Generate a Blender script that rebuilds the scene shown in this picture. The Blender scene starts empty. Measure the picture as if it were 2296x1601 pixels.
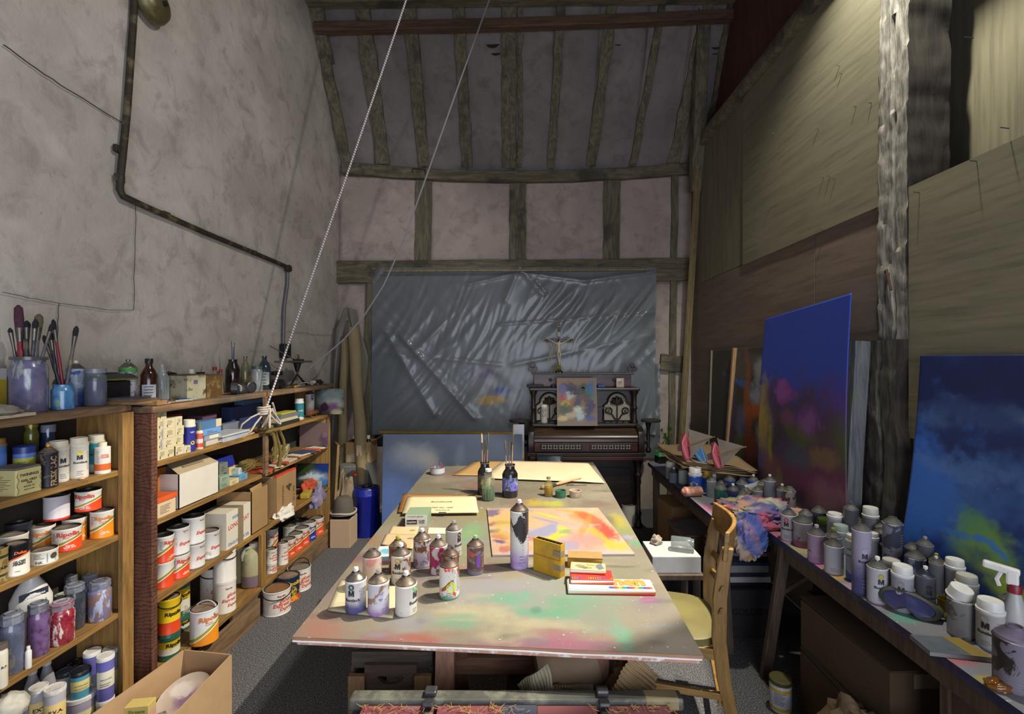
import bpy, bmesh, math, random
from mathutils import Vector, Matrix
SC = bpy.context.scene
COL = SC.collection
RND = random.Random(11)
# ---------------------------------------------------------------- camera
F, CX, CY, H = 1080.0, 1180.0, 805.0, 1.6      # focal length in pixels, vanishing point, eye height
cam = bpy.data.cameras.new('camera'); cam.sensor_width = 36; cam.lens = 36 * F / 2296
cam.shift_x = -(CX - 1148) / 2296; cam.shift_y = (CY - 800.5) / 2296; cam.clip_start = .02
co = bpy.data.objects.new('camera', cam); COL.objects.link(co)
co.location = (0, 0, H); co.rotation_euler = (math.pi / 2, 0, 0); SC.camera = co
# ---------------------------------------------------------------- world, lights, exposure
w = bpy.data.worlds.new('world'); SC.world = w; w.use_nodes = True
w.node_tree.nodes['Background'].inputs[0].default_value = (.50, .62, 1.0, 1)
w.node_tree.nodes['Background'].inputs[1].default_value = .30
def lamp(name, ty, loc, target, energy, col, **k):
    l = bpy.data.lights.new(name, ty); l.energy = energy; l.color = col
    for a, v in k.items(): setattr(l, a, v)
    o = bpy.data.objects.new(name, l); COL.objects.link(o); o.location = loc
    o.rotation_euler = (Vector(target) - Vector(loc)).to_track_quat('-Z', 'Y').to_euler(); return o
# museum spotlight up by the timber post, aimed at the work table
lamp('ceiling_spotlight', 'SPOT', (1.42, 2.22, 3.5), (-.34, 2.70, .75), 640, (1, .91, .76), spot_size=math.radians(52), spot_blend=.12, shadow_soft_size=.02)
# its weaker neighbour, washing the plaster wall (throws the rope shadows)
lamp('wall_washer', 'SPOT', (1.3, 1.2, 3.9), (-2.0, 2.9, 1.9), 130, (1, .97, .92), spot_size=math.radians(90), spot_blend=.4, shadow_soft_size=.05)
# added cool fill behind the camera, standing in for unseen daylight
lamp('rear_fill_light', 'AREA', (.75, -1.3, 1.25), (-1.5, 2.4, .75), 88, (.82, .87, 1.0), shape='RECTANGLE', size=2.8, size_y=2.2)
# grazing lamp above the plywood wall
lamp('board_wall_lamp', 'SPOT', (1.50, 2.05, 4.05), (1.72, 2.35, 2.6), 230, (1, .96, .80), spot_size=math.radians(110), spot_blend=.7, shadow_soft_size=.04)
SC.view_settings.view_transform = 'Standard'; SC.view_settings.look = 'None'
SC.view_settings.exposure = 0.28; SC.view_settings.gamma = 1; SC.view_settings.use_curve_mapping = False
# ---------------------------------------------------------------- helpers
def up(x, y, z=None, Y=None, X=None):
    """pixel of the photograph -> point on the plane z=, Y= or X="""
    a, b = (x - CX) / F, (CY - y) / F
    t = (z - H) / b if z is not None else Y if Y is not None else X / a
    return Vector((a * t, t, H + b * t))
def lin(c):
    if isinstance(c, str):
        c = [int(c[i:i + 2], 16) / 255 for i in (0, 2, 4)]
        return tuple(v / 12.92 if v <= .04045 else ((v + .055) / 1.055) ** 2.4 for v in c)
    return tuple(c)
class G:
    """node tree writer for one material"""
    def __init__(s, name):
        s.m = bpy.data.materials.new(name); s.m.use_nodes = True; s.t = s.m.node_tree; s.p = s.t.nodes['Principled BSDF']
    def set(s, k, v):
        if isinstance(v, bpy.types.NodeSocket): s.t.links.new(v, k)
        elif isinstance(v, bpy.types.Node): s.t.links.new(v.outputs[0], k)
        else:
            if isinstance(v, str): v = lin(v)
            if hasattr(v, '__len__') and len(v) == 3 and k.type == 'RGBA': v = (*v, 1)
            k.default_value = v
    def n(s, ty, at=None, **i):
        d = s.t.nodes.new('ShaderNode' + ty)
        for a, v in (at or {}).items(): setattr(d, a, v)
        for a, v in i.items(): s.set(d.inputs[a.replace('_', ' ')], v)
        return d
    def pr(s, **i):
        for a, v in i.items(): s.set(s.p.inputs[a.replace('_', ' ')], v)
        return s.m
    def mix(s, f, a, b, blend='MIX'):
        d = s.n('Mix', {'data_type': 'RGBA', 'blend_type': blend})
        s.set(d.inputs[0], f); s.set(d.inputs[6], a); s.set(d.inputs[7], b); return d.outputs[2]
    def math(s, op, a, b=0.0, clamp=False):
        d = s.n('Math', {'operation': op, 'use_clamp': clamp}); s.set(d.inputs[0], a); s.set(d.inputs[1], b); return d.outputs[0]
    def vm(s, op, a, b=(0, 0, 0)):
        d = s.n('VectorMath', {'operation': op}); s.set(d.inputs[0], a); s.set(d.inputs[1], b); return d.outputs[1 if op in ('LENGTH', 'DISTANCE', 'DOT_PRODUCT') else 0]
    def step(s, f, a, b, lo=0.0, hi=1.0):
        d = s.n('MapRange', {'interpolation_type': 'SMOOTHSTEP'}); s.set(d.inputs[0], f)
        for i, v in enumerate((a, b, lo, hi)): s.set(d.inputs[i + 1], float(v))
        return d.outputs[0]
    def noise(s, v, scale, detail=3.0, rough=.55, dist=0.0):
        return s.n('TexNoise', Vector=v, Scale=float(scale), Detail=float(detail), Roughness=rough, Distortion=float(dist)).outputs[0]
    def pos(s, rnd=True):
        o = s.n('TexCoord').outputs['Object']
        if not rnd: return o
        r = s.n('ObjectInfo').outputs['Random']
        c = s.n('CombineXYZ'); s.set(c.inputs[0], s.math('MULTIPLY', r, 37.0)); s.set(c.inputs[1], s.math('MULTIPLY', r, 13.0))
        return s.vm('ADD', o, c.outputs[0])
    def xyz(s, v):
        d = s.n('SeparateXYZ'); s.set(d.inputs[0], v); return d.outputs
    def bump(s, h, st=.3, dist=.01):
        s.set(s.p.inputs['Normal'], s.n('Bump', Strength=float(st), Distance=float(dist), Height=h).outputs[0])
MC = {}
def mat(name, col=None, rough=.6, metal=0.0, var=.16, vs=14.0, bump=0.0, bs=70.0, dirt=None, dthr=.56, ds=9.0, coat=0.0, alpha=1.0, trans=0.0, spec=.5):
    if name in MC: return MC[name]
    g = G(name); v = g.pos(); c = lin(col)
    dark = tuple(x * (1 - var * 1.6) for x in c); lite = tuple(min(1, x * (1 + var)) for x in c)
    k = g.mix(g.noise(v, vs, 4), dark, lite)
    if dirt: k = g.mix(g.step(g.noise(v, ds, 5, .65), dthr - .06, dthr + .09), k, dirt)
    g.pr(Base_Color=k, Roughness=g.step(g.noise(v, vs * 2.3), .2, .8, max(.03, rough - .1), min(1, rough + .1)), Metallic=float(metal), Alpha=alpha)
    g.set(g.p.inputs['Specular IOR Level'], spec); g.set(g.p.inputs['Coat Weight'], coat)
    if trans: g.set(g.p.inputs['Transmission Weight'], trans)
    if bump: g.bump(g.noise(v, bs, 5), bump, .004)
    MC[name] = g.m; return g.m
def wood(name, c1, c2, axis=0, scale=14.0, rough=.6, grain=9.0, stain=None, bump=.25, rings=None):
    if name in MC: return MC[name]
    g = G(name); v = g.pos(); s = [scale] * 3; s[axis] = scale / grain
    q = g.vm('MULTIPLY', v, tuple(s))
    a = g.noise(q, 2.2, 6, .62, 1.2); b = g.noise(q, 8.0, 3)
    k = g.mix(g.step(a, .32, .68), c1, c2); k = g.mix(g.step(b, .45, .75, 0, .45), k, tuple(x * .45 for x in lin(c1)))
    if stain: k = g.mix(g.step(g.noise(v, 3.0, 5), .52, .66, 0, .85), k, stain)
    if rings:   # cathedral figure
        wv = g.n('TexWave', {'wave_type': 'BANDS', 'bands_direction': 'Z'}, Vector=v, Scale=rings, Distortion=9.0, Detail=3.0)
        k = g.mix(g.step(wv.outputs[1], .80, .93, 0, .75), k, tuple(x * .35 for x in lin(c1)))
    g.pr(Base_Color=k, Roughness=rough); g.bump(a, bump, .003); MC[name] = g.m; return g.m
def blobmat(name, base, blobs, ax=(0, 1), wob=.35, ws=5.0, rough=.55, specks=None, grain=.0, bump=0.0, weave=None, coat=0.0):
    """painted surface: blobs = (u, v, ru, rv, colour, softness, strength[, wobble]) in object coordinates along two axes"""
    g = G(name); o = g.pos(False)
    nz = g.n('TexNoise', Vector=o, Scale=float(ws), Detail=4.0, Roughness=.6); nc = g.vm('SUBTRACT', nz.outputs[1], (.5, .5, .5))
    k = g.mix(g.noise(o, ws * 1.7, 5, .6), tuple(x * .86 for x in lin(base)), tuple(min(1, x * 1.12) for x in lin(base)))
    big = g.vm('MULTIPLY', nc, (2, 2, 2)); ff = g.vm('MULTIPLY', g.vm('SUBTRACT', g.n('TexNoise', Vector=o, Scale=float(ws * 9), Detail=4.0, Roughness=.6).outputs[1], (.5, .5, .5)), (1, 1, 1))
    lev = {}
    for b in blobs:
        b = tuple(b) + (.5, .85)[len(b) - 5:] if len(b) < 7 else b; u, v, ru, rv, c, soft, st = b[:7]; wb = b[7] if len(b) > 7 else wob
        D = 10 ** (round(math.log10(max(1e-4, wb * (ru + rv))) * 4) / 4)
        if D not in lev:
            a = g.n('VectorMath', {'operation': 'MULTIPLY_ADD'}); g.set(a.inputs[0], big); a.inputs[1].default_value = (D, D, D); g.set(a.inputs[2], o)
            a2 = g.n('VectorMath', {'operation': 'MULTIPLY_ADD'}); g.set(a2.inputs[0], ff); a2.inputs[1].default_value = (D * .5, D * .5, D * .5); g.set(a2.inputs[2], a.outputs[0]); lev[D] = a2.outputs[0]
        mp = g.n('Mapping', Vector=lev[D]); sc = [0, 0, 0]; lc = [0, 0, 0]
        sc[ax[0]], sc[ax[1]] = 1 / ru, 1 / rv; lc[ax[0]], lc[ax[1]] = -u / ru, -v / rv
        mp.inputs['Scale'].default_value = sc; mp.inputs['Location'].default_value = lc
        k = g.mix(g.step(g.vm('LENGTH', mp.outputs[0]), 1 - soft, 1 + soft * .6, st, 0), k, c)
    if grain: k = g.mix(g.step(g.noise(o, 420, 2), .35, .65, 0, grain), k, '4a4438')
    for (sc, th, c) in (specks or []):
        n = g.noise(g.vm('MULTIPLY', o, (1, 1.6, 1)), sc, 2, .5, .6); k = g.mix(g.step(n, th, th + .015), k, c)
    g.pr(Base_Color=k, Roughness=rough); g.set(g.p.inputs['Coat Weight'], coat)
    if bump: g.bump(g.noise(o, 160, 4), bump, .002)
    return g.m
class MB:
    """collects shapes into one mesh"""
    def __init__(s): s.v = []; s.f = []
    def add(s, v, f):
        n = len(s.v); s.v += [tuple(p) for p in v]; s.f += [tuple(i + n for i in q) for q in f]; return s
    def box(s, c, d, rz=0.0, rx=0.0, ry=0.0):
        M = Matrix.Translation(c) @ Matrix.Rotation(rz, 4, 'Z') @ Matrix.Rotation(ry, 4, 'Y') @ Matrix.Rotation(rx, 4, 'X')
        v = [M @ Vector((x * d[0] / 2, y * d[1] / 2, z * d[2] / 2)) for z in (-1, 1) for y in (-1, 1) for x in (-1, 1)]
        return s.add(v, [(0, 2, 3, 1), (4, 5, 7, 6), (0, 1, 5, 4), (2, 6, 7, 3), (0, 4, 6, 2), (1, 3, 7, 5)])
    def hexa(s, b, t):
        return s.add(list(b) + list(t), [(3, 2, 1, 0), (4, 5, 6, 7)] + [(i, (i + 1) % 4, 4 + (i + 1) % 4, 4 + i) for i in range(4)])
    def lathe(s, prof, n=24, c=(0, 0, 0), M=None, cap=True, sx=1.0, sy=1.0, ph=0.0):
        v = []; f = []; M = M or Matrix()
        for r, z in prof:
            for i in range(n):
                a = 2 * math.pi * i / n + ph; v.append(Vector(c) + M @ Vector((r * math.sin(a) * sx, -r * math.cos(a) * sy, z)))
        for k in range(len(prof) - 1):
            for i in range(n): j = (i + 1) % n; f.append((k * n + i, k * n + j, (k + 1) * n + j, (k + 1) * n + i))
        if cap:
            if prof[0][0] > 1e-5: f.append(tuple(range(n - 1, -1, -1)))
            if prof[-1][0] > 1e-5: f.append(tuple(range((len(prof) - 1) * n, len(prof) * n)))
        return s.add(v, f)
    def tube(s, pts, r, n=8, cap=True):
        pts = [Vector(p) for p in pts]; v = []; f = []; m = len(pts)
        rr = r if hasattr(r, '__len__') else [r] * m
        u = None
        for i, p in enumerate(pts):
            t = (pts[min(i + 1, m - 1)] - pts[max(i - 1, 0)]).normalized()
            if u is None: u = t.orthogonal().normalized()
            u = (u - t * u.dot(t)); u = u.normalized() if u.length > 1e-6 else t.orthogonal().normalized(); b = t.cross(u)
            for k in range(n):
                a = 2 * math.pi * k / n; v.append(p + (u * math.cos(a) + b * math.sin(a)) * rr[i])
        for i in range(m - 1):
            for k in range(n): j = (k + 1) % n; f.append((i * n + k, i * n + j, (i + 1) * n + j, (i + 1) * n + k))
        if cap: f.append(tuple(range(n - 1, -1, -1))); f.append(tuple(range((m - 1) * n, m * n)))
        return s.add(v, f)
    def prism(s, poly, d, M=None):
        """poly in local xz, thickness d along y"""
        M = M or Matrix(); n = len(poly)
        v = [M @ Vector((x, y, z)) for y in (0, d) for x, z in poly]
        return s.add(v, [tuple(range(n)), tuple(range(2 * n - 1, n - 1, -1))] + [(i, i + n, (i + 1) % n + n, (i + 1) % n) for i in range(n)])
    def grid(s, fn, nu, nv, close=False):
        v = [fn(i / nu, j / nv) for j in range(nv + 1) for i in range(nu + 1)]
        return s.add(v, [(j * (nu + 1) + i, j * (nu + 1) + i + 1, (j + 1) * (nu + 1) + i + 1, (j + 1) * (nu + 1) + i) for j in range(nv) for i in range(nu)])
    def obj(s, name, m, parent=None, loc=None, rz=0.0, sm=False, bev=0.0, thick=0.0, rot=None, recalc=True):
        me = bpy.data.meshes.new(name); me.from_pydata(s.v, [], s.f)
        if recalc:
            bm = bmesh.new(); bm.from_mesh(me); bmesh.ops.recalc_face_normals(bm, faces=bm.faces); bm.to_mesh(me); bm.free()
        if sm: me.shade_smooth(); me.set_sharp_from_angle(angle=math.radians(sm if sm is not True else 40))
        me.materials.append(m); o = bpy.data.objects.new(name, me); COL.objects.link(o)
        if parent: o.parent = parent
        if loc is not None: o.location = loc
        o.rotation_euler = rot if rot else (0, 0, rz)
        if thick: d = o.modifiers.new('t', 'SOLIDIFY'); d.thickness = thick; d.offset = -1
        if bev: d = o.modifiers.new('b', 'BEVEL'); d.width = bev; d.segments = 2; d.limit_method = 'ANGLE'
        return o
def tag(o, label, cat, group=None, kind=None):
    if label: o['label'] = label
    if cat: o['category'] = cat
    if group: o['group'] = group
    if kind: o['kind'] = kind
    return o
def thing(name, label, cat, loc=(0, 0, 0), rz=0.0, group=None, rot=None):
    o = bpy.data.objects.new(name, None); COL.objects.link(o); o.empty_display_size = .05
    o.location = loc; o.rotation_euler = rot if rot else (0, 0, rz); return tag(o, label, cat, group)
def struct(o): o['kind'] = 'structure'; return o
def one(mb, name, m, label, cat, loc=(0, 0, 0), rz=0.0, group=None, **k):
    return tag(mb.obj(name, m, None, loc, rz, **k), label, cat, group)
def nz(x, y=0.0, z=0.0, s=1.0):
    from mathutils import noise
    return noise.noise(Vector((x * s, y * s, z * s)))
def bar(mb, p0, p1, w, h, seg=1, jit=0.0, sag=0.0, upv=(0, 0, 1), seed=0):
    """square timber from p0 to p1, hand hewn when jit > 0"""
    p0, p1 = Vector(p0), Vector(p1); t = (p1 - p0).normalized(); a = t.cross(Vector(upv))
    a = a.normalized() if a.length > 1e-4 else t.orthogonal().normalized(); b = a.cross(t).normalized(); v = []; f = []
    prof = [(-1, -.9), (-.9, -1), (.9, -1), (1, -.9), (1, .9), (.9, 1), (-.9, 1), (-1, .9)] if jit else [(-1, -1), (1, -1), (1, 1), (-1, 1)]
    n = len(prof)
    for i in range(seg + 1):
        k = i / seg; c = p0.lerp(p1, k) + Vector((0, 0, -sag * math.sin(math.pi * k)))
        for j, (x, y) in enumerate(prof):
            q = c + a * x * w / 2 + b * y * h / 2
            if jit: q += Vector((nz(q.x * 6 + seed, q.y * 6, q.z * 6), nz(q.y * 6, q.z * 6 + seed, q.x * 6), nz(q.z * 6, q.x * 6, q.y * 6 + seed))) * jit
            v.append(q)
    for i in range(seg):
        for j in range(n): k = (j + 1) % n; f.append((i * n + j, i * n + k, (i + 1) * n + k, (i + 1) * n + j))
    f += [tuple(range(n - 1, -1, -1)), tuple(range(seg * n, seg * n + n))]
    return mb.add(v, f)
TXT = {}
def text2d(s, bold=.0, shear=0.0, sx=1.0):
    k = (s, bold, shear, sx)
    if k not in TXT:
        cu = bpy.data.curves.new('lettering', 'FONT'); cu.body = s; cu.align_x = 'CENTER'; cu.offset = bold; cu.shear = shear; cu.resolution_u = 2; cu.space_line = .82
        ob = bpy.data.objects.new('lettering', cu); me = bpy.data.meshes.new_from_object(ob)
        v = [(q.co.x * sx, q.co.y) for q in me.vertices]; f = [tuple(p.vertices) for p in me.polygons]
        bpy.data.objects.remove(ob); bpy.data.meshes.remove(me); bpy.data.curves.remove(cu)
        xs = [q[0] for q in v]; ys = [q[1] for q in v]; mx = (min(xs) + max(xs)) / 2; my = (min(ys) + max(ys)) / 2
        TXT[k] = ([(x - mx, y - my) for x, y in v], f, max(xs) - min(xs), max(ys) - min(ys))
    return TXT[k]
def ink(col): return mat('ink_' + col, col, .55, var=.05)
def wrap(v2, f, r, ang, z, m, parent, name='lettering', off=.0009):
    """flat print bent round a can of radius r"""
    mb = MB(); mb.add([((r + off) * math.sin(ang + x / r), -(r + off) * math.cos(ang + x / r), z + y) for x, y in v2], f)
    return mb.obj(name, m, parent, recalc=False)
def say(s, width, r, ang, z, col, parent, bold=.02, shear=0.0, sx=1.0, rot=0.0, name='lettering'):
    v, f, w, h = text2d(s, bold, shear, sx); k = width / w
    ca, sa = math.cos(rot), math.sin(rot)
    return wrap([((x * ca - y * sa) * k, (x * sa + y * ca) * k) for x, y in v], f, r, ang, z, ink(col), parent, name)
def sayflat(s, width, M, col, parent, bold=.02, shear=0.0, sx=1.0, name='lettering', hmax=None):
    """print lying in the local xz plane of matrix M, facing -y"""
    v, f, w, h = text2d(s, bold, shear, sx); k = width / w
    if hmax and h * k > hmax: k = hmax / h
    mb = MB(); mb.add([M @ Vector((x * k, -.0006, y * k)) for x, y in v], f); return mb.obj(name, ink(col), parent, recalc=False)
def small_print(r, ang, z0, z1, w, n, parent, col='5a5a60'):
    v = []; f = []
    for i in range(n):
        zz = z0 + (z1 - z0) * (i + .5) / n; hh = (z1 - z0) / n * .16; ww = w * RND.uniform(.55, 1); b = len(v); m = 5
        for k in range(m + 1):
            xx = -w / 2 + ww * k / m; v += [(xx, zz - hh), (xx, zz + hh)]
        f += [(b + 2 * k, b + 2 * k + 2, b + 2 * k + 3, b + 2 * k + 1) for k in range(m)]
    return wrap(v, f, r, ang, 0, ink(col), parent, 'small_print', .0006)
def print_flat(M, w, h, n, parent, col='5a5a60'):
    mb = MB()
    for i in range(n):
        zz = h / 2 - h * (i + .5) / n; ww = w * RND.uniform(.5, 1); q = h / n * .16
        mb.add([M @ Vector(p) for p in ((-w / 2, -.0006, zz - q), (-w / 2 + ww, -.0006, zz - q), (-w / 2 + ww, -.0006, zz + q), (-w / 2, -.0006, zz + q))], [(0, 1, 2, 3)])
    return mb.obj('small_print', ink(col), parent, recalc=False)
def disc2(r, x=0, y=0, n=16): return [(x + r * math.cos(2 * math.pi * i / n), y + r * math.sin(2 * math.pi * i / n)) for i in range(n)], [tuple(range(n))]
def face(p): return math.atan2(-p[0], p[1])           # turn so that local -y looks at the camera

import numpy as np
def vnoise(x, y, s, seed=0, octv=4):
    """smooth value noise on arrays, about -.5 .. .5"""
    r = np.zeros_like(x); a = 1.0; tot = 0
    for o in range(octv):
        g_ = np.random.RandomState(seed * 17 + o).rand(128, 128) - .5; X, Y = x * s, y * s; xi, yi = np.floor(X).astype(int), np.floor(Y).astype(int); fx, fy = X - xi, Y - yi; fx = fx * fx * (3 - 2 * fx); fy = fy * fy * (3 - 2 * fy)
        q = lambda i, j: g_[(xi + i) % 128, (yi + j) % 128]
        r += a * ((q(0, 0) * (1 - fx) + q(1, 0) * fx) * (1 - fy) + (q(0, 1) * (1 - fx) + q(1, 1) * fx) * fy); tot += a; a *= .55; s *= 2.03
    return r / tot * 1.6
def paint(x, y, base, blobs, ws=6.0, seed=1, var=.12):
    """colours of sprayed patches at plane coordinates x, y (numpy)"""
    n1, n2, n3 = vnoise(x, y, ws, seed), vnoise(x, y, ws, seed + 5), vnoise(x, y, ws * 7, seed + 9, 3)
    col = np.array(lin(base))[None, :] * (1 + var * 2 * n1[:, None])
    for b in blobs:
        b = tuple(b) + (.5, .85)[len(b) - 5:] if len(b) < 7 else b
        u, v, ru, rv, c, soft, st = b[:7]; wb = b[7] if len(b) > 7 else .35; ang = b[8] if len(b) > 8 else 0.0
        dx, dy = x - u, y - v
        if ang: dx, dy = dx * math.cos(ang) + dy * math.sin(ang), -dx * math.sin(ang) + dy * math.cos(ang)
        d = np.hypot(dx / ru + wb * 3 * n1, dy / rv + wb * 3 * n2) + .5 * n3 * min(1, soft * 1.5)
        t_ = np.clip((d - (1 - soft)) / (soft * 1.6), 0, 1); m_ = st * (1 - t_ * t_ * (3 - 2 * t_)); col = col * (1 - m_[:, None]) + np.array(lin(c))[None, :] * m_[:, None]
    return np.clip(col, 0, 1)
def vcol(o, cols):
    a = o.data.color_attributes.new('paint', 'FLOAT_COLOR', 'POINT'); full = np.ones((len(o.data.vertices), 4), np.float32); full[:, :3] = cols; a.data.foreach_set('color', full.ravel())
def paintmat(name, rough=.55, specks=(), bump=.15, coat=0.0, grain=.15):
    g = G(name); v = g.pos(False); k = g.n('Attribute', {'attribute_name': 'paint'}).outputs[0]
    if grain: k = g.mix(g.step(g.noise(v, 380, 2), .35, .65, 0, grain), k, '3c382e')
    for sc, th, c in specks: k = g.mix(g.step(g.noise(g.vm('MULTIPLY', v, (1, 1.5, 1)), sc, 2, .5, .6), th, th + .015), k, c)
    g.pr(Base_Color=k, Roughness=rough); g.set(g.p.inputs['Coat Weight'], coat)
    if bump: g.bump(g.noise(v, 160, 4), bump, .002)
    return g.m
# ================================================================ THE ROOM
XL, XR, YB = -2.0, 1.757, 5.2
def plaster(name, c1, c2, c3):
    g = G(name); v = g.pos(False)
    a = g.noise(v, 1.6, 6, .6, .8); b = g.noise(v, 6, 5, .7, .5); c = g.noise(v, 2.6, 3)
    k = g.mix(g.step(a, .3, .7), c1, c2); k = g.mix(g.step(b, .47, .68, 0, .7), k, c3); k = g.mix(g.step(c, .56, .68, 0, .35), k, tuple(min(1, x * 1.25) for x in lin(c1)))
    k = g.mix(g.step(g.noise(v, 13, 4, .7), .66, .74, 0, .5), k, '6b5d50')
    g.pr(Base_Color=k, Roughness=.92); g.bump(g.noise(v, 9, 6, .65), .35, .02); return g.m
def carpet(name):
    g = G(name); v = g.pos(False); a = g.noise(v, 170, 2, .6); b = g.noise(v, 60, 3)
    k = g.mix(g.step(a, .42, .62), '33343a', '7c7a78'); k = g.mix(g.step(b, .4, .7, 0, .4), k, '4a4a52'); k = g.mix(g.step(g.noise(v, 45, 3, .6), .735, .75, 0, .8), k, 'b0a898')
    g.pr(Base_Color=k, Roughness=.97); g.bump(a, .8, .006); return g.m
M_PL = plaster('plaster_left', 'c2bab0', 'aca49a', '968c82'); M_PB = plaster('plaster_back', 'b4a59c', 'a3968e', '8f8078')
M_BEAM = wood('old_beam', '57503f', '7a725c', 0, 9, .8, 8, '3c3a33', .5); M_STUD = wood('old_stud', '55503f', '79725e', 2, 9, .8, 8, '3b3a34', .5)
M_BATT = wood('batten', '77694a', '94845c', 2, 14, .7)
M_PLY = wood('plywood_wall', '6a6656', '78745f', 1, 5.0, .6, 14, None, .1); M_PLYV = wood('plywood_upright', '6a6553', '78735f', 2, 5.0, .55, 14, None, .1)
M_PLYR = wood('plywood_brown', '655850', '736559', 1, 5.0, .6, 14, None, .1); M_DARKB = wood('dark_red_board', '4a2a22', '5c382c', 2, 4, .7)
floor = struct(MB().box((-.12, 1.4, -.05), (3.9, 7.8, .1)).obj('floor', carpet('carpet')))
# left wall: one uneven plastered surface with cracks
mb = MB(); mb.grid(lambda u, v: (XL + .012 * nz(u * 9, v * 9) + .006 * nz(u * 30, v * 30, 3), -2.45 + u * 7.75, v * 8.6), 120, 120)
wl = struct(mb.obj('wall_left', M_PL, sm=True))
def on_left(x, y): p = up(x, y, X=XL); return (XL + .0125 + .012 * nz((p.y + 2.45) / 7.75 * 9, p.z / 8.6 * 9), p.y, p.z)
M_CRK = mat('crack', '3a3430', .95)
for c in ([(0, 100), (60, 143), (130, 190), (200, 232), (272, 276)], [(300, 455), (300, 520), (297, 600), (296, 695)], [(127, 680), (180, 687), (240, 695), (296, 696)], [(127, 680), (126, 720), (126, 760)], [(0, 655), (60, 668), (127, 680)], [(640, 742), (700, 750), (745, 752)]):
    mb = MB()
    pts = []
    for a, b in zip(c, c[1:]):
        for k in range(4): pts.append(on_left(a[0] + (b[0] - a[0]) * k / 4 + RND.uniform(-1, 1), a[1] + (b[1] - a[1]) * k / 4 + RND.uniform(-1, 1)))
    pts.append(on_left(*c[-1])); mb.tube(pts, .0022 if c[0][1] == 100 else .0013, 4).obj('crack', M_CRK, wl)
# back wall: backing, plaster panels, timbers
def bk(x, y, d=0.0): p = up(x, y, Y=YB - d); return p
wb = struct(MB().box((-.12, YB + .10, 1.9), (3.95, .06, 3.9)).obj('wall_back', mat('backing', '4a4540', .9)))
def panel(x0, y0, x1, y1, parent, d=.0):
    a, b = bk(x0, y1), bk(x1, y0); mb = MB()
    mb.grid(lambda u, v: (a.x + (b.x - a.x) * u, YB - .01 + .012 * nz(u * 3 + x0, v * 3) - .008 * math.sin(math.pi * u) * math.sin(math.pi * v), a.z + (b.z - a.z) * v), 14, 14)
    return mb.obj('plaster_panel', M_PB, parent, sm=True, thick=.05)
for r in ((764, 393, 936, 592), (966, 393, 1146, 592), (1177, 393, 1355, 592), (1384, 393, 1560, 592), (755, 630, 826, 1010), (1464, 630, 1550, 1210), (755, 1000, 1470, 1218)): panel(*r, wb)
def timber(x0, y0, x1, y1, w, h, parent, name='timber', m=None, jit=.012, sag=0.0, d=.03, seg=14):
    mb = MB(); bar(mb, bk(x0, y0, d), bk(x1, y1, d), w, h, seg, jit, sag, (0, 1, 0) if abs(x1 - x0) < abs(y1 - y0) else (0, 0, 1), seed=x0)
    return mb.obj(name, m or (M_BEAM if abs(x1 - x0) > abs(y1 - y0) else M_STUD), parent, sm=35)
timber(772, 381, 1566, 380, .14, .115, wb, 'wall_plate', sag=.095, d=.06)
for a, b in ((952, 950), (1161, 1161), (1370, 1369)): timber(a, 392, b, 592, .175, .10, wb, 'stud')
timber(758, 612, 1552, 606, .14, .235, wb, 'tie_beam', d=.05)
timber(838, 630, 828, 985, .13, .12, wb, 'stud', d=.05); timber(1512, 380, 1500, 1215, .07, .09, wb, 'stud', d=.05); timber(1478, 812, 1530, 818, .12, .17, wb, 'noggin', d=.06)
timber(1455, 620, 1462, 905, .05, .05, wb, 'window_post', M_BATT, .004)
timber(862, 625, 850, 968, .05, .05, wb, 'window_post', M_BATT, .004); timber(800, 840, 850, 852, .1, .12, wb, 'noggin', d=.05)
# roof slope seen at the far end, other slope and ridge behind the top of the frame
RS = 1.79; RY0, RZ0 = YB, 3.63
def roof(x, y, d=0.0):
    """point of the roof slope under a pixel, lifted d into the room"""
    a, b = (x - CX) / F, (CY - y) / F; t = (RZ0 - H + RS * RY0) / (b + RS); p = Vector((a * t, t, H + b * t)); n = Vector((0, -RS, -1)).normalized(); return p + n * d
ce = struct(MB().hexa([(-2.1, 5.30, 3.62), (1.85, 5.30, 3.62), (1.85, 2.4, 8.8), (-2.1, 2.4, 8.8)], [(-2.1, 5.42, 3.72), (1.85, 5.42, 3.72), (1.85, 2.4, 8.95), (-2.1, 2.4, 8.95)]).obj('ceiling', mat('backing', '4a4540')))
struct(MB().hexa([(-2.1, -.5, 3.62), (1.85, -.5, 3.62), (1.85, 2.4, 8.8), (-2.1, 2.4, 8.8)], [(-2.1, -.6, 3.72), (1.85, -.6, 3.72), (1.85, 2.4, 8.95), (-2.1, 2.4, 8.95)]).obj('ceiling_front', M_PB))
struct(MB().box((-.12, -1.5, 3.68), (3.95, 2.0, .1)).obj('ceiling_flat', M_PB))
RAFT = [(722, 81, 781, 364, .10), (824, 81, 862, 367, .15), (926, 81, 953, 371, .12), (1034, 81, 1048, 373, .11), (1141, 81, 1141, 375, .15), (1166, 78, 1164, 375, .05), (1254, 72, 1235, 375, .08), (1363, 68, 1324, 373, .10), (1474, 64, 1418, 369, .07), (1573, 60, 1506, 367, .11), (1632, 60, 1580, 367, .12)]
rx = sorted([(a + (c - a) * 1.0) for a, b, c, d, w in RAFT])
M_PRF = plaster('plaster_roof_dim', '857e7c', '77716f', '6a6260')  # roof plaster darkened in colour to stand in for light falling off upward
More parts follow.
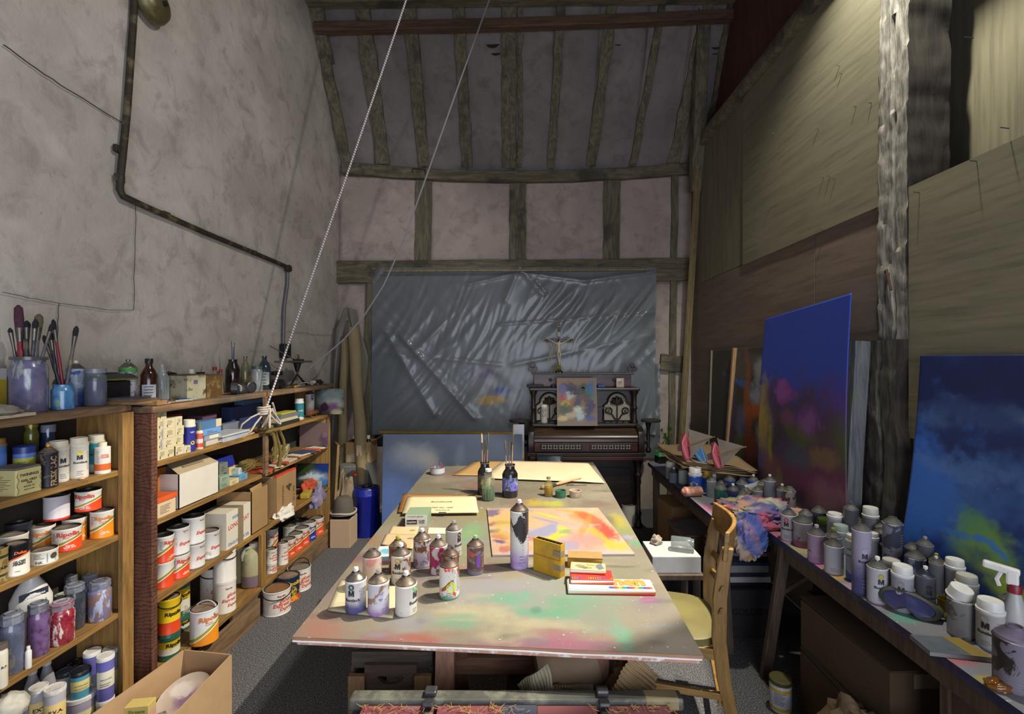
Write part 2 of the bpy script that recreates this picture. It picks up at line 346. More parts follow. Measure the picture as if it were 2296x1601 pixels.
def roofpan(xa, xb):
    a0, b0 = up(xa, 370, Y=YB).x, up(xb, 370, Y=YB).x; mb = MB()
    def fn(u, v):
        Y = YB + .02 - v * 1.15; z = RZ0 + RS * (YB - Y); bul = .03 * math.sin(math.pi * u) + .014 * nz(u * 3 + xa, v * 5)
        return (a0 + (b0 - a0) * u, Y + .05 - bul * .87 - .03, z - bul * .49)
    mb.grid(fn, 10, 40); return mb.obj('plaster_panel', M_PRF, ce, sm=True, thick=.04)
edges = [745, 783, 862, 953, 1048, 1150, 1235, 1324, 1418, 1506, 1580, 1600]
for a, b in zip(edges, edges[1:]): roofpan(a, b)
for a, b, c, d, wd in RAFT:
    p0 = roof(c, d, .02); p1 = roof(a, b, .02); p1 = p0 + (p1 - p0) * 1.75; mb = MB()
    bar(mb, p0, p1, wd, .10, 18, .022, 0, (0, 1, 0), a); mb.obj('rafter', M_STUD, ce, sm=35)
mb = MB(); bar(mb, roof(716, 66, .09), roof(1655, 38, .09), .085, .085, 12, .006, .02); mb.obj('purlin', wood('purlin', '4c3a2c', '6a5340', 0, 9, .7), ce, sm=35)
mb = MB(); bar(mb, roof(700, 4, .10), roof(1670, -8, .10), .10, .10, 12, .006); mb.obj('purlin', M_BEAM, ce, sm=35)
mb = MB(); bar(mb, (-1.95, 4.45, 4.98), (-1.95, 4.75, 4.5), .16, .2, 6, .03); mb.obj('wall_post_end', M_STUD, ce, sm=35)
for x, y, r in ((1105, 92, .075), (1112, 112, .06), (1385, 92, .05), (1602, 98, .06), (1600, 112, .05), (1020, 120, .03)):   # holes in the plaster
    p = roof(x, y, -.004); mb = MB(); mb.lathe([(r * 1.0, 0), (r * .7, .006), (.001, .008)], 12, p, Matrix.Rotation(math.radians(61) - math.pi, 4, 'X'), sy=1.6); mb.obj('plaster_hole', M_CRK, ce, sm=True)
mb = MB(); st = [bk(925, 386, .14), bk(925, 378, .15), bk(954, 380, .15), bk(954, 391, .14)]; mb.tube(st, .006, 6); mb.obj('iron_staple', mat('rust_iron', '4a3628', .7, .4), wb)
# right wall of plywood sheets
wr = struct(MB().box((2.16, 1.4, 4.3), (.08, 7.8, 8.6)).obj('wall_right', mat('backing', '4a4540')))
def sheet(ya, yb, z0, z1, m, X=XR, t=.012, name='plywood_sheet'):
    return MB().box((X + t / 2, (ya + yb) / 2, (z0 + z1) / 2), (t, abs(yb - ya), z1 - z0)).obj(name, m, wr)
def Yr(x, X=XR): return X * F / (x - CX)
sheet(Yr(1827) + .003, YB, -.0, 2.365, M_PLYR); sheet(Yr(1975), Yr(1827) - .003, .0, 2.365, M_PLYR)
sheet(Yr(1668) + .004, YB + .02, 2.37, 3.70, M_PLYV); sheet(Yr(1985), Yr(1668) - .004, 2.355, 3.70, M_PLY, XR - .012)
sheet(.45, Yr(2043), 1.24, 2.385, M_PLY, 1.745); sheet(-.6, Yr(2043), 0, 1.236, M_PLYR, 1.757)
sheet(-2.3, .44, 0, 3.7, M_PLYR, 1.757)
sheet(-.6, 2.5, 2.2, 5.0, M_PLYV, 2.06)
sheet(2.5, YB + .05, 3.80, 5.6, M_DARKB, 1.90)
mb = MB(); bar(mb, (1.74, 1.9, 3.75), (1.74, 5.15, 3.76), .07, .11, 10, .008); mb.obj('rail', M_BEAM, wr, sm=35)
mb = MB(); bar(mb, (1.73, 4.9, 3.3), (1.62, 4.35, 5.6), .11, .12, 8, .012, 0, (1, 0, 0)); mb.obj('brace', M_STUD, wr, sm=35)
# rough hewn post: faceted adze marks on the lit side
def post(name, y0, y1, X0, X1, z0, z1, seed, m, amp, lean=0.0):
    mb = MB(); ny, nz_ = 14, int((z1 - z0) / .022); rr = random.Random(seed)
    cells = [(rr.random() * (y1 - y0) * 1.2 + y0 - .02, z0 + rr.random() * (z1 - z0), rr.uniform(-1, 1), rr.uniform(-.5, .5)) for _ in range(int((z1 - z0) * 34))]
    def fn(u, v):
        y = y0 + (y1 - y0) * u; z = z0 + (z1 - z0) * v
        q = min(cells, key=lambda c: ((c[0] - y) * 1.6) ** 2 + (c[1] - z) ** 2)
        d = q[2] * .3 + (y - q[0]) * 6 * q[3] - (z - q[1]) * 9
        ed = .020 * nz(z * 3.1, seed) + .008 * nz(z * 11, seed)
        crackd = .015 if abs(u - .45 - .06 * nz(z * 1.5, 5)) < .035 else 0
        return (X0 + max(-.02, min(.02, amp * d)) + .003 * nz(y * 60, z * 60, seed) + crackd, y + ed + lean * (z - z0), z)
    mb.grid(fn, ny, nz_)
    def fs(u, v):
        a = fn(0, v); return (a[0] + (X1 - a[0]) * u, a[1] + .01 * nz(u * 5, v * 30) * u, a[2])
    def fb(u, v):
        a = fn(1, v); return (a[0] + (X1 - a[0]) * u, a[1], a[2])
    sd = MB(); sd.grid(fs, 6, nz_); sd.grid(fb, 2, nz_); o = mb.obj(name, m, wr, sm=25); sd.obj(name + '_flank', wood('flank_oak_shade', '1e1914', '3a322a', 2, 10, .85, 8, None, .6), o, sm=25); return o  # flank oak darker than the hewn face: shade of the unlit side in colour
g = G('hewn_oak'); v = g.pos(False); a = g.noise(g.vm('MULTIPLY', v, (30, 30, 4)), 1.5, 5, .65)
g.pr(Base_Color=g.mix(g.step(a, .3, .7), '55524c', '96928a'), Roughness=.85); g.bump(a, .6, .006); M_HEWN = g.m
M_OLD = wood('weathered_oak', '2e2c28', '5c5850', 2, 10, .85, 8, '22211f', .6)
post('timber_post', 2.205, 2.385, XR - .02, 1.93, 1.68, 4.6, 3, M_HEWN, .006, -.012)
M_OLD = wood('weathered_oak', '2e2c28', '5c5850', 2, 10, .85, 8, '22211f', .6)
post('timber_post_foot', 2.20, 2.43, XR - .07, 1.95, 0, 1.69, 8, M_OLD, .004)
mb = MB(); mb.tube([up(1985, 610, X=1.74), up(1988, 606, X=1.70), up(1998, 650, X=1.69)], .006, 6); mb.obj('iron_nail', mat('rust_iron', '4a3628'), wr)
mb = MB()
for x, y in ((1888, 148), (1893, 165), (1852, 398), (1878, 402), (1866, 396), (1730, 470), (1740, 300), (1840, 290), (1925, 240), (1960, 232), (1850, 515), (2062, 432), (2260, 288), (2190, 362), (2180, 85), (1700, 630)):
    p = up(x, y, X=XR if x < 2000 else 1.745); MB().tube([p + Vector((.005, 0, 0)), p + Vector((-.028, 0, .004))], .0022, 5).obj('nail', mat('nail_steel', '6d6a64', .5, .8), wr)
# leaning batten by the back corner
pt, pb = up(1573, 262, Y=4.78), up(1528, 990, Y=5.02); d = (pb - pt); pb = pt + d * (pt.z - .02) / -d.z
one((lambda m: (bar(m, pt, pb, .055, .035, 8, .002), m)[1])(MB()), 'leaning_batten', M_BATT, 'tall pale timber batten leaning in the far corner beside plywood wall', 'batten')
# ================================================================ BUILDERS FOR CANS, TINS, JARS, BOXES
def at(x, z, X=None, yb=None, w=0.0, Y=None):
    """centre of a round thing standing on the plane z, and its radius from its pixel width"""
    st = math.sqrt(1 + ((x - CX) / F) ** 2)
    if X is not None: y = X * F / (x - CX); p = Vector((X, y, z))
    elif Y is not None: p = Vector(((x - CX) / F * Y, Y, z))
    else:
        p = up(x, yb, z=z); r = w / 2 * p.y / F / st; d = Vector((p.x, p.y, 0)).normalized(); p = p + d * r
    return p, w / 2 * p.y / F / st
def ht(ytop, p): return H - (ytop - CY) * p.y / F - p.z
M_DOME = mat('grimy_dome', '4f4a45', .55, .25, .25, 40, dirt='7a7064'); M_DOMEC = mat('tin_dome', '77726a', .4, .7, .2, 40)
M_STEEL = mat('tin_steel', '6f6a62', .4, .8); M_RIM = mat('dark_rim', '3a3632', .45, .6); M_DUST = mat('dusty_lid', '7c7062', .8, .2, .2, 30, dirt='5c5248')
M_DUSTY = mat('brown_lid', '8a7562', .8, .1, .25, 25, dirt='6a5a48'); M_BLACK = mat('black_plastic', '17171a', .4); M_WHITEP = mat('white_plastic', 'd9d7d0', .4, dirt='b6afa2', dthr=.66)
M_CREAM = mat('cream_plastic', 'd8cfb6', .45, dirt='b8ab90', dthr=.66)
def swap(g, f, a, b, st=1.0): return g.step(f, a, b, st, 0) if a < b else g.step(f, b, a, 0, st)
def canmat(name, base, grad=(), smud=(), rough=.42, metal=0.0):
    """sprayed and smeared can: grad = (z0, z1, colour, strength), smud = (scale, threshold, colour)"""
    if name in MC: return MC[name]
    g = G(name); o = g.pos(False); v = g.pos(); z = g.math('ADD', g.xyz(o)[2], g.math('MULTIPLY', g.math('SUBTRACT', g.noise(v, 22, 4), .5), .05))
    k = g.mix(g.noise(v, 30, 4), tuple(x * .84 for x in lin(base)), lin(base))
    for sc, th, c in smud: k = g.mix(g.step(g.noise(v, sc, 5, .6, .5), th - .045, th - .005), k, c)
    for a, b, c, st in grad: k = g.mix(swap(g, z, a, b, st), k, c)
    k = g.mix(g.step(g.noise(v, 120, 2), .70, .73, 0, .8), k, '4e463c')
    g.pr(Base_Color=k, Roughness=rough, Metallic=metal); MC[name] = g.m; return g.m
LOGO = [([(-.5, 0), (-.5, 1), (-.15, 1), (0, .45), (.15, 1), (.5, 1), (.5, 0), (.22, 0), (.22, .55), (.06, 0), (-.06, 0), (-.22, .55), (-.22, 0)])]
def logo(r, ang, z, s, parent, dot, col='23242c', name='Buntlack', tw=1.5, tcol='1c1c22'):
    wrap([(x * s, y * s) for x, y in LOGO[0]], [(0, 1, 2, 11, 12), (2, 3, 10, 11), (3, 9, 10), (3, 8, 9), (3, 4, 7, 8), (4, 5, 6, 7)], r, ang, z, ink(col), parent, 'letter_emblem')
    v, f = disc2(s * .52, 0, s * 1.52); wrap(v, f, r, ang, z, ink(dot), parent, 'emblem_dot')
    if name: say(name, s * 2.6 * tw / 1.5, r, ang + .12, z - s * .62, tcol, parent, .03, 0, 1.15)
def spray(label, p, r, h, body, top='nozzle', capm=None, nozm=None, dome=None, lg=None, ang=0.0, prints=True, group='spray cans', rot=None, capr=.94, caph=1.0, name='spray_can', dh=.62):
    t = thing(name, label, 'spray can', p, face(p) if rot is None else 0, group, rot)
    bo = MB().lathe([(r * .93, 0), (r * .99, .003), (r, .006), (r, h - .005), (r * 1.03, h - .003), (r * 1.03, h), (r * .97, h + .002)], 28).obj('body', body, t, sm=50)
    dome = dome or M_DOME; zt = h
    if top != 'cap':
        dh = r * dh
        MB().lathe([(r * 1.0, h - .001), (r * .93, h + dh * .25), (r * .86, h + dh * .30), (r * .70, h + dh * .62), (r * .47, h + dh * .92), (r * .45, h + dh), (r * .40, h + dh * 1.16), (r * .33, h + dh * 1.14), (r * .30, h + dh * .95), (r * .1, h + dh)], 24).obj('dome', dome, t, sm=35); zt = h + dh
        if top == 'nozzle':
            nb = MB().lathe([(r * .09, zt - .002), (r * .09, zt + r * .18), (r * .25, zt + r * .2), (r * .25, zt + r * .48), (r * .2, zt + r * .55), (r * .01, zt + r * .56)], 14); nb.box((0, -r * .18, zt + r * .40), (r * .16, r * .2, r * .2))
            nb.obj('nozzle', nozm or M_WHITEP, t, sm=35)
    else:
        cr = r * capr
        MB().lathe([(r * 1.0, h - .001), (r * 1.04, h + .003), (r * 1.04, h + .008), (cr, h + .010), (cr * .97, h + r * caph), (cr * .93, h + r * caph + .003), (cr * .88, h + r * caph + .003), (cr * .86, h + r * caph + .001), (.001, h + r * caph + .0005)], 28).obj('cap', capm or M_WHITEP, t, sm=35)
    if lg: logo(r, ang, h * .58, r * .58, bo, *lg)
    if prints: small_print(r, ang + 1.15, h * .25, h * .82, r * .7, 11, bo, '77777c'); small_print(r, ang + .1, h * .1, h * .26, r * .8, 3, bo, '77777c')
    return t
def bandmat(name, segs, diag=0.0, base='e2ddd2', wear=.66, wearc='9a8c78'):
    """paint tin label: colour bands by height, tilted by diag across the front"""
    if name in MC: return MC[name]
    g = G(name); q = g.xyz(g.n('TexCoord').outputs['Generated']); v = g.pos()
    z = g.math('SUBTRACT', q[2], g.math('MULTIPLY', g.math('SUBTRACT', q[0], .5), diag)); k = g.mix(g.noise(v, 25), tuple(x * .86 for x in lin(base)), lin(base))
    for a, b, c in segs:
        m = g.math('MULTIPLY', g.math('GREATER_THAN', z, a), g.math('LESS_THAN', z, b)); k = g.mix(m, k, c)
    k = g.mix(g.step(g.noise(v, 16, 5, .65), wear, wear + .04, 0, .7), k, wearc)
    g.pr(Base_Color=k, Roughness=.36); MC[name] = g.m; return g.m
TINS = {
 'red': (bandmat('tin_red', [(-1, .36, 'd9481f'), (.37, .40, 'ece6d8'), (.40, .50, '8f8a2a'), (.50, .52, 'ece6d8')], .45), 'c23a22'),
 'orange': (bandmat('tin_orange', [(-1, .42, 'e08a1e'), (.43, .46, 'ece6d8'), (.46, .55, '7f8a32')], .45), 'd0782a'),
 'blue': (bandmat('tin_blue', [(-1, .36, '22348c'), (.37, .40, 'ece6d8'), (.40, .50, '8f8a2a')], .45), '22348c'),
 'express': (bandmat('tin_express', [], base='dcd6ca'), 'cf4a2c'),
 'plain': (bandmat('tin_plain', [(.0, .06, '6f6a60')], base='d4d2cc', wear=.60), 'c8402c'),
 'yellow': (bandmat('tin_yellow', [(.42, 2, 'e0bb1c'), (.12, .42, 'cf4320'), (-1, .12, '274f3c')], .0), '1d1a16'),
 'green': (bandmat('tin_green', [(.55, .86, 'd8b41e'), (-1, .26, '2c5a48'), (.86, 2, '2c5a48')], 0, base='d9d4c4', wear=.58, wearc='a9a290'), '1d1a16'),
 'dark': (bandmat('tin_dark', [(-1, 2, '23252e')], 0, wear=.68), 'c23a22'),
 'navy': (bandmat('tin_navy', [(-1, .22, 'cf4320'), (.22, 2, '1d2744')], .12, wear=.57, wearc='d8b41e'), 'd8b41e'),
 'drip': (bandmat('tin_drip', [(-1, .10, 'c2321f'), (.1, 2, 'cfc9cc')], 0, wear=.60, wearc='9a1c38'), 'c23a22'),
 'dulux': (bandmat('tin_dulux', [(.60, 2, '14161c'), (.55, .60, 'e0652a')], .22, base='e4dfd0'), 'e0652a'),
 'ink': (bandmat('tin_ink', [], base='dad6c6', wear=.66), '33333a'),
 'rusty': (bandmat('tin_rusty', [(.72, .8, '3a3228'), (.2, .27, '3a3228')], base='9a8650', wear=.5, wearc='5e4a2c'), '1d1a16'),
 'bucket': (bandmat('tin_bucket', [(-1, .27, 'e08a1e'), (.28, .31, 'ece6d8'), (.31, .40, '9a9a26')], .5, base='dcdcda', wear=.68, wearc='55504a'), 'd0782a'),
}
def bail(t, r, h, m, ang=0.5, lift=1.0, side=0.0):
    """wire handle; lift 1 upright, 0 lying on the body"""
    mb = MB(); pts = []
    for i in range(13):
        a = math.pi * i / 12; x = r * 1.05 * math.cos(a); s = r * 1.1 * math.sin(a)
        pts.append(Vector((x, -s * (1 - lift) * 1.0, h * .86 + s * (lift if lift > 0 else -.28))))
    M = Matrix.Rotation(side, 4, 'Z'); mb.tube([M @ q for q in pts], .0032, 6)
    for q in (pts[0], pts[-1]): mb.lathe([(.008, -.003), (.008, .003)], 10, M @ q, M @ Matrix.Rotation(math.pi / 2, 4, 'Y'))
    return mb.obj('wire_handle', m, t, sm=True)
def tin(label, p, r, h, style, ang=.75, group='paint tins', text='Ripolin', lid=None, handle=None, rot=None, hm=None, name='paint_tin', tz=.74, sub='inn'):
    t = thing(name, label, 'paint tin', p, face(p), group, rot); m, c = TINS[style]
    bo = MB().lathe([(r * .98, 0), (r * 1.015, .002), (r * 1.015, .006), (r * .99, .008), (r * .99, h - .010), (r * 1.02, h - .008), (r * 1.02, h - .001), (r * .99, h), (r * .95, h - .001), (r * .94, h - .007)], 32).obj('body', m, t, sm=40)
    MB().lathe([(r * .985, h - .002), (r * .96, h + .0015), (r * .92, h + .001), (r * .88, h - .006)], 32, cap=False).obj('rim', M_RIM, t, sm=40)
    MB().lathe([(r * .93, h - .006), (r * .86, h - .004), (r * .82, h - .0035), (r * .80, h - .008), (r * .4, h - .007), (.001, h - .007)], 32).obj('lid', lid or M_DUST, t, sm=40)
    if text == 'Ripolin': say('Ripolin', r * 1.6, r, ang, h * tz, c, bo, .04, 0, 1.15); small_print(r, ang, h * .56, h * .66, r * .7, 2, bo, c)
    elif text == 'gloss':
        say('Ripolin', r * .62, r, ang - .15, h * .80, '8e2c48', bo, .03, 0, 1.25)
        for s, a, k in (('gloss', .15, .58), ('Express', -.12, .42), ('Express', .35, .25)): say(s, r * (1.3 if s == 'Express' else 1.0), r, ang + a, h * k, c, bo, .02, .25)
    elif text == 'Ex':
        say('Ripolin', r * .55, r, ang, h * .86, '8e2c48', bo, .03, 0, 1.25); say('Express', r * 1.4, r, ang + .1, h * .42, c, bo, .03, .25)
    elif text: say(text, r * 1.3, r, ang, h * tz, c, bo, .035, 0, 1.1)
    if text and style in ('red', 'orange', 'blue'): say('express\nliquid gloss', r * .8, r, ang + .1, h * .2, 'ece6d8', bo, .03); small_print(r, ang - 1.0, h * .5, h * .85, r * .4, 6, bo)
    if handle is not None: bail(t, r, h, hm or M_RIM, 0, handle[0], handle[1])
    return t
def glass(name, col, alpha=.42, rough=.08):
    if name in MC: return MC[name]
    g = G(name); v = g.pos(); c = lin(col)
    g.pr(Base_Color=g.mix(g.noise(v, 9, 4), tuple(x * .7 for x in c), c), Roughness=g.step(g.noise(v, 30), .3, .7, rough, rough + .22), Alpha=g.step(g.noise(v, 14, 4), .25, .75, alpha - .08, alpha + .12)); g.set(g.p.inputs['Coat Weight'], .6)
    MC[name] = g.m; return g.m
def bottle(label, p, r, h, m, neck=.32, nh=.16, sh=.16, cap=None, caph=.0, liquid=None, lq=.5, lab=None, group=None, name='bottle', n=24, cat='bottle', ribs=False, capn=20, capr=1.15, rz=0.0, neckc=None):
    """shouldered glass bottle or jar: body, optional liquid, cap, paper label (z0, z1, colour, arc)"""
    t = thing(name, label, cat, p, face(p) + rz, group); hb = h * (1 - nh); hs = hb - h * sh; nr = r * neck
    prof = [(r * .90, 0), (r, h * .03), (r, hs), (r * (.55 + neck * .45) if neck < .8 else r * .97, hs + (hb - hs) * .55), (nr, hb), (nr, h * .985), (nr * 1.12, h * .99), (nr * 1.12, h), (nr * .85, h)]
    mb = MB(); mb.lathe(prof, n)
    if ribs:
        for i in range(14):
            a = 2 * math.pi * i / 14; mb.tube([(r * math.sin(a), -r * math.cos(a), h * .05), (r * math.sin(a), -r * math.cos(a), hs)], r * .06, 5)
    mb.obj('glass_body', m, t, sm=45)
    if liquid: MB().lathe([(r * .85, h * .02), (r * .93, h * .04), (r * .93, h * lq), (.001, h * lq)], 20).obj('liquid', liquid, t, sm=45)
    if cap:
        ch = caph or h * .1; cr = nr * capr
        MB().lathe([(cr, h - ch * .8), (cr, h + ch * .12), (cr * .93, h + ch * .2), (.001, h + ch * .2)], capn).obj('cap', cap, t, sm=35)
        if capn <= 8: MB().lathe([(cr * .62, h + ch * .2), (cr * .66, h + ch * .3), (cr * .5, h + ch * .3), (cr * .48, h + ch * .2)], 18, cap=False).obj('cap_ring', cap, t, sm=35)
    if lab:
        z0, z1, c, arc = lab; k = 10; v = [(-arc * r + 2 * arc * r * i / k, z) for i in range(k + 1) for z in (h * z0, h * z1)]
        wrap(v, [(2 * i, 2 * i + 2, 2 * i + 3, 2 * i + 1) for i in range(k)], r, 0, 0, mat('paper_' + c, c, .7), t, 'paper_label', .0005); small_print(r + .0006, 0, h * z0 + .003, h * z1 - .003, r * arc * 1.2, 4, t)
    return t
def ybox(label, x0, x1, yt, X, z, d, m, name='carton', cat='box', group=None, h=None, open_=False, rz=0.0, bev=.0015, flap=None, text=None, lines=None, lid=None, Y=None):
    """box on a shelf, long side in the plane X looking into the room; returns thing, size (d, length, h)"""
    if Y is None: Y0, Y1 = X * F / (x0 - CX), X * F / (x1 - CX)
    else: Y0, Y1 = Y
    L = abs(Y1 - Y0); h = h or H - (yt - CY) * Y0 / F - z
    t = thing(name, label, cat, (X - d / 2, (Y0 + Y1) / 2, z), rz, group)
    if open_:
        w = .004; mb = MB(); mb.box((0, 0, w / 2), (d, L, w))
        for sx in (-1, 1): mb.box((sx * (d - w) / 2, 0, h / 2), (w, L, h)); mb.box((0, sx * (L - w) / 2, h / 2), (d, w, h))
        mb.obj('body', m, t)
    else: MB().box((0, 0, h / 2), (d, L, h)).obj('body', m, t, bev=bev)
    M = Matrix.Translation((d / 2, 0, h / 2)) @ Matrix.Rotation(math.pi / 2, 4, 'Z'); N = Matrix.Translation((0, -L / 2, h / 2))
    if text:
        for s, wd, zz, c, k in text: sayflat(s, wd * L, M @ Matrix.Translation((k * L, 0, zz * h)), c, t)
    if lines: print_flat(M @ Matrix.Translation((0, 0, -.05 * h)), L * .6, h * .55, lines, t, '4a4640'); print_flat(N @ Matrix.Translation((0, 0, .1 * h)), d * .6, h * .4, lines, t, '6a665e')
    return t, (d, L, h), M, N
def lump(label, p, s, m, name, cat, seed=0, n=(26, 16), amp=.35, fr=2.2, flat=.0, group=None, rz=0.0, fold=0.0):
    """crumpled soft thing resting on its plane"""
    mb = MB()
    def fn(u, v):
        a = 2 * math.pi * u; b = math.pi * (v - .5); d = Vector((math.cos(a) * math.cos(b), math.sin(a) * math.cos(b), math.sin(b)))
        k = 1 + amp * nz(d.x * fr + seed, d.y * fr, d.z * fr) + amp * .5 * abs(nz(d.x * fr * 2.4, d.y * fr * 2.4 + seed, d.z * fr * 2.4)) + fold * math.sin(9 * a + 4 * b + seed)
        q = d * k; return (q.x * s[0], q.y * s[1], max(0.001, q.z * s[2] + s[2] * .62))
    mb.grid(fn, *n); return one(mb, name, m, label, cat, p, rz, group, sm=60)
def stick(mb, a, b, r0, r1=None, n=8): return mb.tube([a, Vector(a).lerp(Vector(b), .5), b], [r0, (r0 + (r1 if r1 is not None else r0)) / 2, r1 if r1 is not None else r0], n)
def brush(label, a, b, r, hm, bm, group='paint brushes', fer=None, wide=1.0, name='paint_brush', frac=.2):
    """brush from handle tip a up to bristle tip b"""
    a, b = Vector(a), Vector(b); d = (b - a); L = d.length; q = d.to_track_quat('Z', 'Y').to_euler()
    t = thing(name, label, 'paint brush', a, 0, group, rot=q)
    MB().lathe([(r * .45, 0), (r * .7, L * .25), (r, L * (.55)), (r * .75, L * (.80 - frac)), (r * .8, L * (1 - frac - .12))], 10).obj('handle', hm, t, sm=60)
    MB().lathe([(r * .85, L * (1 - frac - .13)), (r * 1.05 * wide, L * (1 - frac))], 12, sy=1 / max(1, wide * .8)).obj('ferrule', fer or M_STEEL, t, sm=60)
    MB().lathe([(r * 1.0 * wide, L * (1 - frac) - .001), (r * 1.15 * wide, L * (1 - frac * .6)), (r * 1.0 * wide, L * .97), (r * .3 * wide, L)], 12, sy=1 / max(1, wide * .8)).obj('bristles', bm, t, sm=60)
    return t
# ================================================================ SHELVES ALONG THE LEFT WALL
M_SH = wood('shelf_oak', '74542a', '9a763e', 1, 12, .6, 10); M_SHD = wood('shelf_worn', '644c34', '856a4c', 1, 12, .7, 10, '4c443a'); M_SHV = wood('shelf_upright', '7a5a2e', 'a27c44', 2, 12, .6, 10)
M_RED = wood('red_oak_side', '553428', '744a38', 2, 14, .6, 6, None, .3, 18.0); M_BACKB = mat('shelf_back', '2e261e', .85)
def shelves(name, label, X, Xb, Y0, Y1, zs, side0, side1, top_over, mids, mside, kick):
    t = thing(name, label, 'shelving unit', (0, 0, 0)); d = X - Xb
    for i, z in enumerate(zs):
        top = i == 0; th = .032 if top else .024; ex = .014 if top else 0
        MB().box(((X + Xb + ex) / 2, (Y0 + Y1) / 2 + (top_over / 2 if top else 0), z - th / 2), (d + ex, Y1 - Y0 + (top_over if top else -.04), th)).obj('shelf', M_SHD if top else M_SH, t, bev=.008 if top else .003)
    if side0: MB().box(((X + Xb) / 2 + .004, Y0 + side0 / 2, zs[0] / 2 - .016), (d + .006, side0, zs[0] - .034)).obj('side_panel', mside, t, bev=.002)
    if side1: MB().box(((X + Xb) / 2, Y1 - side1 / 2, zs[0] / 2 - .016), (d, side1, zs[0] - .034)).obj('side_panel', M_SHV, t, bev=.002)
    MB().box((Xb - .006, (Y0 + Y1) / 2, zs[0] / 2 - .02), (.010, Y1 - Y0 - .02, zs[0] - .05)).obj('back_panel', M_BACKB, t)
    for y, w, z0, z1, xo in mids: MB().box((X + .004 + xo, y, (z0 + z1) / 2), (.022, w, z1 - z0)).obj('upright', M_SHD if xo > .01 else M_SHV, t, bev=.002)
    if kick: MB().box((X - .012, (Y0 + Y1) / 2 + .3, kick / 2), (.02, Y1 - Y0 - .62, kick)).obj('kick_board', M_SHD, t, bev=.002); MB().box((X + .035, Y0 + .5, kick / 2), (.02, .62, kick)).obj('kick_board', M_SHD, t, bev=.002)
    return t
ZA = [1.40, 1.12, .842, .505, .06]; XA = -1.76
ua = shelves('shelving_unit', 'oak shelving unit at the near end of plaster wall, holding jars and tubs', XA, -1.972, 1.12, 2.136, ZA, 0, .026, 0, [(2.106, .058, .0, 1.368, .006)], M_SHV, 0)
ZB = [1.387, 1.131, .866, .511, .155]; XB = -1.68
ub = shelves('shelving_unit', 'long oak shelving unit along plaster wall with red-brown end panel', XB, -1.972, 2.152, 4.13, ZB, .034, .03, .06, [(3.075, .035, .866, 1.36, .012), (3.075, .05, .155, .487, -.01)], M_RED, .13)
def tinX(label, x, w, yt, X, z, style, **k):
    p, r = at(x, z, X=X, w=w); return tin(label, p, r, ht(yt, p), style, **k)
GA = 'paint tins on the oak shelves'
# ---- near unit, third shelf: tins
z = ZA[2]
tinX('red and white tin beside blue-and-white ink tin, front of near unit', 141, 70, 1181, -1.85, z, 'red', ang=.1, group=GA)
ti = tinX('short blue and white ink tin between gloss tin and red tin', 99, 66, 1230, -1.80, z, 'ink', ang=.3, text=None, group=GA)
p, r = at(99, z, X=-1.80, w=66); hh = ht(1230, p)
wrap([(-.014, hh * .12), (.014, hh * .12), (.014, hh * .95), (-.014, hh * .95)], [(0, 1, 2, 3)], r, .55, 0, mat('sky_label', '7fb8c4', .5, dirt='55606a'), ti, 'blue_label', .0005); say('INK', .022, r, -.35, hh * .22, '33333a', ti); small_print(r, -.35, hh * .45, hh * .85, r * .8, 4, ti)
v, f = disc2(.011, 0, 0); wrap(v, f, r, .72, hh * .55, mat('emblem_brown', '4c4030', .6), ti, 'emblem', .0012)
td = tinX('white gloss finish tin with black and orange top band', 35, 64, 1217, -1.80, z, 'dulux', ang=.1, text=None, group=GA); p, r = at(35, z, X=-1.80, w=64); hh = ht(1217, p)
say('Dulux', r * 1.0, r, .35, hh * .74, 'e0652a', td, .04, .15); say('GLOSS\nFINISH', r * .95, r, .25, hh * .42, '1a1a1e', td, .04, .2); say('White', r * .4, r, .1, hh * .16, '44444a', td)
tinX('rust-stained tan tin cut off at the photo edge', -12, 66, 1229, -1.80, z, 'rusty', ang=.45, text='RIPOLIN', tz=.45, group=GA)
tinX('cream drip-stained tin behind the gloss finish tin', 36, 70, 1191, -1.90, z, 'ink', text=None, group=GA)
tinX('white tin with orange lettering behind the ink tin', 92, 66, 1178, -1.925, z, 'orange', ang=.0, group=GA)
tinX('orange varnish tin second from the upright of near unit', 167, 58, 1160, -1.89, z, 'orange', ang=.5, group=GA)
tinX('orange varnish tin next to the upright of near unit', 229, 56, 1143, -1.815, z, 'orange', ang=.15, group=GA)
tinX('dark-lidded tin at the back of the tin shelf', 52, 62, 1167, -1.935, z + .025, 'dark', text=None, lid=M_BLACK, group=GA)
tinX('white tin with dark red drips stacked on other tins', 127, 62, 1110, -1.915, .948, 'drip', ang=.0, text=None, group=GA)
tinX('red and white tin stacked topmost under the tea-tin shelf', 198, 62, 1098, -1.865, .960, 'red', ang=-.35, lid=M_BLACK, group=GA)
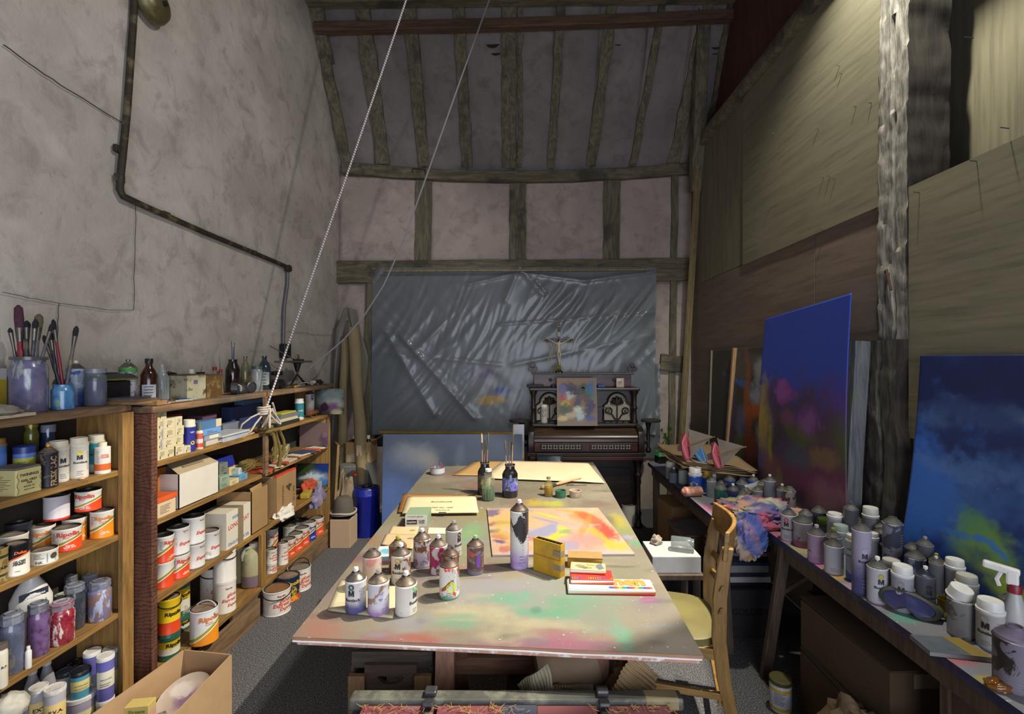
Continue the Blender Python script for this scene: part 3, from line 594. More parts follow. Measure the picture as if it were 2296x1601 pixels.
# ---- near unit, second shelf: cans, tea caddy
z = ZA[1]
def sprayX(label, x, w, yr, X, z, body, **k):
    p, r = at(x, z, X=X, w=w); return spray(label, p, r, ht(yr, p), body, **k)
CM_W = canmat('can_white', 'd9d4c6', smud=[(70, .68, 'a59a84')]); G1 = 'cans on the tea-tin shelf'
sprayX('white lacquer can with white cap and yellow dot', 174, 46, 998, -1.81, z, CM_W, top='cap', capm=M_CREAM, lg=('d6c32a',), ang=.1, group=G1, caph=.9)
sprayX('white lacquer can with cream cap behind dark can', 134, 50, 1006, -1.83, z, CM_W, top='cap', capm=M_CREAM, lg=('cfc9b8',), ang=.45, group=G1, caph=.9)
td = sprayX('dark blue can with orange nozzle and brown vertical lettering', 108, 48, 1015, -1.795, z, canmat('can_dark', '24242e', smud=[(40, .62, '6a5a4a')]), nozm=mat('orange_plastic', 'c98a1e', .4), prints=False, group=G1, dome=mat('crusty_dome', '6d5c4e', .7, .2, .3, 60, .5, 120))
p, r = at(108, z, X=-1.795, w=48); hh = ht(1015, p); say('FRISK LAC', hh * .86, r, .55, hh * .48, 'a88a5c', td, .03, rot=math.pi / 2)
tf = sprayX('teal fixative can with white cap beside the upright', 216, 42, 992, -1.845, z, canmat('can_teal', '3f9aa8', grad=[(.03, .031, 'c9c9c4', 1)]), top='cap', capm=M_CREAM, prints=False, group=G1); p, r = at(216, z, X=-1.845, w=42); say('FIXATIVE', r * 1.6, r, -.35, .075, '1c2c34', tf, .03)
p, r = at(230, z, X=-1.785, w=38); h = ht(1003, p); t = thing('varnish_bottle', 'small white and orange picture varnish tin with screw cap', 'bottle', p, face(p))
MB().lathe([(r * .97, 0), (r, .003), (r, h - .003), (r * 1.02, h), (r * .95, h + .002), (r * .5, h + .004)], 28).obj('body', bandmat('varnish_label', [(.13, .37, 'dc6a2e'), (-1, .12, 'e6e0d4')], 0, 'e6e0d4'), t, sm=40)
MB().lathe([(r * .55, h + .003), (r * .55, h + r * .75), (r * .5, h + r * .82), (.001, h + r * .82)], 24).obj('screw_cap', M_CREAM, t, sm=40); say("ARTISTS'\nPICTURE\nVARNISH", r * 1.05, r, .3, h * .68, 'd8673a', t, .03); small_print(r, -.55, h * .42, h * .9, r * .5, 8, t, 'b07a5a')
t, (d, L, h), M, N = ybox('pale yellow square tea tin with black lettering', 36, 94, 1056, -1.772, z, .105, mat('tea_yellow', 'cfc488', .45, .1, .08), name='tea_tin', cat='tin', bev=.004)
MB().box((0, 0, h + .003), (d * .97, L * .97, .008)).obj('lid', mat('tin_dust', '6f6a64', .85, .1, .3, 50, .4), t, bev=.003)
for s, zz, k, wd in (('TWININGS', .27, 0, .74), ('EARL GREY', .06, 0, .62), ('TEA', -.05, 0, .22), ('BLENDED TEA', -.18, 0, .42), ('Strand, London', -.30, 0, .4)): sayflat(s, wd * L, M @ Matrix.Translation((0, 0, zz * h)), '2e2a20', t, .03)
mb = MB()
for sx in (-1, 1):
    MB().tube([M @ Vector((sx * L * .44, -.001, h * (.36 - .1 * i) + 0)) + Vector((0, .004 * math.sin(i * 1.7) * sx, 0)) for i in range(9)], .0006, 4).obj('scroll_border', ink('5a5236'), t)
print_flat(N, d * .7, h * .6, 9, t, '6a6244')
p, r = at(55, z, X=-1.885, w=54); h = ht(1001, p); t = thing('metal_canister', 'blue canister with yellow label and blue lid behind tea tin', 'canister', p, face(p), G1)
MB().lathe([(r, 0), (r, h - .012), (r * 1.03, h - .012), (r * 1.03, h), (r * .9, h + .003), (r * .5, h + .008), (.001, h + .008)], 28).obj('body', bandmat('canister', [(-1, .70, 'b4b44a'), (.70, .80, '5c7cc0'), (.80, 2, '2a3a78')], 0), t, sm=40); small_print(r, 0, h * .25, h * .66, r * 1.3, 8, t)
p, r = at(-6, z, X=-1.905, w=44); h = ht(1000, p); spray('blue aerosol at the photo edge behind tea tin', p, r, h, canmat('can_blue2', '4a6fae'), top='cap', capm=mat('tan_cap', '8a6a34', .5), group=G1, prints=False)
p, r = at(70, z, X=-1.94, w=36); bottle('olive glass jar with gold lid at the back of tea-tin shelf', p, r, ht(952, p), glass('olive_glass', '6a6a20', .8), .8, .1, .1, mat('gold_lid', '8a7a2a', .4, .5), .012, name='glass_jar', cat='jar')
p, r = at(108, z, X=-1.935, w=40); bottle('dark blue glass bottle at the back of tea-tin shelf', p, r, ht(955, p), glass('navy_glass', '2a3a5c', .85), .8, .25, .1, glass('pale_cap', '8a94a4', .8), .03)
p, r = at(183, z, X=-1.772, w=14); one(MB().lathe([(.001, 0), (.008, .001), (.0095, .004), (.006, .009), (.001, .010)], 16, sx=1.2), 'sea_shell', mat('shell', 'c9a98a', .5), 'tiny pinkish sea shell lying at the shelf edge', 'shell', p, .4, sm=True)
# ---- near unit, fourth shelf: hexagon-capped jars
z = ZA[3]; HEX = mat('hex_cap', '7c7f88', .45, 0, .25, 30, dirt='55565e')
def jarX(label, x, w, yc, X, m, cap=None, z=z, hs=1.0):
    p, r = at(x, z, X=X, w=w); h = ht(yc, p); return bottle(label, p, r, h - .006, m, .82, .17, .10, cap or HEX, h * .17, name='paint_jar', cat='jar', capn=8, group='jars with eight-sided caps', capr=1.12)
def jm(name, a, b, c, s=9):
    if name in MC: return MC[name]
    g = G(name); v = g.pos(); k = g.mix(g.step(g.noise(v, s * 2, 5, .6, 1), .35, .62), a, b); k = g.mix(g.step(g.noise(g.vm('MULTIPLY', v, (1, 1, .35)), s * 4, 5, .65, .4), .55, .62), k, c)
    g.pr(Base_Color=k, Roughness=.25); g.set(g.p.inputs['Coat Weight'], .4); MC[name] = g.m; return g.m
jarX('jar smeared pale blue and rust with orange blob', 224, 56, 1301, -1.80, jm('jar_rust', '6a7aa8', '96705c', 'b0bcd6'))
jarX('blue-violet jar behind the rust smeared jar', 203, 44, 1287, -1.90, jm('jar_violet', '4a4f80', '5c6296', '7a7fa8'))
jarX('dark slate jar with grey cap, between red and rust jars', 167, 52, 1309, -1.84, jm('jar_slate', '2a2e38', '3a4048', '4a4c52'))
jarX('pale green capped jar behind the red jar', 143, 48, 1329, -1.925, jm('jar_pale', '5a6a68', '7c8a84', 'a8b0a0'), mat('pale_hex', 'a8ae9c', .45))
jarX('dark red jar with flaking white paint', 138, 64, 1348, -1.80, jm('jar_red', '7c1c2e', '9a3440', 'e2d4c8', 11), mat('mauve_hex', '8a7480', .45, dirt='b0b0b8'))
jarX('purple jar left of the flaking red jar', 86, 54, 1351, -1.81, jm('jar_purple', '5a3a5e', '745a84', '3a3450'))
jarX('slate blue jar with grime at the photo edge', 27, 60, 1375, -1.80, jm('jar_slateblue', '4a5266', '5e6478', '7a7468'))
jarX('indigo jar at the back under the gloss shelf', 156, 34, 1291, -1.945, jm('jar_indigo', '2e3060', '3c4078', '22224a'))
p, r = at(70, z, X=-1.905, w=100); t = bottle('large white plastic bottle with black label band', p, r, .285, M_WHITEP, .4, .12, .26, name='paint_bottle', n=28)
wrap([(-r * .7, .185), (r * .7, .197), (r * .7, .222), (-r * .7, .21)], [(0, 1, 2, 3)], r, .15, 0, ink('1e2430'), t, 'label_band', .002); say('Liquitex', r * .75, r + .002, .3, .206, 'd8d8d8', t, .02); wrap([(-r * .6, .08), (r * .6, .09), (r * .6, .18), (-r * .6, .17)], [(0, 1, 2, 3)], r, .15, 0, mat('paper_pale', 'a9b0bc', .7), t, 'paper_label', .002)
p, r = at(63, z, X=-1.765, w=12); bottle('narrow white tube bottle wedged beside purple jar', p, .009, .075, M_WHITEP, .5, .12, .1, M_WHITEP, .012)
p, r = at(2, z, X=-1.752, w=34); t = bottle('cream apothecary jar lettered in black at the photo edge', p, r, ht(1446, p), mat('cream_jar', 'd6ceb8', .4), .85, .12, .08, M_DUST, .016, name='cream_jar', cat='jar'); say('B.P.', r * .9, r, .5, ht(1446, p) * .5, '22222a', t)
# ---- near unit, lowest shelf: tubs
z = ZA[4]
def tub(label, p, r, h, m, lidm, lab='d9cf9a', text=None, group='plastic paint tubs', lr=1.04, tc='26221c'):
    t = thing('paint_tub', label, 'tub', p, face(p), group)
    MB().lathe([(r * .94, 0), (r * .97, .003), (r, h - .016), (r * .9, h - .014)], 28).obj('body', m, t, sm=40)
    MB().lathe([(r * lr, h - .017), (r * lr, h - .002), (r * lr * .96, h), (r * .9, h), (r * .88, h - .0015), (.001, h - .0015)], 28).obj('lid', lidm, t, sm=40)
    k = 12; v = [(-1.2 * r + 2.4 * r * i / k, zz) for i in range(k + 1) for zz in (h * .3, h * .68)]; wrap(v, [(2 * i, 2 * i + 2, 2 * i + 3, 2 * i + 1) for i in range(k)], r, .1, 0, mat('tub_label_' + lab, lab, .6), t, 'paper_label', .0006)
    if text: say(text, r * 1.3, r + .0006, .1, h * .5, tc, t, .025)
    small_print(r + .0006, .1, h * .33, h * .42, r * 1.4, 2, t); return t
def tubX(label, x, w, yl, X, zz, m, lidm, **k): p, r = at(x, zz, X=X, w=w); return tub(label, p, r, ht(yl, p), m, lidm, **k)
TG = mat('tub_grey', 'b4b2b4', .4); TV = mat('tub_violet', '6a68b0', .35); TT = mat('tub_teal', '4f93a8', .35); TL = mat('tub_lilac', 'a097a8', .4); LW = mat('tub_white_lid', 'd8d4cc', .5, dirt='9a948c', dthr=.6); LB = mat('tub_black_lid', '1c1e26', .35)
for n, (x, w, yl, X, m, tx, ls) in enumerate(((123, 52, 1540, -1.80, TG, 'P.V.A.', 'white-lidded adhesive tub, foremost of the tub shelf'), (86, 46, 1538, -1.87, TG, 'EXT', 'white-lidded tub left of the adhesive tub'), (236, 42, 1468, -1.755, TV, 'FRENCH ULTRA', 'violet paint tub with white lid at the unit end'))):
    p, r = at(x, z, X=X, w=w); b = tub('lower tub under the ' + ls, p, r, .128, TG, LW, text='PERMANENT'); q = p + Vector((0, 0, .128)); tub(ls, q, r, ht(yl, q), m, LW, text=tx, lab='e0c27e' if n < 2 else 'd9d4bc')
p, r = at(181, z, X=-1.835, w=76); tub('wide low tub with lilac rim under the cobalt tub', p, r, .075 + .09, TL, LW, text='ACRYLIC'); q = p + Vector((.01, -.012, .165)); tub('sky blue cobalt paint tub with black lid', q, .033, ht(1500, q), TT, LB, text='SPECTRUM COBALT', lab='d2c27a')
tubX('grey paint tub with black lid behind adhesive tub', 127, 46, 1512, -1.93, z, TG, LB, lab='c9c4b0'); tubX('paint tub with black lid and pale sticker, farther back', 166, 44, 1488, -1.93, z, TG, LB, lab='c9c4b0')
tubX('blue-violet paint tub with white lid, back row near upright', 206, 42, 1459, -1.86, z, TV, LW, lab='4a5468'); tubX('lilac paint tub with white lid in the corner by upright', 250, 40, 1451, -1.81, z, TL, LW)
for x, X, l in ((118, -1.94, 'grey plastic bottle with white cap at back of tub shelf'), (72, -1.945, 'grey shouldered plastic bottle behind white-lidded tubs')):
    p, r = at(x, z, X=X, w=44); bottle(l, p, .028, .33, mat('grey_bottle', '9a9a9e', .5), .45, .1, .22, M_WHITEP, .03, name='plastic_bottle')
lump('crumpled white plastic bag at the bottom photo corner', up(18, 1600, X=-1.80) * 1.0 - Vector((0, 0, .01)), (.05, .05, .045), mat('white_bag', 'b8b4a4', .6), 'plastic_bag', 'bag', 3)
# ---- top of the near unit
z = ZA[0]
M_STAIN = mat('stained_glass_jar', '5c5e78', .25, 0, .3, 12, dirt='4a4a40', dthr=.5); p, r = at(65, z, X=-1.865, w=92); hj = ht(800, p); JB = p.copy()
t = bottle('big wide-mouthed glass jar smeared violet and grey, full of brushes', p, r, hj, jm('big_jar', '505474', '6a6480', '8a938c', 7), .86, .12, .10, name='brush_jar', cat='jar'); MB().lathe([(r * .98, hj - .012), (r * .98, hj), (r * .86, hj), (r * .84, hj - .012)], 28, cap=False).obj('rim', M_STAIN, t, sm=40)
p2, r2 = at(141, z, X=-1.83, w=56); h2 = ht(862, p2)
bottle('squat jar coated in glossy blue paint holding long brushes', p2, r2, h2, jm('blue_jar', '3a6a9c', '5a8ab0', '7a9a8a', 10), .86, .14, .12, name='brush_jar', cat='jar')
HB = mat('brush_handle_dark', '2c2c38', .5, 0, .3, 60, dirt='6a5f50'); HR = mat('brush_handle_red', '7a1e2c', .45); HG = mat('brush_handle_grey', '55565c', .55, 0, .3, 50, dirt='8a7a3a', dthr=.62); BR = mat('bristle_dark', '1e1c22', .9, 0, .3, 90, .6, 200); BP = mat('bristle_plum', '4a2638', .9, 0, .3, 90, .6, 200); BO = mat('bristle_olive', '5a523e', .9, 0, .3, 90, .6, 200)
def tip(x, y, p, dx=0.0): return up(x, y, Y=p.y + dx)
for x0, x1, y1, rr, hm, bm, wd, l, fr in ((50, 22, 735, .006, M_STEEL, BR, 1.1, 'thin brush with steel ferrule leaning far left in big jar', .06), (62, 41, 684, .011, HR, BP, 1.1, 'wide plum-bristled brush standing highest in big jar', .22), (72, 60, 719, .009, HB, BR, 1.1, 'dark slim brush between plum brush and blunt brush', .08), (70, 80, 716, .008, HB, BR, 1.0, 'black tipped brush at the back of big jar', .1), (78, 88, 704, .011, HG, BO, 1.1, 'blunt olive-bristled brush with grey handle in big jar', .14), (60, 118, 723, .006, HG, BR, 1.0, 'slender brush tilted right in big jar', .1)):
    a = JB + Vector((up(x0, 900, Y=JB.y).x - JB.x, RND.uniform(-.02, .02), .01)); a.x = max(JB.x - .035, min(JB.x + .035, a.x)); brush(l, a, tip(x1, y1, JB, RND.uniform(-.02, .02)), rr, hm, bm, 'brushes in the big jar', wide=wd, frac=fr)
for x0, x1, y1, rr, hm, l in ((150, 98, 752, .006, HB, 'dark brush handle tilted left out of blue jar'), (146, 119, 716, .006, HR, 'red tipped brush handle crossing others in blue jar'), (134, 112, 742, .0065, HB, 'navy brush handle in the middle of blue jar'), (139, 172, 731, .007, HG, 'flat dark brush leaning right out of blue jar')):
    a = p2 + Vector((up(x0, 900, Y=p2.y).x - p2.x, RND.uniform(-.008, .008), .006)); a.x = max(p2.x - .022, min(p2.x + .022, a.x)); brush(l, a, tip(x1, y1, p2), rr, hm, BR, 'brushes in the blue jar', frac=.12, wide=1.15)
ts = sprayX('blue and white aerosol behind the blue jar', 170, 46, 828, -1.915, z, canmat('can_stripe', 'a8b4c8', grad=[(.05, .10, '2a4a8c', .9)], smud=[(30, .6, '3a5a9a')]), group='cans on top of the shelves', prints=False); p, r = at(170, z, X=-1.915, w=46); say('HOLTS\nSTAR\nWHITE', r * 1.0, r, .5, .09, 'c9d2e2', ts, .03)
p, r = at(214, z, X=-1.835, w=54); bottle('jar of layered violet and mauve liquid with grey lid', p, r, ht(828, p), glass('cloudy_glass', '7c8890', .35), .84, .13, .12, mat('grey_lid', '7a8088', .35), .02, liquid=jm('layered', '3a4274', '5c4a68', '5c5a80', 3), lq=.68, name='paint_jar', cat='jar')
lump('folded grey canvas drop cloth lying at the shelf edge', Vector((-1.79, 1.60, z + .012)), (.06, .09, .022), mat('grey_canvas', '8a847a', .9, 0, .15, 20, .4, 200), 'canvas_cloth', 'cloth', 5, amp=.25)
MB_ = MB().box((0, 0, .006), (.11, .22, .012), .05); one(MB_, 'canvas_pad', mat('pad_cream', 'b0a286', .8), 'cream canvas pad under the grey drop cloth', 'pad', (-1.79, 1.60, z), bev=.003)
t, s, M, N = ybox('white and yellow carton behind the big jar', -14, 16, 826, -1.93, z, .04, mat('carton_whiteyellow', 'b8b4ae', .6), lines=5)
MB().box((.0205, .002, s[2] * .45), (.002, s[1] * .7, s[2] * .6)).obj('yellow_label', mat('yellow_print', 'b09a2a', .6), t)
t = thing('folding_palette_box', 'black folded palette box with olive edge behind the liquid jar', 'box', (-1.905, 2.17, z + .0), -.1); MB().box((0, 0, .05), (.09, .18, .10)).obj('body', M_BLACK, t, bev=.004); MB().hexa([(-.06, -.12, .112), (.06, -.12, .112), (.06, .12, .112), (-.06, .12, .112)], [(-.05, -.10, .128), (.05, -.10, .128), (.05, .09, .132), (-.05, .09, .132)]).obj('lid', mat('charcoal_lid', '3a3c3e', .45), t, bev=.003); MB().box((0, 0, .108), (.112, .235, .008)).obj('olive_edge', mat('olive_edge', '6a6420', .5), t); MB().box((0, .03, .135), (.03, .05, .008)).obj('catch', mat('charcoal_lid', '3a3c3e'), t)
ZT = ZB[0]
sprayX('paint-spattered can with green band and steel dome', 287, 43, 825, -1.89, z, canmat('can_greenband', 'b4b2b8', grad=[(.095, .096, 'b4b2b8', 0), (.139, .1385, '4a8a4a', 1)], smud=[(24, .58, '55527a')]), top='nozzle', nozm=M_STEEL, dome=M_DOMEC, group='cans on top of the shelves')
for k, (dx, dy, sx, sy, th, c) in enumerate(((0, 0, .16, .13, .012, '8a6a44'), (-.005, .005, .15, .12, .010, '6a5644'), (-.01, -.002, .12, .11, .006, '4a484a'))):
    one(MB().box((0, 0, th / 2), (sx, sy, th), .06 * k), 'wood_board', wood('board_' + c, c, c, 1, 12), ('brown offcut board bridging the two shelving units', 'smaller brown board in the middle of offcut stack', 'thin grey card on top of offcut boards')[k], 'board', (-1.775 + dx, 2.165 + dy, ZA[0] + (0, .012, .022)[k]), bev=.001, group='offcut boards')
p, r = at(334, ZT, X=-1.85, w=40); bottle('brown apothecary bottle with black cap and white label', p, r, ht(806, p), glass('amber_glass', '3a1c10', .9), .42, .16, .2, M_BLACK, .022, lab=(.12, .42, 'b9bcc4', .9), group='bottles on top of the long unit')
p, r = at(364, ZT, X=-1.845, w=31); bottle('clear ribbed glass bottle beside the brown bottle', p, r, ht(817, p), glass('clear_glass', 'a8b0b0', .38), .4, .14, .2, ribs=True, group='bottles on top of the long unit')
p, r = at(325, ZT, X=-1.745, w=24); bottle('flat little jar lid at the foot of the brown bottle', p, .02, .012, glass('clear_glass', 'a8b0b0'), .9, .2, .1, M_STEEL, .006, name='small_jar', cat='jar')
# ---- top of the long unit
z = ZT; M_BOXW = wood('box_wood', '7c6444', '99805a', 1, 14, .55); M_BOXD = wood('box_dark', '3e3226', '54453a', 1, 14, .6)
t = thing('wooden_box', 'wooden paint box with two dark latches on top of long unit', 'box', (-1.865, 2.66, z + .05)); MB().box((0, 0, .02), (.17, .33, .04)).obj('body', M_BOXW, t, bev=.003); MB().box((0, 0, .0585), (.17, .33, .035)).obj('lid', M_BOXW, t, bev=.003)
for y in (-.1, .11): MB().box((.087, y, .045), (.006, .022, .03)).obj('latch', M_BLACK, t, bev=.002)
t = thing('wooden_box', 'low dark wooden chest carrying the paint box', 'box', (-1.87, 2.66, z)); MB().box((0, 0, .025), (.16, .35, .05)).obj('body', M_BOXD, t, bev=.003); MB().box((.0815, -.05, .025), (.004, .2, .036)).obj('drawer', M_BOXD, t, bev=.002)
zb = z + .126
t = thing('pipe_valve', 'black knob-shaped valve lying on the paint box', 'valve', (-1.87, 2.52, zb)); MB().lathe([(.001, .002), (.012, .004), (.016, .012), (.012, .02), (.001, .022)], 16).obj('knob', M_BLACK, t, sm=True); mb = MB(); stick(mb, (0, .01, .012), (.005, .045, .008), .008, .006); mb.obj('stem', M_BLACK, t, sm=True); MB().lathe([(.004, 0), (.003, .024)], 10).obj('pin', M_STEEL, t, sm=True)
one(MB().lathe([(.014, 0), (.014, .028), (.012, .03), (.001, .03)], 20), 'screw_lid', M_WHITEP, 'white screw cap standing on the paint box', 'cap', (-1.87, 2.69, zb), sm=40)
t = thing('paint_tray', 'small dark tray with a stick on the paint box', 'tray', (-1.87, 2.765, zb)); MB().lathe([(.02, 0), (.023, .012), (.02, .012), (.018, .003)], 16).obj('dish', M_BLACK, t, sm=40); mb = MB(); stick(mb, (0, 0, .004), (.008, .004, .05), .0015); mb.obj('stick', HB, t)
for x, l, rr in ((482, 'clear bottle with red cap behind the paint box', .018), (494, 'smaller clear bottle with red cap beside the first', .015)):
    p, r = at(x, z, X=-1.93 if x < 490 else -1.90, w=20); bottle(l, p, rr, .16 if x < 490 else .145, glass('clear_glass', 'a8b0b0'), .5, .2, .2, mat('red_cap', '9a1e2c', .4), .022, capr=1.3, group='red capped bottles')
for k, (x0, x1, l, sty) in enumerate(((420, 462, 'square rusted tin with chipped white front', 0), (464, 499, 'square rusty yellow tin beside the chipped one', 1))):
    t, s, M, N = ybox(l, x0, x1, 842, -1.745, z, .09, mat('rusty_tin%d' % k, ('a8a48c', '8a7a44')[k], .5, .3, .2, 12, dirt='5a4226', dthr=(.56, .48)[k], ds=16), name='square_tin', cat='tin', group='rusted square tins')
    MB().box((0, 0, s[2] + .002), (s[0] + .004, s[1] + .004, .006)).obj('lid', mat('rust_lid', '4e4028', .6, .3), t, bev=.002)
    if k == 0: wrap([(-.0, 0)] * 3, [(0, 1, 2)], 1, 0, 0, ink('4a3a5a'), t) if False else MB().box((s[0] / 2 + .0008, -.01, s[2] * .72), (.001, .03, .02)).obj('purple_smear', mat('smear_purple', '5a4a6e', .6), t)
mb = lambda: MB()
for k, (a, b, rr, c, l) in enumerate((((350, 884), (396, 878), .004, '9a5a5e', 'pink handled brush lying on the long unit edge'), ((392, 882), (440, 884), .006, '7a9aa8', 'pale blue handled brush lying beside pink one'), ((372, 893), (432, 890), .004, 'a89268', 'tan wooden tool lying on the long unit edge'), ((398, 877), (432, 874), .008, '2a2e5a', 'dark blue putty knife handle near the rusted tin'), ((385, 897), (428, 896), .003, '6a3a2a', 'thin red-brown stick under the tan tool'))):
    X = (-1.72, -1.715, -1.70, -1.75, -1.69)[k]; pa, pb = Vector((X, X * F / (a[0] - CX), z + rr)), Vector((X, X * F / (b[0] - CX), z + rr)); one(stick(MB(), pa, pb, rr, rr * .6), ('flat_brush', 'flat_brush', 'wooden_tool', 'putty_knife', 'wooden_stick')[k], mat('tool_' + c, c, .5), l, 'tool', sm=True, group='tools on the long unit')
t = thing('paint_roller_stub', 'wooden block with blue end on the boards', 'block', (-1.70, 2.215, z)); MB().box((0, 0, .012), (.05, .07, .02), .1).obj('block', wood('pine', '8f6d44', 'a8875a', 1, 12), t, bev=.002); mb = MB(); mb.lathe([(.011, 0), (.011, .03)], 16, (0, .03, .014), Matrix.Rotation(-math.pi / 2, 4, 'X')); mb.obj('blue_end', mat('violet_paint', '4a4a78', .6), t, sm=40)
p, r = at(522, z, X=-1.87, w=34); t = bottle('dark amber jar with blue sticks standing in it', p, r, ht(806, p), glass('amber_dark', '241412', .92), .6, .1, .22, name='amber_jar', cat='jar')
for k, (x, y) in enumerate(((519, 764), (526, 768), (523, 778))): one(stick(MB(), p + Vector((0, 0, .02)), tip(x, y, p), .003, .002), 'dipping_stick', mat('tool_3a4a6a', '3a4a6a', .6), ('thick blue stick standing in the amber jar', 'thin dark stick standing in the amber jar', 'short stick leaning in the amber jar')[k], 'stick', group='sticks in the amber jar')
p, r = at(550, z, X=-1.85, w=20); bottle('small straw-coloured bottle beside the amber jar', p, r, ht(800, p), glass('straw_glass', '7a7450', .6), .42, .14, .16, M_STEEL, .01, group='bottles on top of the long unit')
lump('crumpled tan paper bag against the plaster wall', Vector((-1.925, 3.30, z)), (.035, .075, .062), mat('tan_paper', '8c7a56', .85), 'paper_bag', 'bag', 9, amp=.45)
t = thing('respirator_mask', 'black rubber respirator mask with round filters', 'mask', (-1.755, 2.96, z))
mb = MB(); mb.lathe([(.001, 0), (.036, .004), (.042, .02), (.034, .045), (.018, .06), (.001, .064)], 20, sx=.9, sy=1.25); mb.obj('face_piece', mat('rubber', '1c1c20', .55), t, sm=60)
for y, rx_ in ((-.085, .5), (.075, -.35)):
    m = MB(); M = Matrix.Translation((.015, y, .036)) @ Matrix.Rotation(rx_, 4, 'Z') @ Matrix.Rotation(math.pi / 2, 4, 'Y'); m.lathe([(.034, -.02), (.036, -.018), (.036, .014), (.030, .018), (.028, .014), (.001, .014)], 24, (0, 0, 0), M); m.obj('filter', mat('filter_black', '23242a', .45), t, sm=40)
m = MB(); m.tube([(.03, -.05, .02), (.035, -.058, .05), (.01, -.06, .062)], .006, 6); m.obj('strap', mat('strap_grey', '8a8a8a', .7), t, sm=True)
p, r = at(593, z, X=-1.83, w=30); t = bottle('dark blue bottle with green and white label', p, r, ht(798, p), glass('teal_glass', '2c3a48', .85), .36, .13, .22, lab=(.14, .52, 'a8b4b0', .8), group='bottles on top of the long unit')
p, r = at(577, z, X=-1.76, w=26); bottle('clear jar with green lid before the blue bottle', p, r, ht(822, p), glass('clear_glass', 'a8b0b0'), .8, .1, .12, mat('green_lid', '3a5a4c', .45), .018, name='glass_jar', cat='jar')
# scales, motor, odds at the far end
t = thing('balance_scale', 'flat-topped iron scale with wooden plate and small wheel', 'scale', (-1.84, 3.82, z)); MB().box((0, 0, .192), (.10, .42, .016)).obj('plate', wood('scale_plate', '4e4a3e', '6a6452', 1, 10), t, bev=.002)
m = MB(); m.tube([(0, .05, .185), (0, .05, .09), (.03, .09, .03), (.05, .12, .002)], .008, 8); m.tube([(0, .05, .09), (-.02, -.02, .002)], .007, 6); m.obj('stand', M_BLACK, t, sm=True); MB().lathe([(.012, .11), (.03, .178), (.06, .185)], 16, (0, .05, 0)).obj('bracket', M_BLACK, t, sm=True)
m = MB(); m.lathe([(.022, -.004), (.025, 0), (.022, .004), (.006, .004), (.006, -.004)], 20, (0, .06, .226), Matrix.Rotation(math.pi / 2, 4, 'Y')); m.obj('wheel', mat('brass', '8a7a5a', .4, .6), t, sm=40); m = MB(); stick(m, (0, .02, .205), (-.05, -.27, .31), .004); m.obj('rod', mat('rod', '7a766c', .5, .3), t); MB().box((.01, .05, .206), (.03, .14, .012)).obj('rubber_pad', M_BLACK, t, bev=.003)
t = thing('electric_motor', 'small grey electric motor behind the scale stand', 'motor', (-1.885, 3.62, z)); m = MB(); m.lathe([(.02, -.08), (.04, -.075), (.045, -.06), (.045, .05), (.03, .06), (.012, .062), (.012, .09)], 20, (0, 0, .05), Matrix.Rotation(-math.pi / 2, 4, 'X')); m.obj('housing', mat('motor_grey', '77756c', .5, .3), t, sm=40); MB().box((0, 0, .006), (.08, .12, .012)).obj('foot', M_BLACK, t, bev=.003); MB().box((0, .01, .105), (.05, .12, .03)).obj('cover', M_BLACK, t, bev=.008)
t = thing('goggles', 'dark welding goggles before the motor', 'goggles', (-1.78, 3.42, z)); m = MB(); m.lathe([(.03, 0), (.034, .004), (.034, .03), (.026, .034)], 20, (.0, -.035, .035), Matrix.Rotation(math.pi / 2, 4, 'Y')); m.lathe([(.03, 0), (.034, .004), (.034, .03), (.026, .034)], 20, (.0, .04, .035), Matrix.Rotation(math.pi / 2, 4, 'Y')); m.obj('eye_cups', M_BLACK, t, sm=40); m = MB(); m.tube([(0, -.07, .03), (-.05, -.05, .05), (-.06, .04, .05), (0, .075, .03)], .006, 6); m.obj('strap', M_BLACK, t, sm=True)
one(MB().box((0, 0, .017), (.035, .05, .034)), 'electric_plug', M_WHITEP, 'white electrical plug at the far end of long unit', 'plug', (-1.76, 3.98, z), .2, bev=.004)
for k, (pts, c, l) in enumerate((([(-1.78, 3.75, .01), (-1.74, 3.82, .03), (-1.72, 3.88, .012), (-1.75, 3.93, .03), (-1.71, 3.96, .006)], 'b9b4a8', 'tangled white flex beside the plug'), ([(-1.72, 3.9, .006), (-1.70, 3.99, .02), (-1.72, 4.08, .008), (-1.76, 4.05, .006)], '1c1c20', 'black cable looped at the far shelf end'), ([(-1.74, 3.5, .006), (-1.73, 3.6, .012), (-1.71, 3.7, .006), (-1.73, 3.78, .006)], '6a5f3a', 'brown cord trailing before the motor'))):
    q = [Vector(a) + Vector((0, 0, z)) for a in pts]; m = MB(); m.tube([q[0].lerp(q[1], .0)] + [q[i // 4].lerp(q[i // 4 + 1], i % 4 / 4) + Vector((0, 0, .004 * math.sin(i))) for i in range(1, (len(q) - 1) * 4)] + [q[-1]], .004, 6); one(m, 'cable', mat('cable_' + c, c, .6), l, 'cable', sm=True)
t = thing('wooden_brush', 'short brush with wooden handle and grey bristles near shelf edge', 'brush', (-1.70, 3.60, z), .1); m = MB(); stick(m, (0, -.07, .011), (0, 0, .011), .010, .007); m.obj('handle', wood('pine', '8f6d44', 'a8875a'), t, sm=True); m = MB(); stick(m, (0, 0, .011), (0, .11, .010), .008, .011); m.obj('bristles', mat('bristle_grey', '7a7880', .9), t, sm=True)
lump('small black lumpy tool at the far shelf corner', Vector((-1.77, 4.10, z)), (.03, .045, .02), M_BLACK, 'clamp_tool', 'tool', 4, amp=.7)
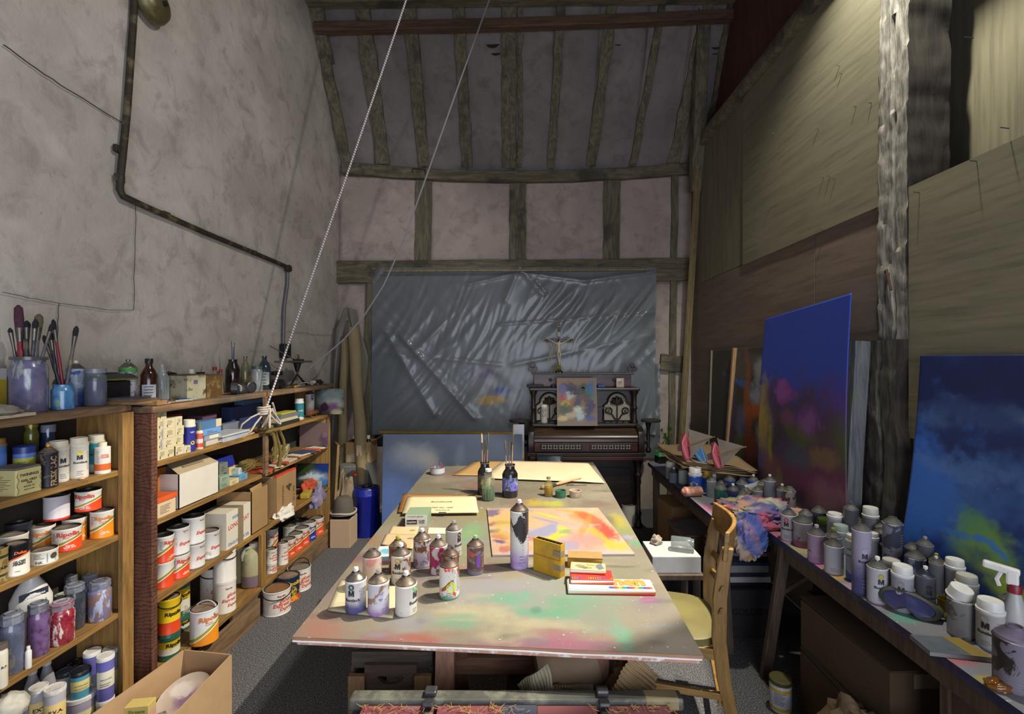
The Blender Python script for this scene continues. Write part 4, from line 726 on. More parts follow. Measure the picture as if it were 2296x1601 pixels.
# conduit, switch box, bell on the wall
t = thing('metal_conduit', 'rusty metal conduit running down and along the plaster wall', 'conduit')
def wl_(x, y, d=.02): p = up(x, y, X=XL + d + .005); return p
m = MB(); pts = [wl_(302, -12), wl_(298, 60), wl_(285, 250), wl_(270, 400), wl_(269, 425), wl_(276, 440), wl_(330, 465), wl_(460, 522), wl_(560, 563), wl_(640, 597)]; m.tube(pts, .016, 10); m.obj('pipe', mat('rusty_pipe', '3c3428', .7, .3, .4, 30, .5, 90, dirt='6a6048'), t, sm=60)
m = MB(); m.tube([wl_(645, 608), wl_(644, 640), wl_(637, 690), wl_(635, 775)], .014, 8); m.obj('pipe', mat('grey_pipe', '66686c', .5, .3), t, sm=60); m = MB(); m.lathe([(.028, -.02), (.03, 0), (.028, .02)], 14, wl_(646, 602, .03), Matrix.Rotation(math.pi / 2, 4, 'Y')); m.obj('elbow_box', mat('rusty_pipe', '3c3428'), t, sm=40)
for x, y in ((266, 335), (268, 400), (372, 482), (570, 567)):
    m = MB(); m.box(wl_(x, y, .012), (.02, .05, .035)); m.obj('pipe_clip', mat('rusty_pipe', '3c3428'), t, bev=.004)
q = wl_(640, 787, .03); t = thing('switch_box', 'dark metal switch box under the wall conduit', 'switch box', q); MB().box((0, 0, 0), (.05, .10, .115)).obj('body', M_BLACK, t, bev=.006); m = MB(); m.lathe([(.012, 0), (.012, .012), (.001, .014)], 12, (.025, 0, .01), Matrix.Rotation(math.pi / 2, 4, 'Y')); m.obj('switch_knob', M_RIM, t, sm=40)
q = wl_(337, 8, .03); t = thing('alarm_bell', 'dented olive metal bell at the top of the conduit', 'bell', q); m = MB(); m.lathe([(.10, 0), (.098, .02), (.08, .05), (.045, .068), (.001, .072)], 24, (0, 0, 0), Matrix.Rotation(math.pi / 2, 4, 'Y')); m.obj('gong', mat('olive_metal', '6c6644', .4, .5, .2, 20, dirt='4a4432'), t, sm=60); m = MB(); m.lathe([(.012, .06), (.012, .085), (.001, .088)], 12, (0, 0, 0), Matrix.Rotation(math.pi / 2, 4, 'Y')); m.obj('centre_nut', M_RIM, t, sm=40); MB().box((.0, -.09, .0), (.05, .07, .08)).obj('mount', mat('rusty_pipe', '3c3428'), t, bev=.006)
# ================================================================ CONTENTS OF THE LONG UNIT
z1, z2, z3, z4 = ZB[1:]
# ---- first shelf: small cartons
M_CT = mat('small_carton', 'c9bd98', .7, 0, .08); M_CTW = mat('small_carton_end', 'd8d4cc', .7, 0, .06)
def little(label, x0, yb, z, X, L, d, h):
    Y0 = X * F / (x0 - CX); t = thing('small_carton', label, 'box', (X - d / 2, Y0 + L / 2, z), 0, 'stacked small cream cartons')
    MB().box((0, .002, h / 2), (d, L - .004, h)).obj('body', M_CT, t, bev=.001); MB().box((0, -L / 2 + .001, h / 2), (d, .003, h)).obj('end_flap', M_CTW, t, bev=.001)
    print_flat(Matrix.Translation((d / 2, .004, h * .55)) @ Matrix.Rotation(math.pi / 2, 4, 'Z'), L * .5, h * .5, 4, t, '55503e'); MB().box((d / 2 + .0004, -L * .18, h * .25), (.0008, .004, .012)).obj('black_mark', ink('26221c'), t)
rows = [('bottom', 0, ((352, -1.695, .062), (370, -1.70, .07), (389, -1.70, .075))), ('second', 1, ((351, -1.71, .06), (365, -1.70, .075), (389, -1.71, .07))), ('third', 2, ((351, -1.71, .06), (367, -1.70, .075), (392, -1.71, .065))), ('fourth', 3, ((351, -1.71, .06), (367, -1.705, .075), (393, -1.71, .05))), ('topmost', 4, ((352, -1.71, .062),))]
for nm, k, its in rows:
    for i, (x0, X, L) in enumerate(its): little('small cream carton, %s of the %s stack' % (nm, ('first', 'middle', 'outer')[i]), x0, 0, z1 + k * .0465, X, L - .002, .055, .046)
little('small cream carton lying before the outer stack', 412, 0, z1, -1.695, .06, .05, .036)
ts = sprayX('indigo aerosol with cream cap beside the small cartons', 424, 29, 957, -1.715, z1, canmat('can_indigo', '2e2f8c', grad=[(.12, .121, '2e2f8c', 0)], smud=[]), top='cap', capm=M_CREAM, caph=1.25, capr=.98, prints=False, group='cans on the long unit'); p, r = at(424, z1, X=-1.715, w=29); say('A\nADHESIVE\nSPRAY', r * .9, r, .55, .10, 'c4c8dc', ts, .02, .2); v, f = disc2(.010, 0, 0); wrap(v, f, r, .6, .045, ink('c8b020'), ts, 'yellow_print')
p, r = at(447, z1, X=-1.705, w=17); h = ht(967, p); t = thing('oil_can', 'little white and red lubricant can with tall spout', 'can', p, face(p)); MB().lathe([(r, 0), (r, h), (r * .8, h + .004)], 20, sy=.7).obj('body', bandmat('oil_label', [(.1, .32, 'c8452a'), (.55, .85, 'b84a3a')], 0, 'cfc8b4'), t, sm=40); m = MB(); stick(m, (0, 0, h), (0, 0, h + .05), .006, .003); m.obj('spout', mat('olive_spout', '7a6a2a', .5), t, sm=True)
def bx(label, x0, x1, X, z, d, h, c, **k): t, s, M, N = ybox(label, x0, x1, 0, X, z, d, mat('bx_' + c, c, .65, 0, .08), h=h, **k); return t, s, M, N
t, s, M, N = bx('blue fronted cream carton at the bottom of the colour boxes', 462, 496, -1.72, z1, .12, .03, 'b9b4a4', group='colour boxes')
t, s, M, N = bx('pale carton with white label in the colour boxes', 458, 495, -1.715, z1 + .03, .12, .03, '8a93a0', group='colour boxes'); MB().box((s[0] / 2 + .0005, .01, .015), (.001, s[1] * .55, .018)).obj('paper_label', mat('paper_pale2', 'd6cfb8', .7), t)
t, s, M, N = bx('bright blue carton in the middle of the colour boxes', 456, 496, -1.71, z1 + .06, .12, .032, '6a94c8', group='colour boxes', lines=2)
t, s, M, N = bx('long slate blue carton near the top of colour boxes', 444, 496, -1.73, z1 + .092, .11, .042, '4a7098', group='colour boxes'); MB().box((s[0] / 2 + .0006, s[1] * .38, .021), (.0012, s[1] * .24, .042)).obj('cream_end', M_CT, t)
bx('thin plum box crowning the colour boxes', 455, 486, -1.78, z1 + .134, .09, .022, '5a3a4c', group='colour boxes'); bx('orange carton at the dark back of the carton shelf', 396, 408, -1.90, z1, .05, .17, 'a8482a')
t = thing('plastic_tray', 'white plastic tray with rim lying on first shelf of long unit', 'tray', (-1.76, 2.82, z1)); MB().hexa([(-.07, -.13, 0), (.07, -.13, 0), (.07, .13, 0), (-.07, .13, 0)], [(-.06, -.12, .028), (.06, -.12, .028), (.06, .12, .028), (-.06, .12, .028)]).obj('tray', mat('pale_tray', '9aa0aa', .4), t, bev=.006); MB().box((-.005, 0, .034), (.15, .27, .012)).obj('rim', mat('pale_tray2', 'b4b8bc', .4), t, bev=.005)
lump('crumpled cream paper beside the tray lid', Vector((-1.715, 2.74, z1)), (.02, .05, .018), mat('cream_paper', 'b8ab84', .85), 'paper_scrap', 'paper', 6, amp=.5)
t = thing('spiral_notebook', 'spiral notebook with bright cover at the shelf edge', 'notebook', (-1.73, 2.94, z1), .15); MB().box((0, 0, .006), (.07, .15, .012)).obj('cover', blobmat('notebook', 'b09a6a', [(.01, .03, .02, .04, 'c8702a', .3, .8), (-.01, -.03, .02, .03, 'e0d8c0', .2, .9), (.02, -.02, .015, .02, '33333a', .2, .8)]), t, bev=.002)
for k in range(12): m = MB(); m.lathe([(.006, -.001), (.007, 0), (.006, .001)], 10, (.034, -.066 + k * .012, .006), Matrix.Rotation(math.pi / 2, 4, 'X'), cap=False); m.obj('wire_ring', M_STEEL, t)
bx('deep blue box in the shadow behind the tray lid', 520, 585, -1.88, z1, .07, .16, '24305c'); bx('flat steel blue box on the deep blue box', 545, 600, -1.885, z1 + .16, .06, .03, '3a5a80')
bx('pale box in the shadow with red print', 500, 545, -1.84, z1, .05, .07, '6a7080')
ts = sprayX('teal aerosol with white cap toward the shelf end', 671, 21, 904, -1.76, z1, canmat('can_teal2', '2f7f8c', grad=[(.02, .021, 'c9c9c4', 1)]), top='cap', prints=False, group='cans on the long unit'); p, r = at(671, z1, X=-1.76, w=21); say('PUREX', r * 1.2, r, .4, .07, 'e0c8b4', ts)
ts = sprayX('white aerosol with violet oval label behind teal can', 695, 22, 884, -1.83, z1, canmat('can_white2', 'c8c2b4'), top='none', prints=False, group='cans on the long unit'); p, r = at(695, z1, X=-1.83, w=22); v, f = disc2(.014, 0, 0); wrap([(a * .8, b * 2) for a, b in v], f, r, .5, .15, ink('3a2e8c'), ts, 'oval_label')
for k, (x0, x1, d, h, c, l) in enumerate(((622, 672, .12, .026, '26282c', 'black cassette case, lowest by the teal can'), (624, 668, .10, .020, 'c0b494', 'cream book upon the black case'), (630, 670, .09, .026, '6a6c6c', 'grey box upon the cream book'), (632, 664, .08, .012, 'a8a03a', 'thin yellow-edged box topping the pile by teal can'))): bx(l, x0, x1, -1.70 - k * .01, z1 + (0, .026, .046, .072)[k], d, h, c, group='pile beside the teal can')
t = thing('caulking_gun', 'rusty orange caulking gun at the shelf end', 'tool', (-1.735, 3.93, z1)); m = MB(); m.lathe([(.016, 0), (.018, .01), (.018, .15), (.012, .16)], 14, (0, -.09, .034), Matrix.Rotation(-math.pi / 2, 4, 'X')); m.obj('barrel', mat('rust_orange', '7a4a2c', .7, .2, .3, 30), t, sm=40); m = MB(); stick(m, (0, -.06, .03), (.01, -.075, .002), .008); stick(m, (0, .02, .03), (.01, .03, .002), .007); m.obj('grip', mat('rust_dark', '3a2a20', .7), t, sm=True); MB().box((0, .07, .022), (.03, .12, .016)).obj('tube_end', M_BLACK, t, bev=.004)
pm = blobmat('shell_painting', '3a3c34', [(-.05, .06, .05, .05, '2c3a2c', .5, .9), (.02, .03, .12, .10, '8a9a96', .5, .8), (.04, -.02, .09, .05, 'b4b8b0', .6, .7), (.03, -.05, .06, .045, '7a4a78', .5, .9), (-.04, -.045, .04, .04, '3c1430', .3, .95), (.06, -.09, .05, .03, 'b8b08a', .5, .8)], (0, 2), .25, 14, .35)
one(MB().box((0, 0, 0), (.25, .008, .215), 0, -.08), 'small_painting', pm, 'small abstract panel of violet and white leaning at shelf end', 'painting', (-1.665, 4.075, z1 + .11))
# ---- ropes tied round the upright
M_RW = mat('white_rope', 'c4b8ac', .8, 0, .3, 300, .6, 500); M_RB = mat('sisal_rope', '75622e', .9, 0, .35, 200, .8, 400)
def coil(mb, c, R, r, turns, dz, n=16, sx=1.0, wob=.0, seed=0):
    pts = [Vector(c) + Vector((R * sx * math.cos(2 * math.pi * i / n) * (1 + wob * nz(i * .4, seed)), R * math.sin(2 * math.pi * i / n) * (1 + wob * nz(i * .3, seed + 3)), dz * i / n + wob * .02 * nz(i * .5, seed))) for i in range(int(turns * n) + 1)]
    return mb.tube(pts, r, 7)
t = thing('tether_rope', 'white flecked rope hanging from the roof, knotted round shelf upright', 'rope')
kn = Vector((-1.655, 3.075, 1.30)); top = up(908, 0, Y=3.35); ext = kn + (top - kn) * 1.45
def ropemat(name, a, b):
    g = G(name); q = g.xyz(g.pos(False)); w = g.math('SINE', g.math('ADD', g.math('MULTIPLY', q[2], 300.0), g.math('MULTIPLY', q[0], 260.0))); k = g.mix(g.step(w, -.1, .5), a, b); g.pr(Base_Color=k, Roughness=.8); return g.m
m = MB(); m.tube([kn.lerp(ext, i / 30) + Vector((0, 0, -.03 * math.sin(math.pi * i / 30))) for i in range(31)], .0062, 8); m.obj('hanging_length', ropemat('flecked_rope', '8a8088', 'e4dcd4'), t, sm=True)
m = MB(); coil(m, kn + Vector((-.02, 0, -.06)), .034, .007, 4.2, .014, wob=.15); m.obj('wound_turns', M_RW, t, sm=True)
m = MB()
for k in range(4):
    a = k * 1.3; pts = [kn + Vector((.02 + .03 * math.sin(math.pi * i / 12) * math.cos(a), (.02 + .085 * (k % 2 * 2 - 1)) * math.sin(math.pi * i / 12) + .01 * k, -.02 - .11 * math.sin(math.pi * i / 12 * (.75 + .12 * k)))) for i in range(13)]; m.tube(pts, .006, 7)
m.obj('loose_loops', M_RW, t, sm=True)
for k, pts in enumerate(([(-1.66, 3.02, 1.24), (-1.67, 2.97, 1.20), (-1.68, 2.94, 1.16), (-1.70, 2.93, 1.145)], [(-1.67, 3.02, 1.26), (-1.70, 2.98, 1.24), (-1.74, 2.95, 1.20), (-1.76, 2.96, 1.165)])):
    m = MB(); m.tube([Vector(pts[i // 5]).lerp(Vector(pts[min(3, i // 5 + 1)]), i % 5 / 5) for i in range(16)], .0055, 7); m.obj('loose_end', M_RW, t, sm=True)
t = thing('sisal_rope', 'frayed brown sisal rope tied in a bow on shelf upright', 'rope'); m = MB(); coil(m, (-1.665, 3.075, 1.12), .036, .011, 2.3, .022, wob=.2, seed=5); m.obj('wound_turns', M_RB, t, sm=True)
for k, (dy, dz, b) in enumerate(((.05, -.20, .05), (.10, -.25, .03), (.02, -.16, .02), (.12, -.18, .06))):
    m = MB(); m.tube([(-1.638 + .006 * k + .006 * math.sin(i), 3.085 + dy * math.sin(i / 10 * 1.6) + b * math.sin(i / 10 * 3.1) * .3, 1.14 + .035 * math.sin(i / 10 * math.pi) + dz * (i / 10) ** 1.4) for i in range(11)], [.010] * 9 + [.012, .015], 8); m.obj('hanging_end', M_RB, t, sm=True)
# second rope, a cable sagging to the far end
a, b = up(1097, 0, Y=3.7), up(640, 838, X=-1.79); t = thing('guy_line', 'grey cord sagging from the roof to far end of shelves', 'cord')
pts = [up(1097 + (1130 - 1097) * 0, -260, Y=3.75)] + [up(x, y, Y=Y) for x, y, Y in ((1097, 0, 3.75), (1032, 180, 3.8), (965, 370, 3.85), (905, 540, 3.88), (860, 640, 3.9), (815, 710, 3.92), (770, 762, 3.92), (720, 805, 3.9), (686, 832, 3.86))]
sm_ = []
for i in range(len(pts) - 1):
    for k in range(5): sm_.append(pts[i].lerp(pts[i + 1], k / 5))
m = MB(); m.tube(sm_ + [pts[-1]], .0065, 7); m.obj('cord_length', mat('grey_cord', '8c8c90', .6, 0, .3, 200), t, sm=True)
# ---- second shelf
def carton(label, x0, x1, X, z, d, h, m, flaps='', **k): t, s, M, N = ybox(label, x0, x1, 0, X, z, d, m, h=h, open_=True, **k); return t, s, M, N
MW = mat('white_card', 'cfc8ba', .75, 0, .06); MKR = mat('kraft_card', '9a7a50', .8, 0, .1); MKD = mat('kraft_grey', '6a6050', .85)
t, s, M, N = carton('big white carton with raised flap on second shelf', 401, 490, -1.695, z2, .20, .170, MW)
MB().hexa([(s[0] / 2, -s[1] / 2, s[2]), (s[0] / 2, s[1] / 2, s[2]), (s[0] / 2 - .003, s[1] / 2, s[2] + .001), (s[0] / 2 - .003, -s[1] / 2, s[2] + .001)], [(s[0] / 2 - .12, -s[1] / 2 + .05, s[2] + .058), (s[0] / 2 - .12, s[1] / 2 - .0, s[2] + .058), (s[0] / 2 - .122, s[1] / 2 - .0, s[2] + .060), (s[0] / 2 - .122, -s[1] / 2 + .05, s[2] + .060)]).obj('flap', mat('inner_card', 'a89878', .8), t)
MB().box((s[0] / 2 - .035, 0, s[2] + .022), (.012, s[1] * .5, .002), 0, 0, .4).obj('tape_strip', mat('tape', '8a7c66', .5), t)
t, s, M, N = bx('cream carton with orange lid against the end panel', 350, 394, -1.69, z2, .12, .075, 'd0b894', lines=6); MB().box((0, 0, s[2] + .008), (s[0] + .012, s[1] + .012, .022)).obj('lid', mat('orange_lid', 'd85a24', .55), t, bev=.002)
bx('orange-brown folder behind the white carton', 354, 372, -1.79, z2, .02, .20, 'a8641e')
for k, (x0, x1, X, dz, h, c, l) in enumerate(((493, 514, -1.72, 0, .035, '7e937c', 'sage green carton, lower of the pair by white carton'), (493, 514, -1.72, .035, .034, '889c84', 'sage green carton, upper of the pair by white carton'), (492, 511, -1.76, .069, .06, '6a7266', 'grey-green box standing over sage cartons'), (516, 536, -1.71, 0, .03, 'c4b48a', 'cream carton with dark end between green and blue ones'), (514, 534, -1.78, .03, .05, 'c8b074', 'cream and amber carton above the dark-ended one'), (537, 555, -1.72, 0, .034, '5a94b8', 'sky blue carton beside the mid upright'), (535, 554, -1.74, .034, .04, 'b0bcb0', 'pale green-white carton on the sky blue one'))): t, s, M, N = bx(l, x0, x1, X, z2 + dz, .09, h, c, group='small cartons on second shelf', lines=3)
t = thing('plastic_crate', 'cobalt blue plastic box with lid on second shelf', 'box', (-1.85, 2.86, z2)); MB().hexa([(-.05, -.09, 0), (.05, -.09, 0), (.05, .09, 0), (-.05, .09, 0)], [(-.055, -.10, .085), (.055, -.10, .085), (.055, .10, .085), (-.055, .10, .085)]).obj('body', mat('cobalt_plastic', '24309a', .35), t, bev=.006); MB().hexa([(-.062, -.105, .085), (.062, -.105, .085), (.062, .105, .085), (-.062, .105, .085)], [(-.05, -.095, .15), (.05, -.095, .15), (.05, .095, .15), (-.05, .095, .15)]).obj('lid', mat('cobalt_lid', '1e2a80', .35), t, bev=.006)
m = MB(); rr = random.Random(4)
for k in range(60):
    a, b, c = rr.uniform(0, 6.28), rr.uniform(-.2, 1.2), rr.uniform(.7, 1.05); cc = Vector((-1.735, 2.99, z2 + .052)); pts = [cc + Vector((.04 * math.cos(a + i * .5) * math.cos(b), .06 * math.sin(a + i * .5), .048 * math.sin(b + i * .25))) * c for i in range(6)]; m.tube(pts, .0032, 5)
one(m, 'sisal_bundle', M_RB, 'tangled ball of brown sisal before the mid upright', 'rope', sm=True)['kind'] = 'stuff'
m = MB(); rr = random.Random(9)
for k in range(26):
    a = rr.uniform(0, 6.28); cc = Vector((-1.765, 3.46, z2 + .06)); R_ = rr.uniform(.04, .11); pts = [cc + Vector((.04 * math.cos(a + i * .55), R_ * math.sin(a + i * .55), .05 * math.sin(a * 3 + i * .5))) for i in range(9)]; m.tube(pts, .0022, 5)
one(m, 'string_tangle', mat('string', 'b0a27c', .85), 'loose tangle of pale string behind the mid upright', 'string', sm=True)['kind'] = 'stuff'
cols = ['c8552a', 'd0c8b8', '2c2c34', 'b8402c', 'c0b8a4', '8a4a2c', 'd8d0bc', '3a4a6a']
for k in range(11):
    y = 3.16 + .085 * k * (.9 if k < 6 else 1); c = cols[k % 8]; one(MB().box((0, 0, .004), (RND.uniform(.10, .15), RND.uniform(.10, .15), RND.uniform(.004, .012)), RND.uniform(-.4, .4)), 'booklet', mat('booklet_' + c, c, .6), ('red and white leaflet just past the mid upright', 'cream leaflet second past the mid upright', 'dark booklet third past the mid upright', 'brick red booklet fourth in the leaflet row', 'pale booklet fifth in the leaflet row', 'brown booklet sixth in the leaflet row', 'white sheet seventh in the leaflet row', 'slate booklet eighth in the leaflet row', 'orange leaflet ninth in the leaflet row', 'white leaflet tenth in the leaflet row', 'dark leaflet last in the leaflet row')[k], 'booklet', (-1.735 + RND.uniform(-.01, .01), y, z2 + .002), group='leaflets on second shelf')
t = thing('cardboard_sheet', 'mauve-brown card with violet figure standing at the shelf end', 'card', (-1.77, 4.02, z2 + .10), rot=(-.06, 0, 0)); MB().box((0, 0, 0), (.24, .006, .2)).obj('card', blobmat('mauve_card', '6e5a58', [(.08, -.04, .035, .06, '4a2e4e', .4, .7), (.09, .0, .02, .02, '8a6a78', .4, .6)], (0, 2), .3, 20), t)
one(MB().box((0, 0, 0), (.2, .008, .26), 0, -.03), 'cardboard_sheet', mat('tan_card', 'a58c58', .8), 'tan card standing behind the mauve one', 'card', (-1.80, 4.075, z2 + .13))
t, s, M, N = bx('dark green carton with orange disc at second shelf end', 640, 690, -1.93, z2, .04, .20, '2c3430'); m = MB(); m.lathe([(.028, 0), (.028, .002)], 20, (.02, .05, .12), Matrix.Rotation(math.pi / 2, 4, 'Y')); m.obj('orange_disc', mat('orange_print', 'c0501e', .6), t)
# ---- third shelf
GB = 'white tins on the third shelf'
for x, w, yt, yb, sty, tx, l, X, a in ((366, 50, 1257, 0, 'red', None, 'red and white tin, lower one against the end panel', -1.745, .9), (400, 52, 1241, 0, 'red', 'Ripolin', 'red and white tin, lower one of the second stack', -1.745, .7), (434, 53, 1217, 0, 'plain', 'Ex', 'white express tin, lower one of the third stack', -1.745, .85), (468, 50, 1189, 0, 'plain', 'Ex', 'white express tin with a stuck drip, beside the long carton', -1.745, .8)):
    p, r = at(x, z3, X=X, w=w); h = ht(yt, p); tin(l, p, r, h, sty, text=tx, ang=a, group=GB)
    if x < 460: q = p + Vector((0, 0, h)); tin(l.replace('lower', 'upper'), q, r, ht({366: 1199, 400: 1180, 434: 1156}[x], q), 'red' if x == 366 else 'plain', text='Ripolin' if x == 366 else 'Ex', ang=a, group=GB, lid=M_BLACK)
t, s, M, N = ybox('white taped carton with red and blue lettering', 508, 562, 1152, -1.70, z3, .16, mat('longcoat_card', 'd0c8b4', .7, 0, .05))
sayflat('LONGCOAT', s[1] * .86, M @ Matrix.Translation((0, 0, .10 * s[2])) @ Matrix.Rotation(-.06, 4, 'Y'), 'c04438', t, .02); sayflat('WHITE', s[1] * .36, M @ Matrix.Translation((-.1 * s[1], 0, .3 * s[2])), '4a78b0', t); sayflat('ENGLISH WATER', s[1] * .84, M @ Matrix.Translation((0, 0, -.38 * s[2])), '4a78b0', t, .015); sayflat('DA', s[0] * .4, N @ Matrix.Translation((-.2 * s[0], 0, .0)), '8a2a3a', t, .02)
MB().box((s[0] / 2 + .0008, .015, s[2] * .5), (.001, s[1] * .22, s[2])).obj('tape_strip', mat('brown_tape', '87775e', .4), t); MB().box((-.0, .015, s[2] + .0008), (s[0], s[1] * .22, .001)).obj('tape_strip', mat('brown_tape', '87775e'), t)
t, s, M, N = carton('open brown carton with curled rim on third shelf', 564, 601, -1.70, z3, .22, .265, MKR); MB().hexa([(s[0] / 2, -s[1] / 2, s[2]), (s[0] / 2, -s[1] / 2 + .12, s[2]), (s[0] / 2 - .004, -s[1] / 2 + .12, s[2]), (s[0] / 2 - .004, -s[1] / 2, s[2])], [(s[0] / 2 - .01, -s[1] / 2, s[2] + .02), (s[0] / 2 - .004, -s[1] / 2 + .12, s[2] + .03), (s[0] / 2 - .008, -s[1] / 2 + .12, s[2] + .03), (s[0] / 2 - .014, -s[1] / 2, s[2] + .02)]).obj('flap', MKR, t); p = Vector((-1.80, 3.06, z3 + .006)); bottle('white capped bottle inside the open brown carton', p, .03, .235, M_WHITEP, .5, .15, .12, M_WHITEP, .03, name='plastic_bottle')
t, s, M, N = ybox('brown carton printed with a large 4 and red topped', 621, 664, 1072, -1.70, z3, .17, MKR)
sayflat('4', s[1] * .2, M @ Matrix.Translation((.1 * s[1], 0, .12 * s[2])) @ Matrix.Rotation(-1.57, 4, 'Y'), '4c3e28', t, .05); sayflat('OXFORD', s[2] * .5, M @ Matrix.Translation((-.2 * s[1], 0, 0)) @ Matrix.Rotation(-1.57, 4, 'Y'), '4c3e28', t, .02); sayflat("4's", s[0] * .2, N @ Matrix.Translation((0, 0, 0)), '3a2e20', t, .02); sayflat('20 x 400', s[2] * .4, M @ Matrix.Translation((.36 * s[1], 0, -.1 * s[2])) @ Matrix.Rotation(-1.57, 4, 'Y'), '4c3e28', t, .02)
MB().box((s[0] / 2 - .012, 0, s[2] + .006), (.02, s[1], .012)).obj('red_edge', mat('red_print', 'd0442a', .6), t); MB().box((-.02, 0, s[2] + .003), (s[0] * .75, s[1], .006)).obj('paper_top', mat('paper_cream', 'c9b28a', .7), t)
M_RAGW = mat('white_rag', 'd2ccc0', .85, 0, .1, 20, .4, 150); lump('white rag hanging over the third shelf edge', Vector((-1.70, 3.38, z3 - .03)), (.045, .10, .05), M_RAGW, 'cotton_rag', 'rag', 12, amp=.5, fold=.08)
lump('grey-violet painty rag hanging over the third shelf edge', Vector((-1.685, 3.88, z3 - .10)), (.04, .085, .09), blobmat('violet_rag', '77708c', [(0, 0, .03, .05, 'c4b8bc', .4, .8), (.02, .03, .02, .04, '4a3a5a', .4, .8), (-.01, .05, .03, .03, '8a7a5c', .4, .8)], (1, 2), .4, 22), 'painty_rag', 'rag', 14, amp=.5, fold=.10)
lump('orange-red rag bunched on the third shelf', Vector((-1.78, 3.94, z3 + .02)), (.05, .09, .045), mat('orange_rag', 'b0482a', .85), 'orange_rag', 'rag', 21, amp=.5, fold=.08)
t = thing('yellow_sponge', 'thick yellow sponge before the orange rag', 'sponge', (-1.735, 3.80, z3), .2); MB().box((0, 0, .022), (.07, .14, .044)).obj('foam', mat('sponge', 'a8902a', .9, 0, .2, 60, .8, 160), t, bev=.012)
t = thing('glue_tube', 'little white and red tube standing by the orange rag', 'tube', (-1.73, 4.03, z3)); MB().hexa([(-.018, -.006, .07), (.018, -.006, .07), (.018, .006, .07), (-.018, .006, .07)][::-1], [(-.016, -.014, .012), (.016, -.014, .012), (.016, .014, .012), (-.016, .014, .012)][::-1]).obj('tube', mat('tube_grey', '9aa4a8', .4), t, bev=.002); MB().lathe([(.009, 0), (.009, .013)], 12).obj('cap', mat('red_cap', '9a1e2c'), t, sm=40)
sea = blobmat('wave_painting', '1e2a44', [(-.06, .05, .10, .05, '3a4a1c', .5, .9), (.05, .0, .09, .05, '8aa4b8', .5, .9), (.0, -.02, .12, .03, 'c9d4d4', .4, .8), (-.06, -.05, .07, .03, '3a4218', .5, .9), (.09, .06, .07, .05, '22387c', .5, .9), (.09, -.05, .05, .04, '4a78b0', .5, .9)], (0, 2), .3, 14, .3)
one(MB().box((0, 0, 0), (.26, .01, .19), 0, -.12), 'small_painting', sea, 'small stormy blue sea painting at third shelf end', 'painting', (-1.80, 4.06, z3 + .11))
# ---- bottom shelf
GC = 'tins on the bottom shelf'
p, r = at(379, z4, X=-1.735, w=52); h = ht(1424, p); tin('yellow topped spattered tin, lower one by the end panel', p, r, h, 'green', ang=.55, group=GC, tz=.68); q = p + Vector((0, 0, h)); tin('yellow and red tin with black lettering, upper one by the end panel', q, r * 1.02, ht(1337, q), 'yellow', ang=.45, group=GC, tz=.62, lid=M_DUSTY, handle=(0, .3))
p, r = at(404, z4, X=-1.855, w=46); h = ht(1385, p); tin('green banded tin, lower one behind the yellow stack', p, r, h, 'green', ang=.6, group=GC, tz=.68); q = p + Vector((0, 0, h)); tin('green banded tin, upper one behind the yellow stack', q, r, ht(1304, q), 'green', ang=.6, group=GC, tz=.68)
p, r = at(458, z4, X=-1.655, w=66); tin('big orange banded bucket tin with white plastic handle', p, r, ht(1360, p), 'bucket', ang=.45, handle=(.62, 2.4), hm=mat('white_strap', 'c9c6c0', .4), lid=M_DUSTY, group=GC)
p, r = at(477, z4, X=-1.845, w=58); tin('white express tin with lowered wire handle and yellow drip', p, r, ht(1268, p), 'express', text='gloss', ang=.6, handle=(0, .2), lid=M_DUSTY, group=GC)
p, r = at(504, z4, X=-1.735, w=52); h = ht(1300, p); tin('white express gloss tin, lower one before the plastic jug', p, r, h, 'express', text='gloss', ang=.55, group=GC); q = p + Vector((0, 0, h)); tin('blue dripped white tin, upper one before the plastic jug', q, r, ht(1232, q), 'express', text=None, group=GC, handle=(0, .6)); p_, r_ = q, r
m = MB(); m.grid(lambda u, v: ((r * 1.01) * math.sin(.5 + u * .5), -(r * 1.01) * math.cos(.5 + u * .5), .015 + .055 * (1 - v * (.5 + .5 * abs(math.sin(u * 7))))), 14, 6); d = m.obj('blue_drip', mat('blue_paint', '3a6aa8', .35), bpy.data.objects[[o.name for o in COL.objects if o.name.startswith('paint_tin')][-1]]) if False else None
p, r = at(534, z4, X=-1.86, w=24); t = thing('plastic_canister', 'narrow cream canister behind the plastic jug', 'canister', p, face(p)); MB().box((0, 0, .15), (.07, .05, .30)).obj('body', mat('cream_canister', 'c2b890', .5), t, bev=.008); MB().lathe([(.018, .30), (.018, .32)], 16).obj('cap', M_CREAM, t, sm=40)
p, r = at(568, z4, X=-1.75, w=54); t = thing('plastic_jug', 'translucent plastic jug with mauve dregs and white screw cap', 'jug', p, face(p) + .5); h = .245
MB().lathe([(r * .92, 0), (r * 1.0, .01), (r * 1.0, h * .78), (r * .9, h * .88), (r * .45, h * .96), (r * .34, h), (r * .34, h * 1.04)], 28, sx=1.05, sy=.92).obj('body', bandmat('jug_plastic', [(.03, .30, '7c6a74'), (-1, .03, '7a4a34')], 0, 'a8a27c', .62, '8c845a'), t, sm=40); MB().lathe([(r * .38, h * .99), (r * .38, h * 1.10), (.001, h * 1.11)], 20).obj('cap', M_CREAM, t, sm=40)
m = MB(); m.tube([(-.02, 0, h * 1.0), (-.055, 0, h * 1.0), (-.07, 0, h * .86), (-.066, 0, h * .72)], .011, 8); m.obj('handle', mat('jug_grey', '9a9a90', .5), t, sm=True)
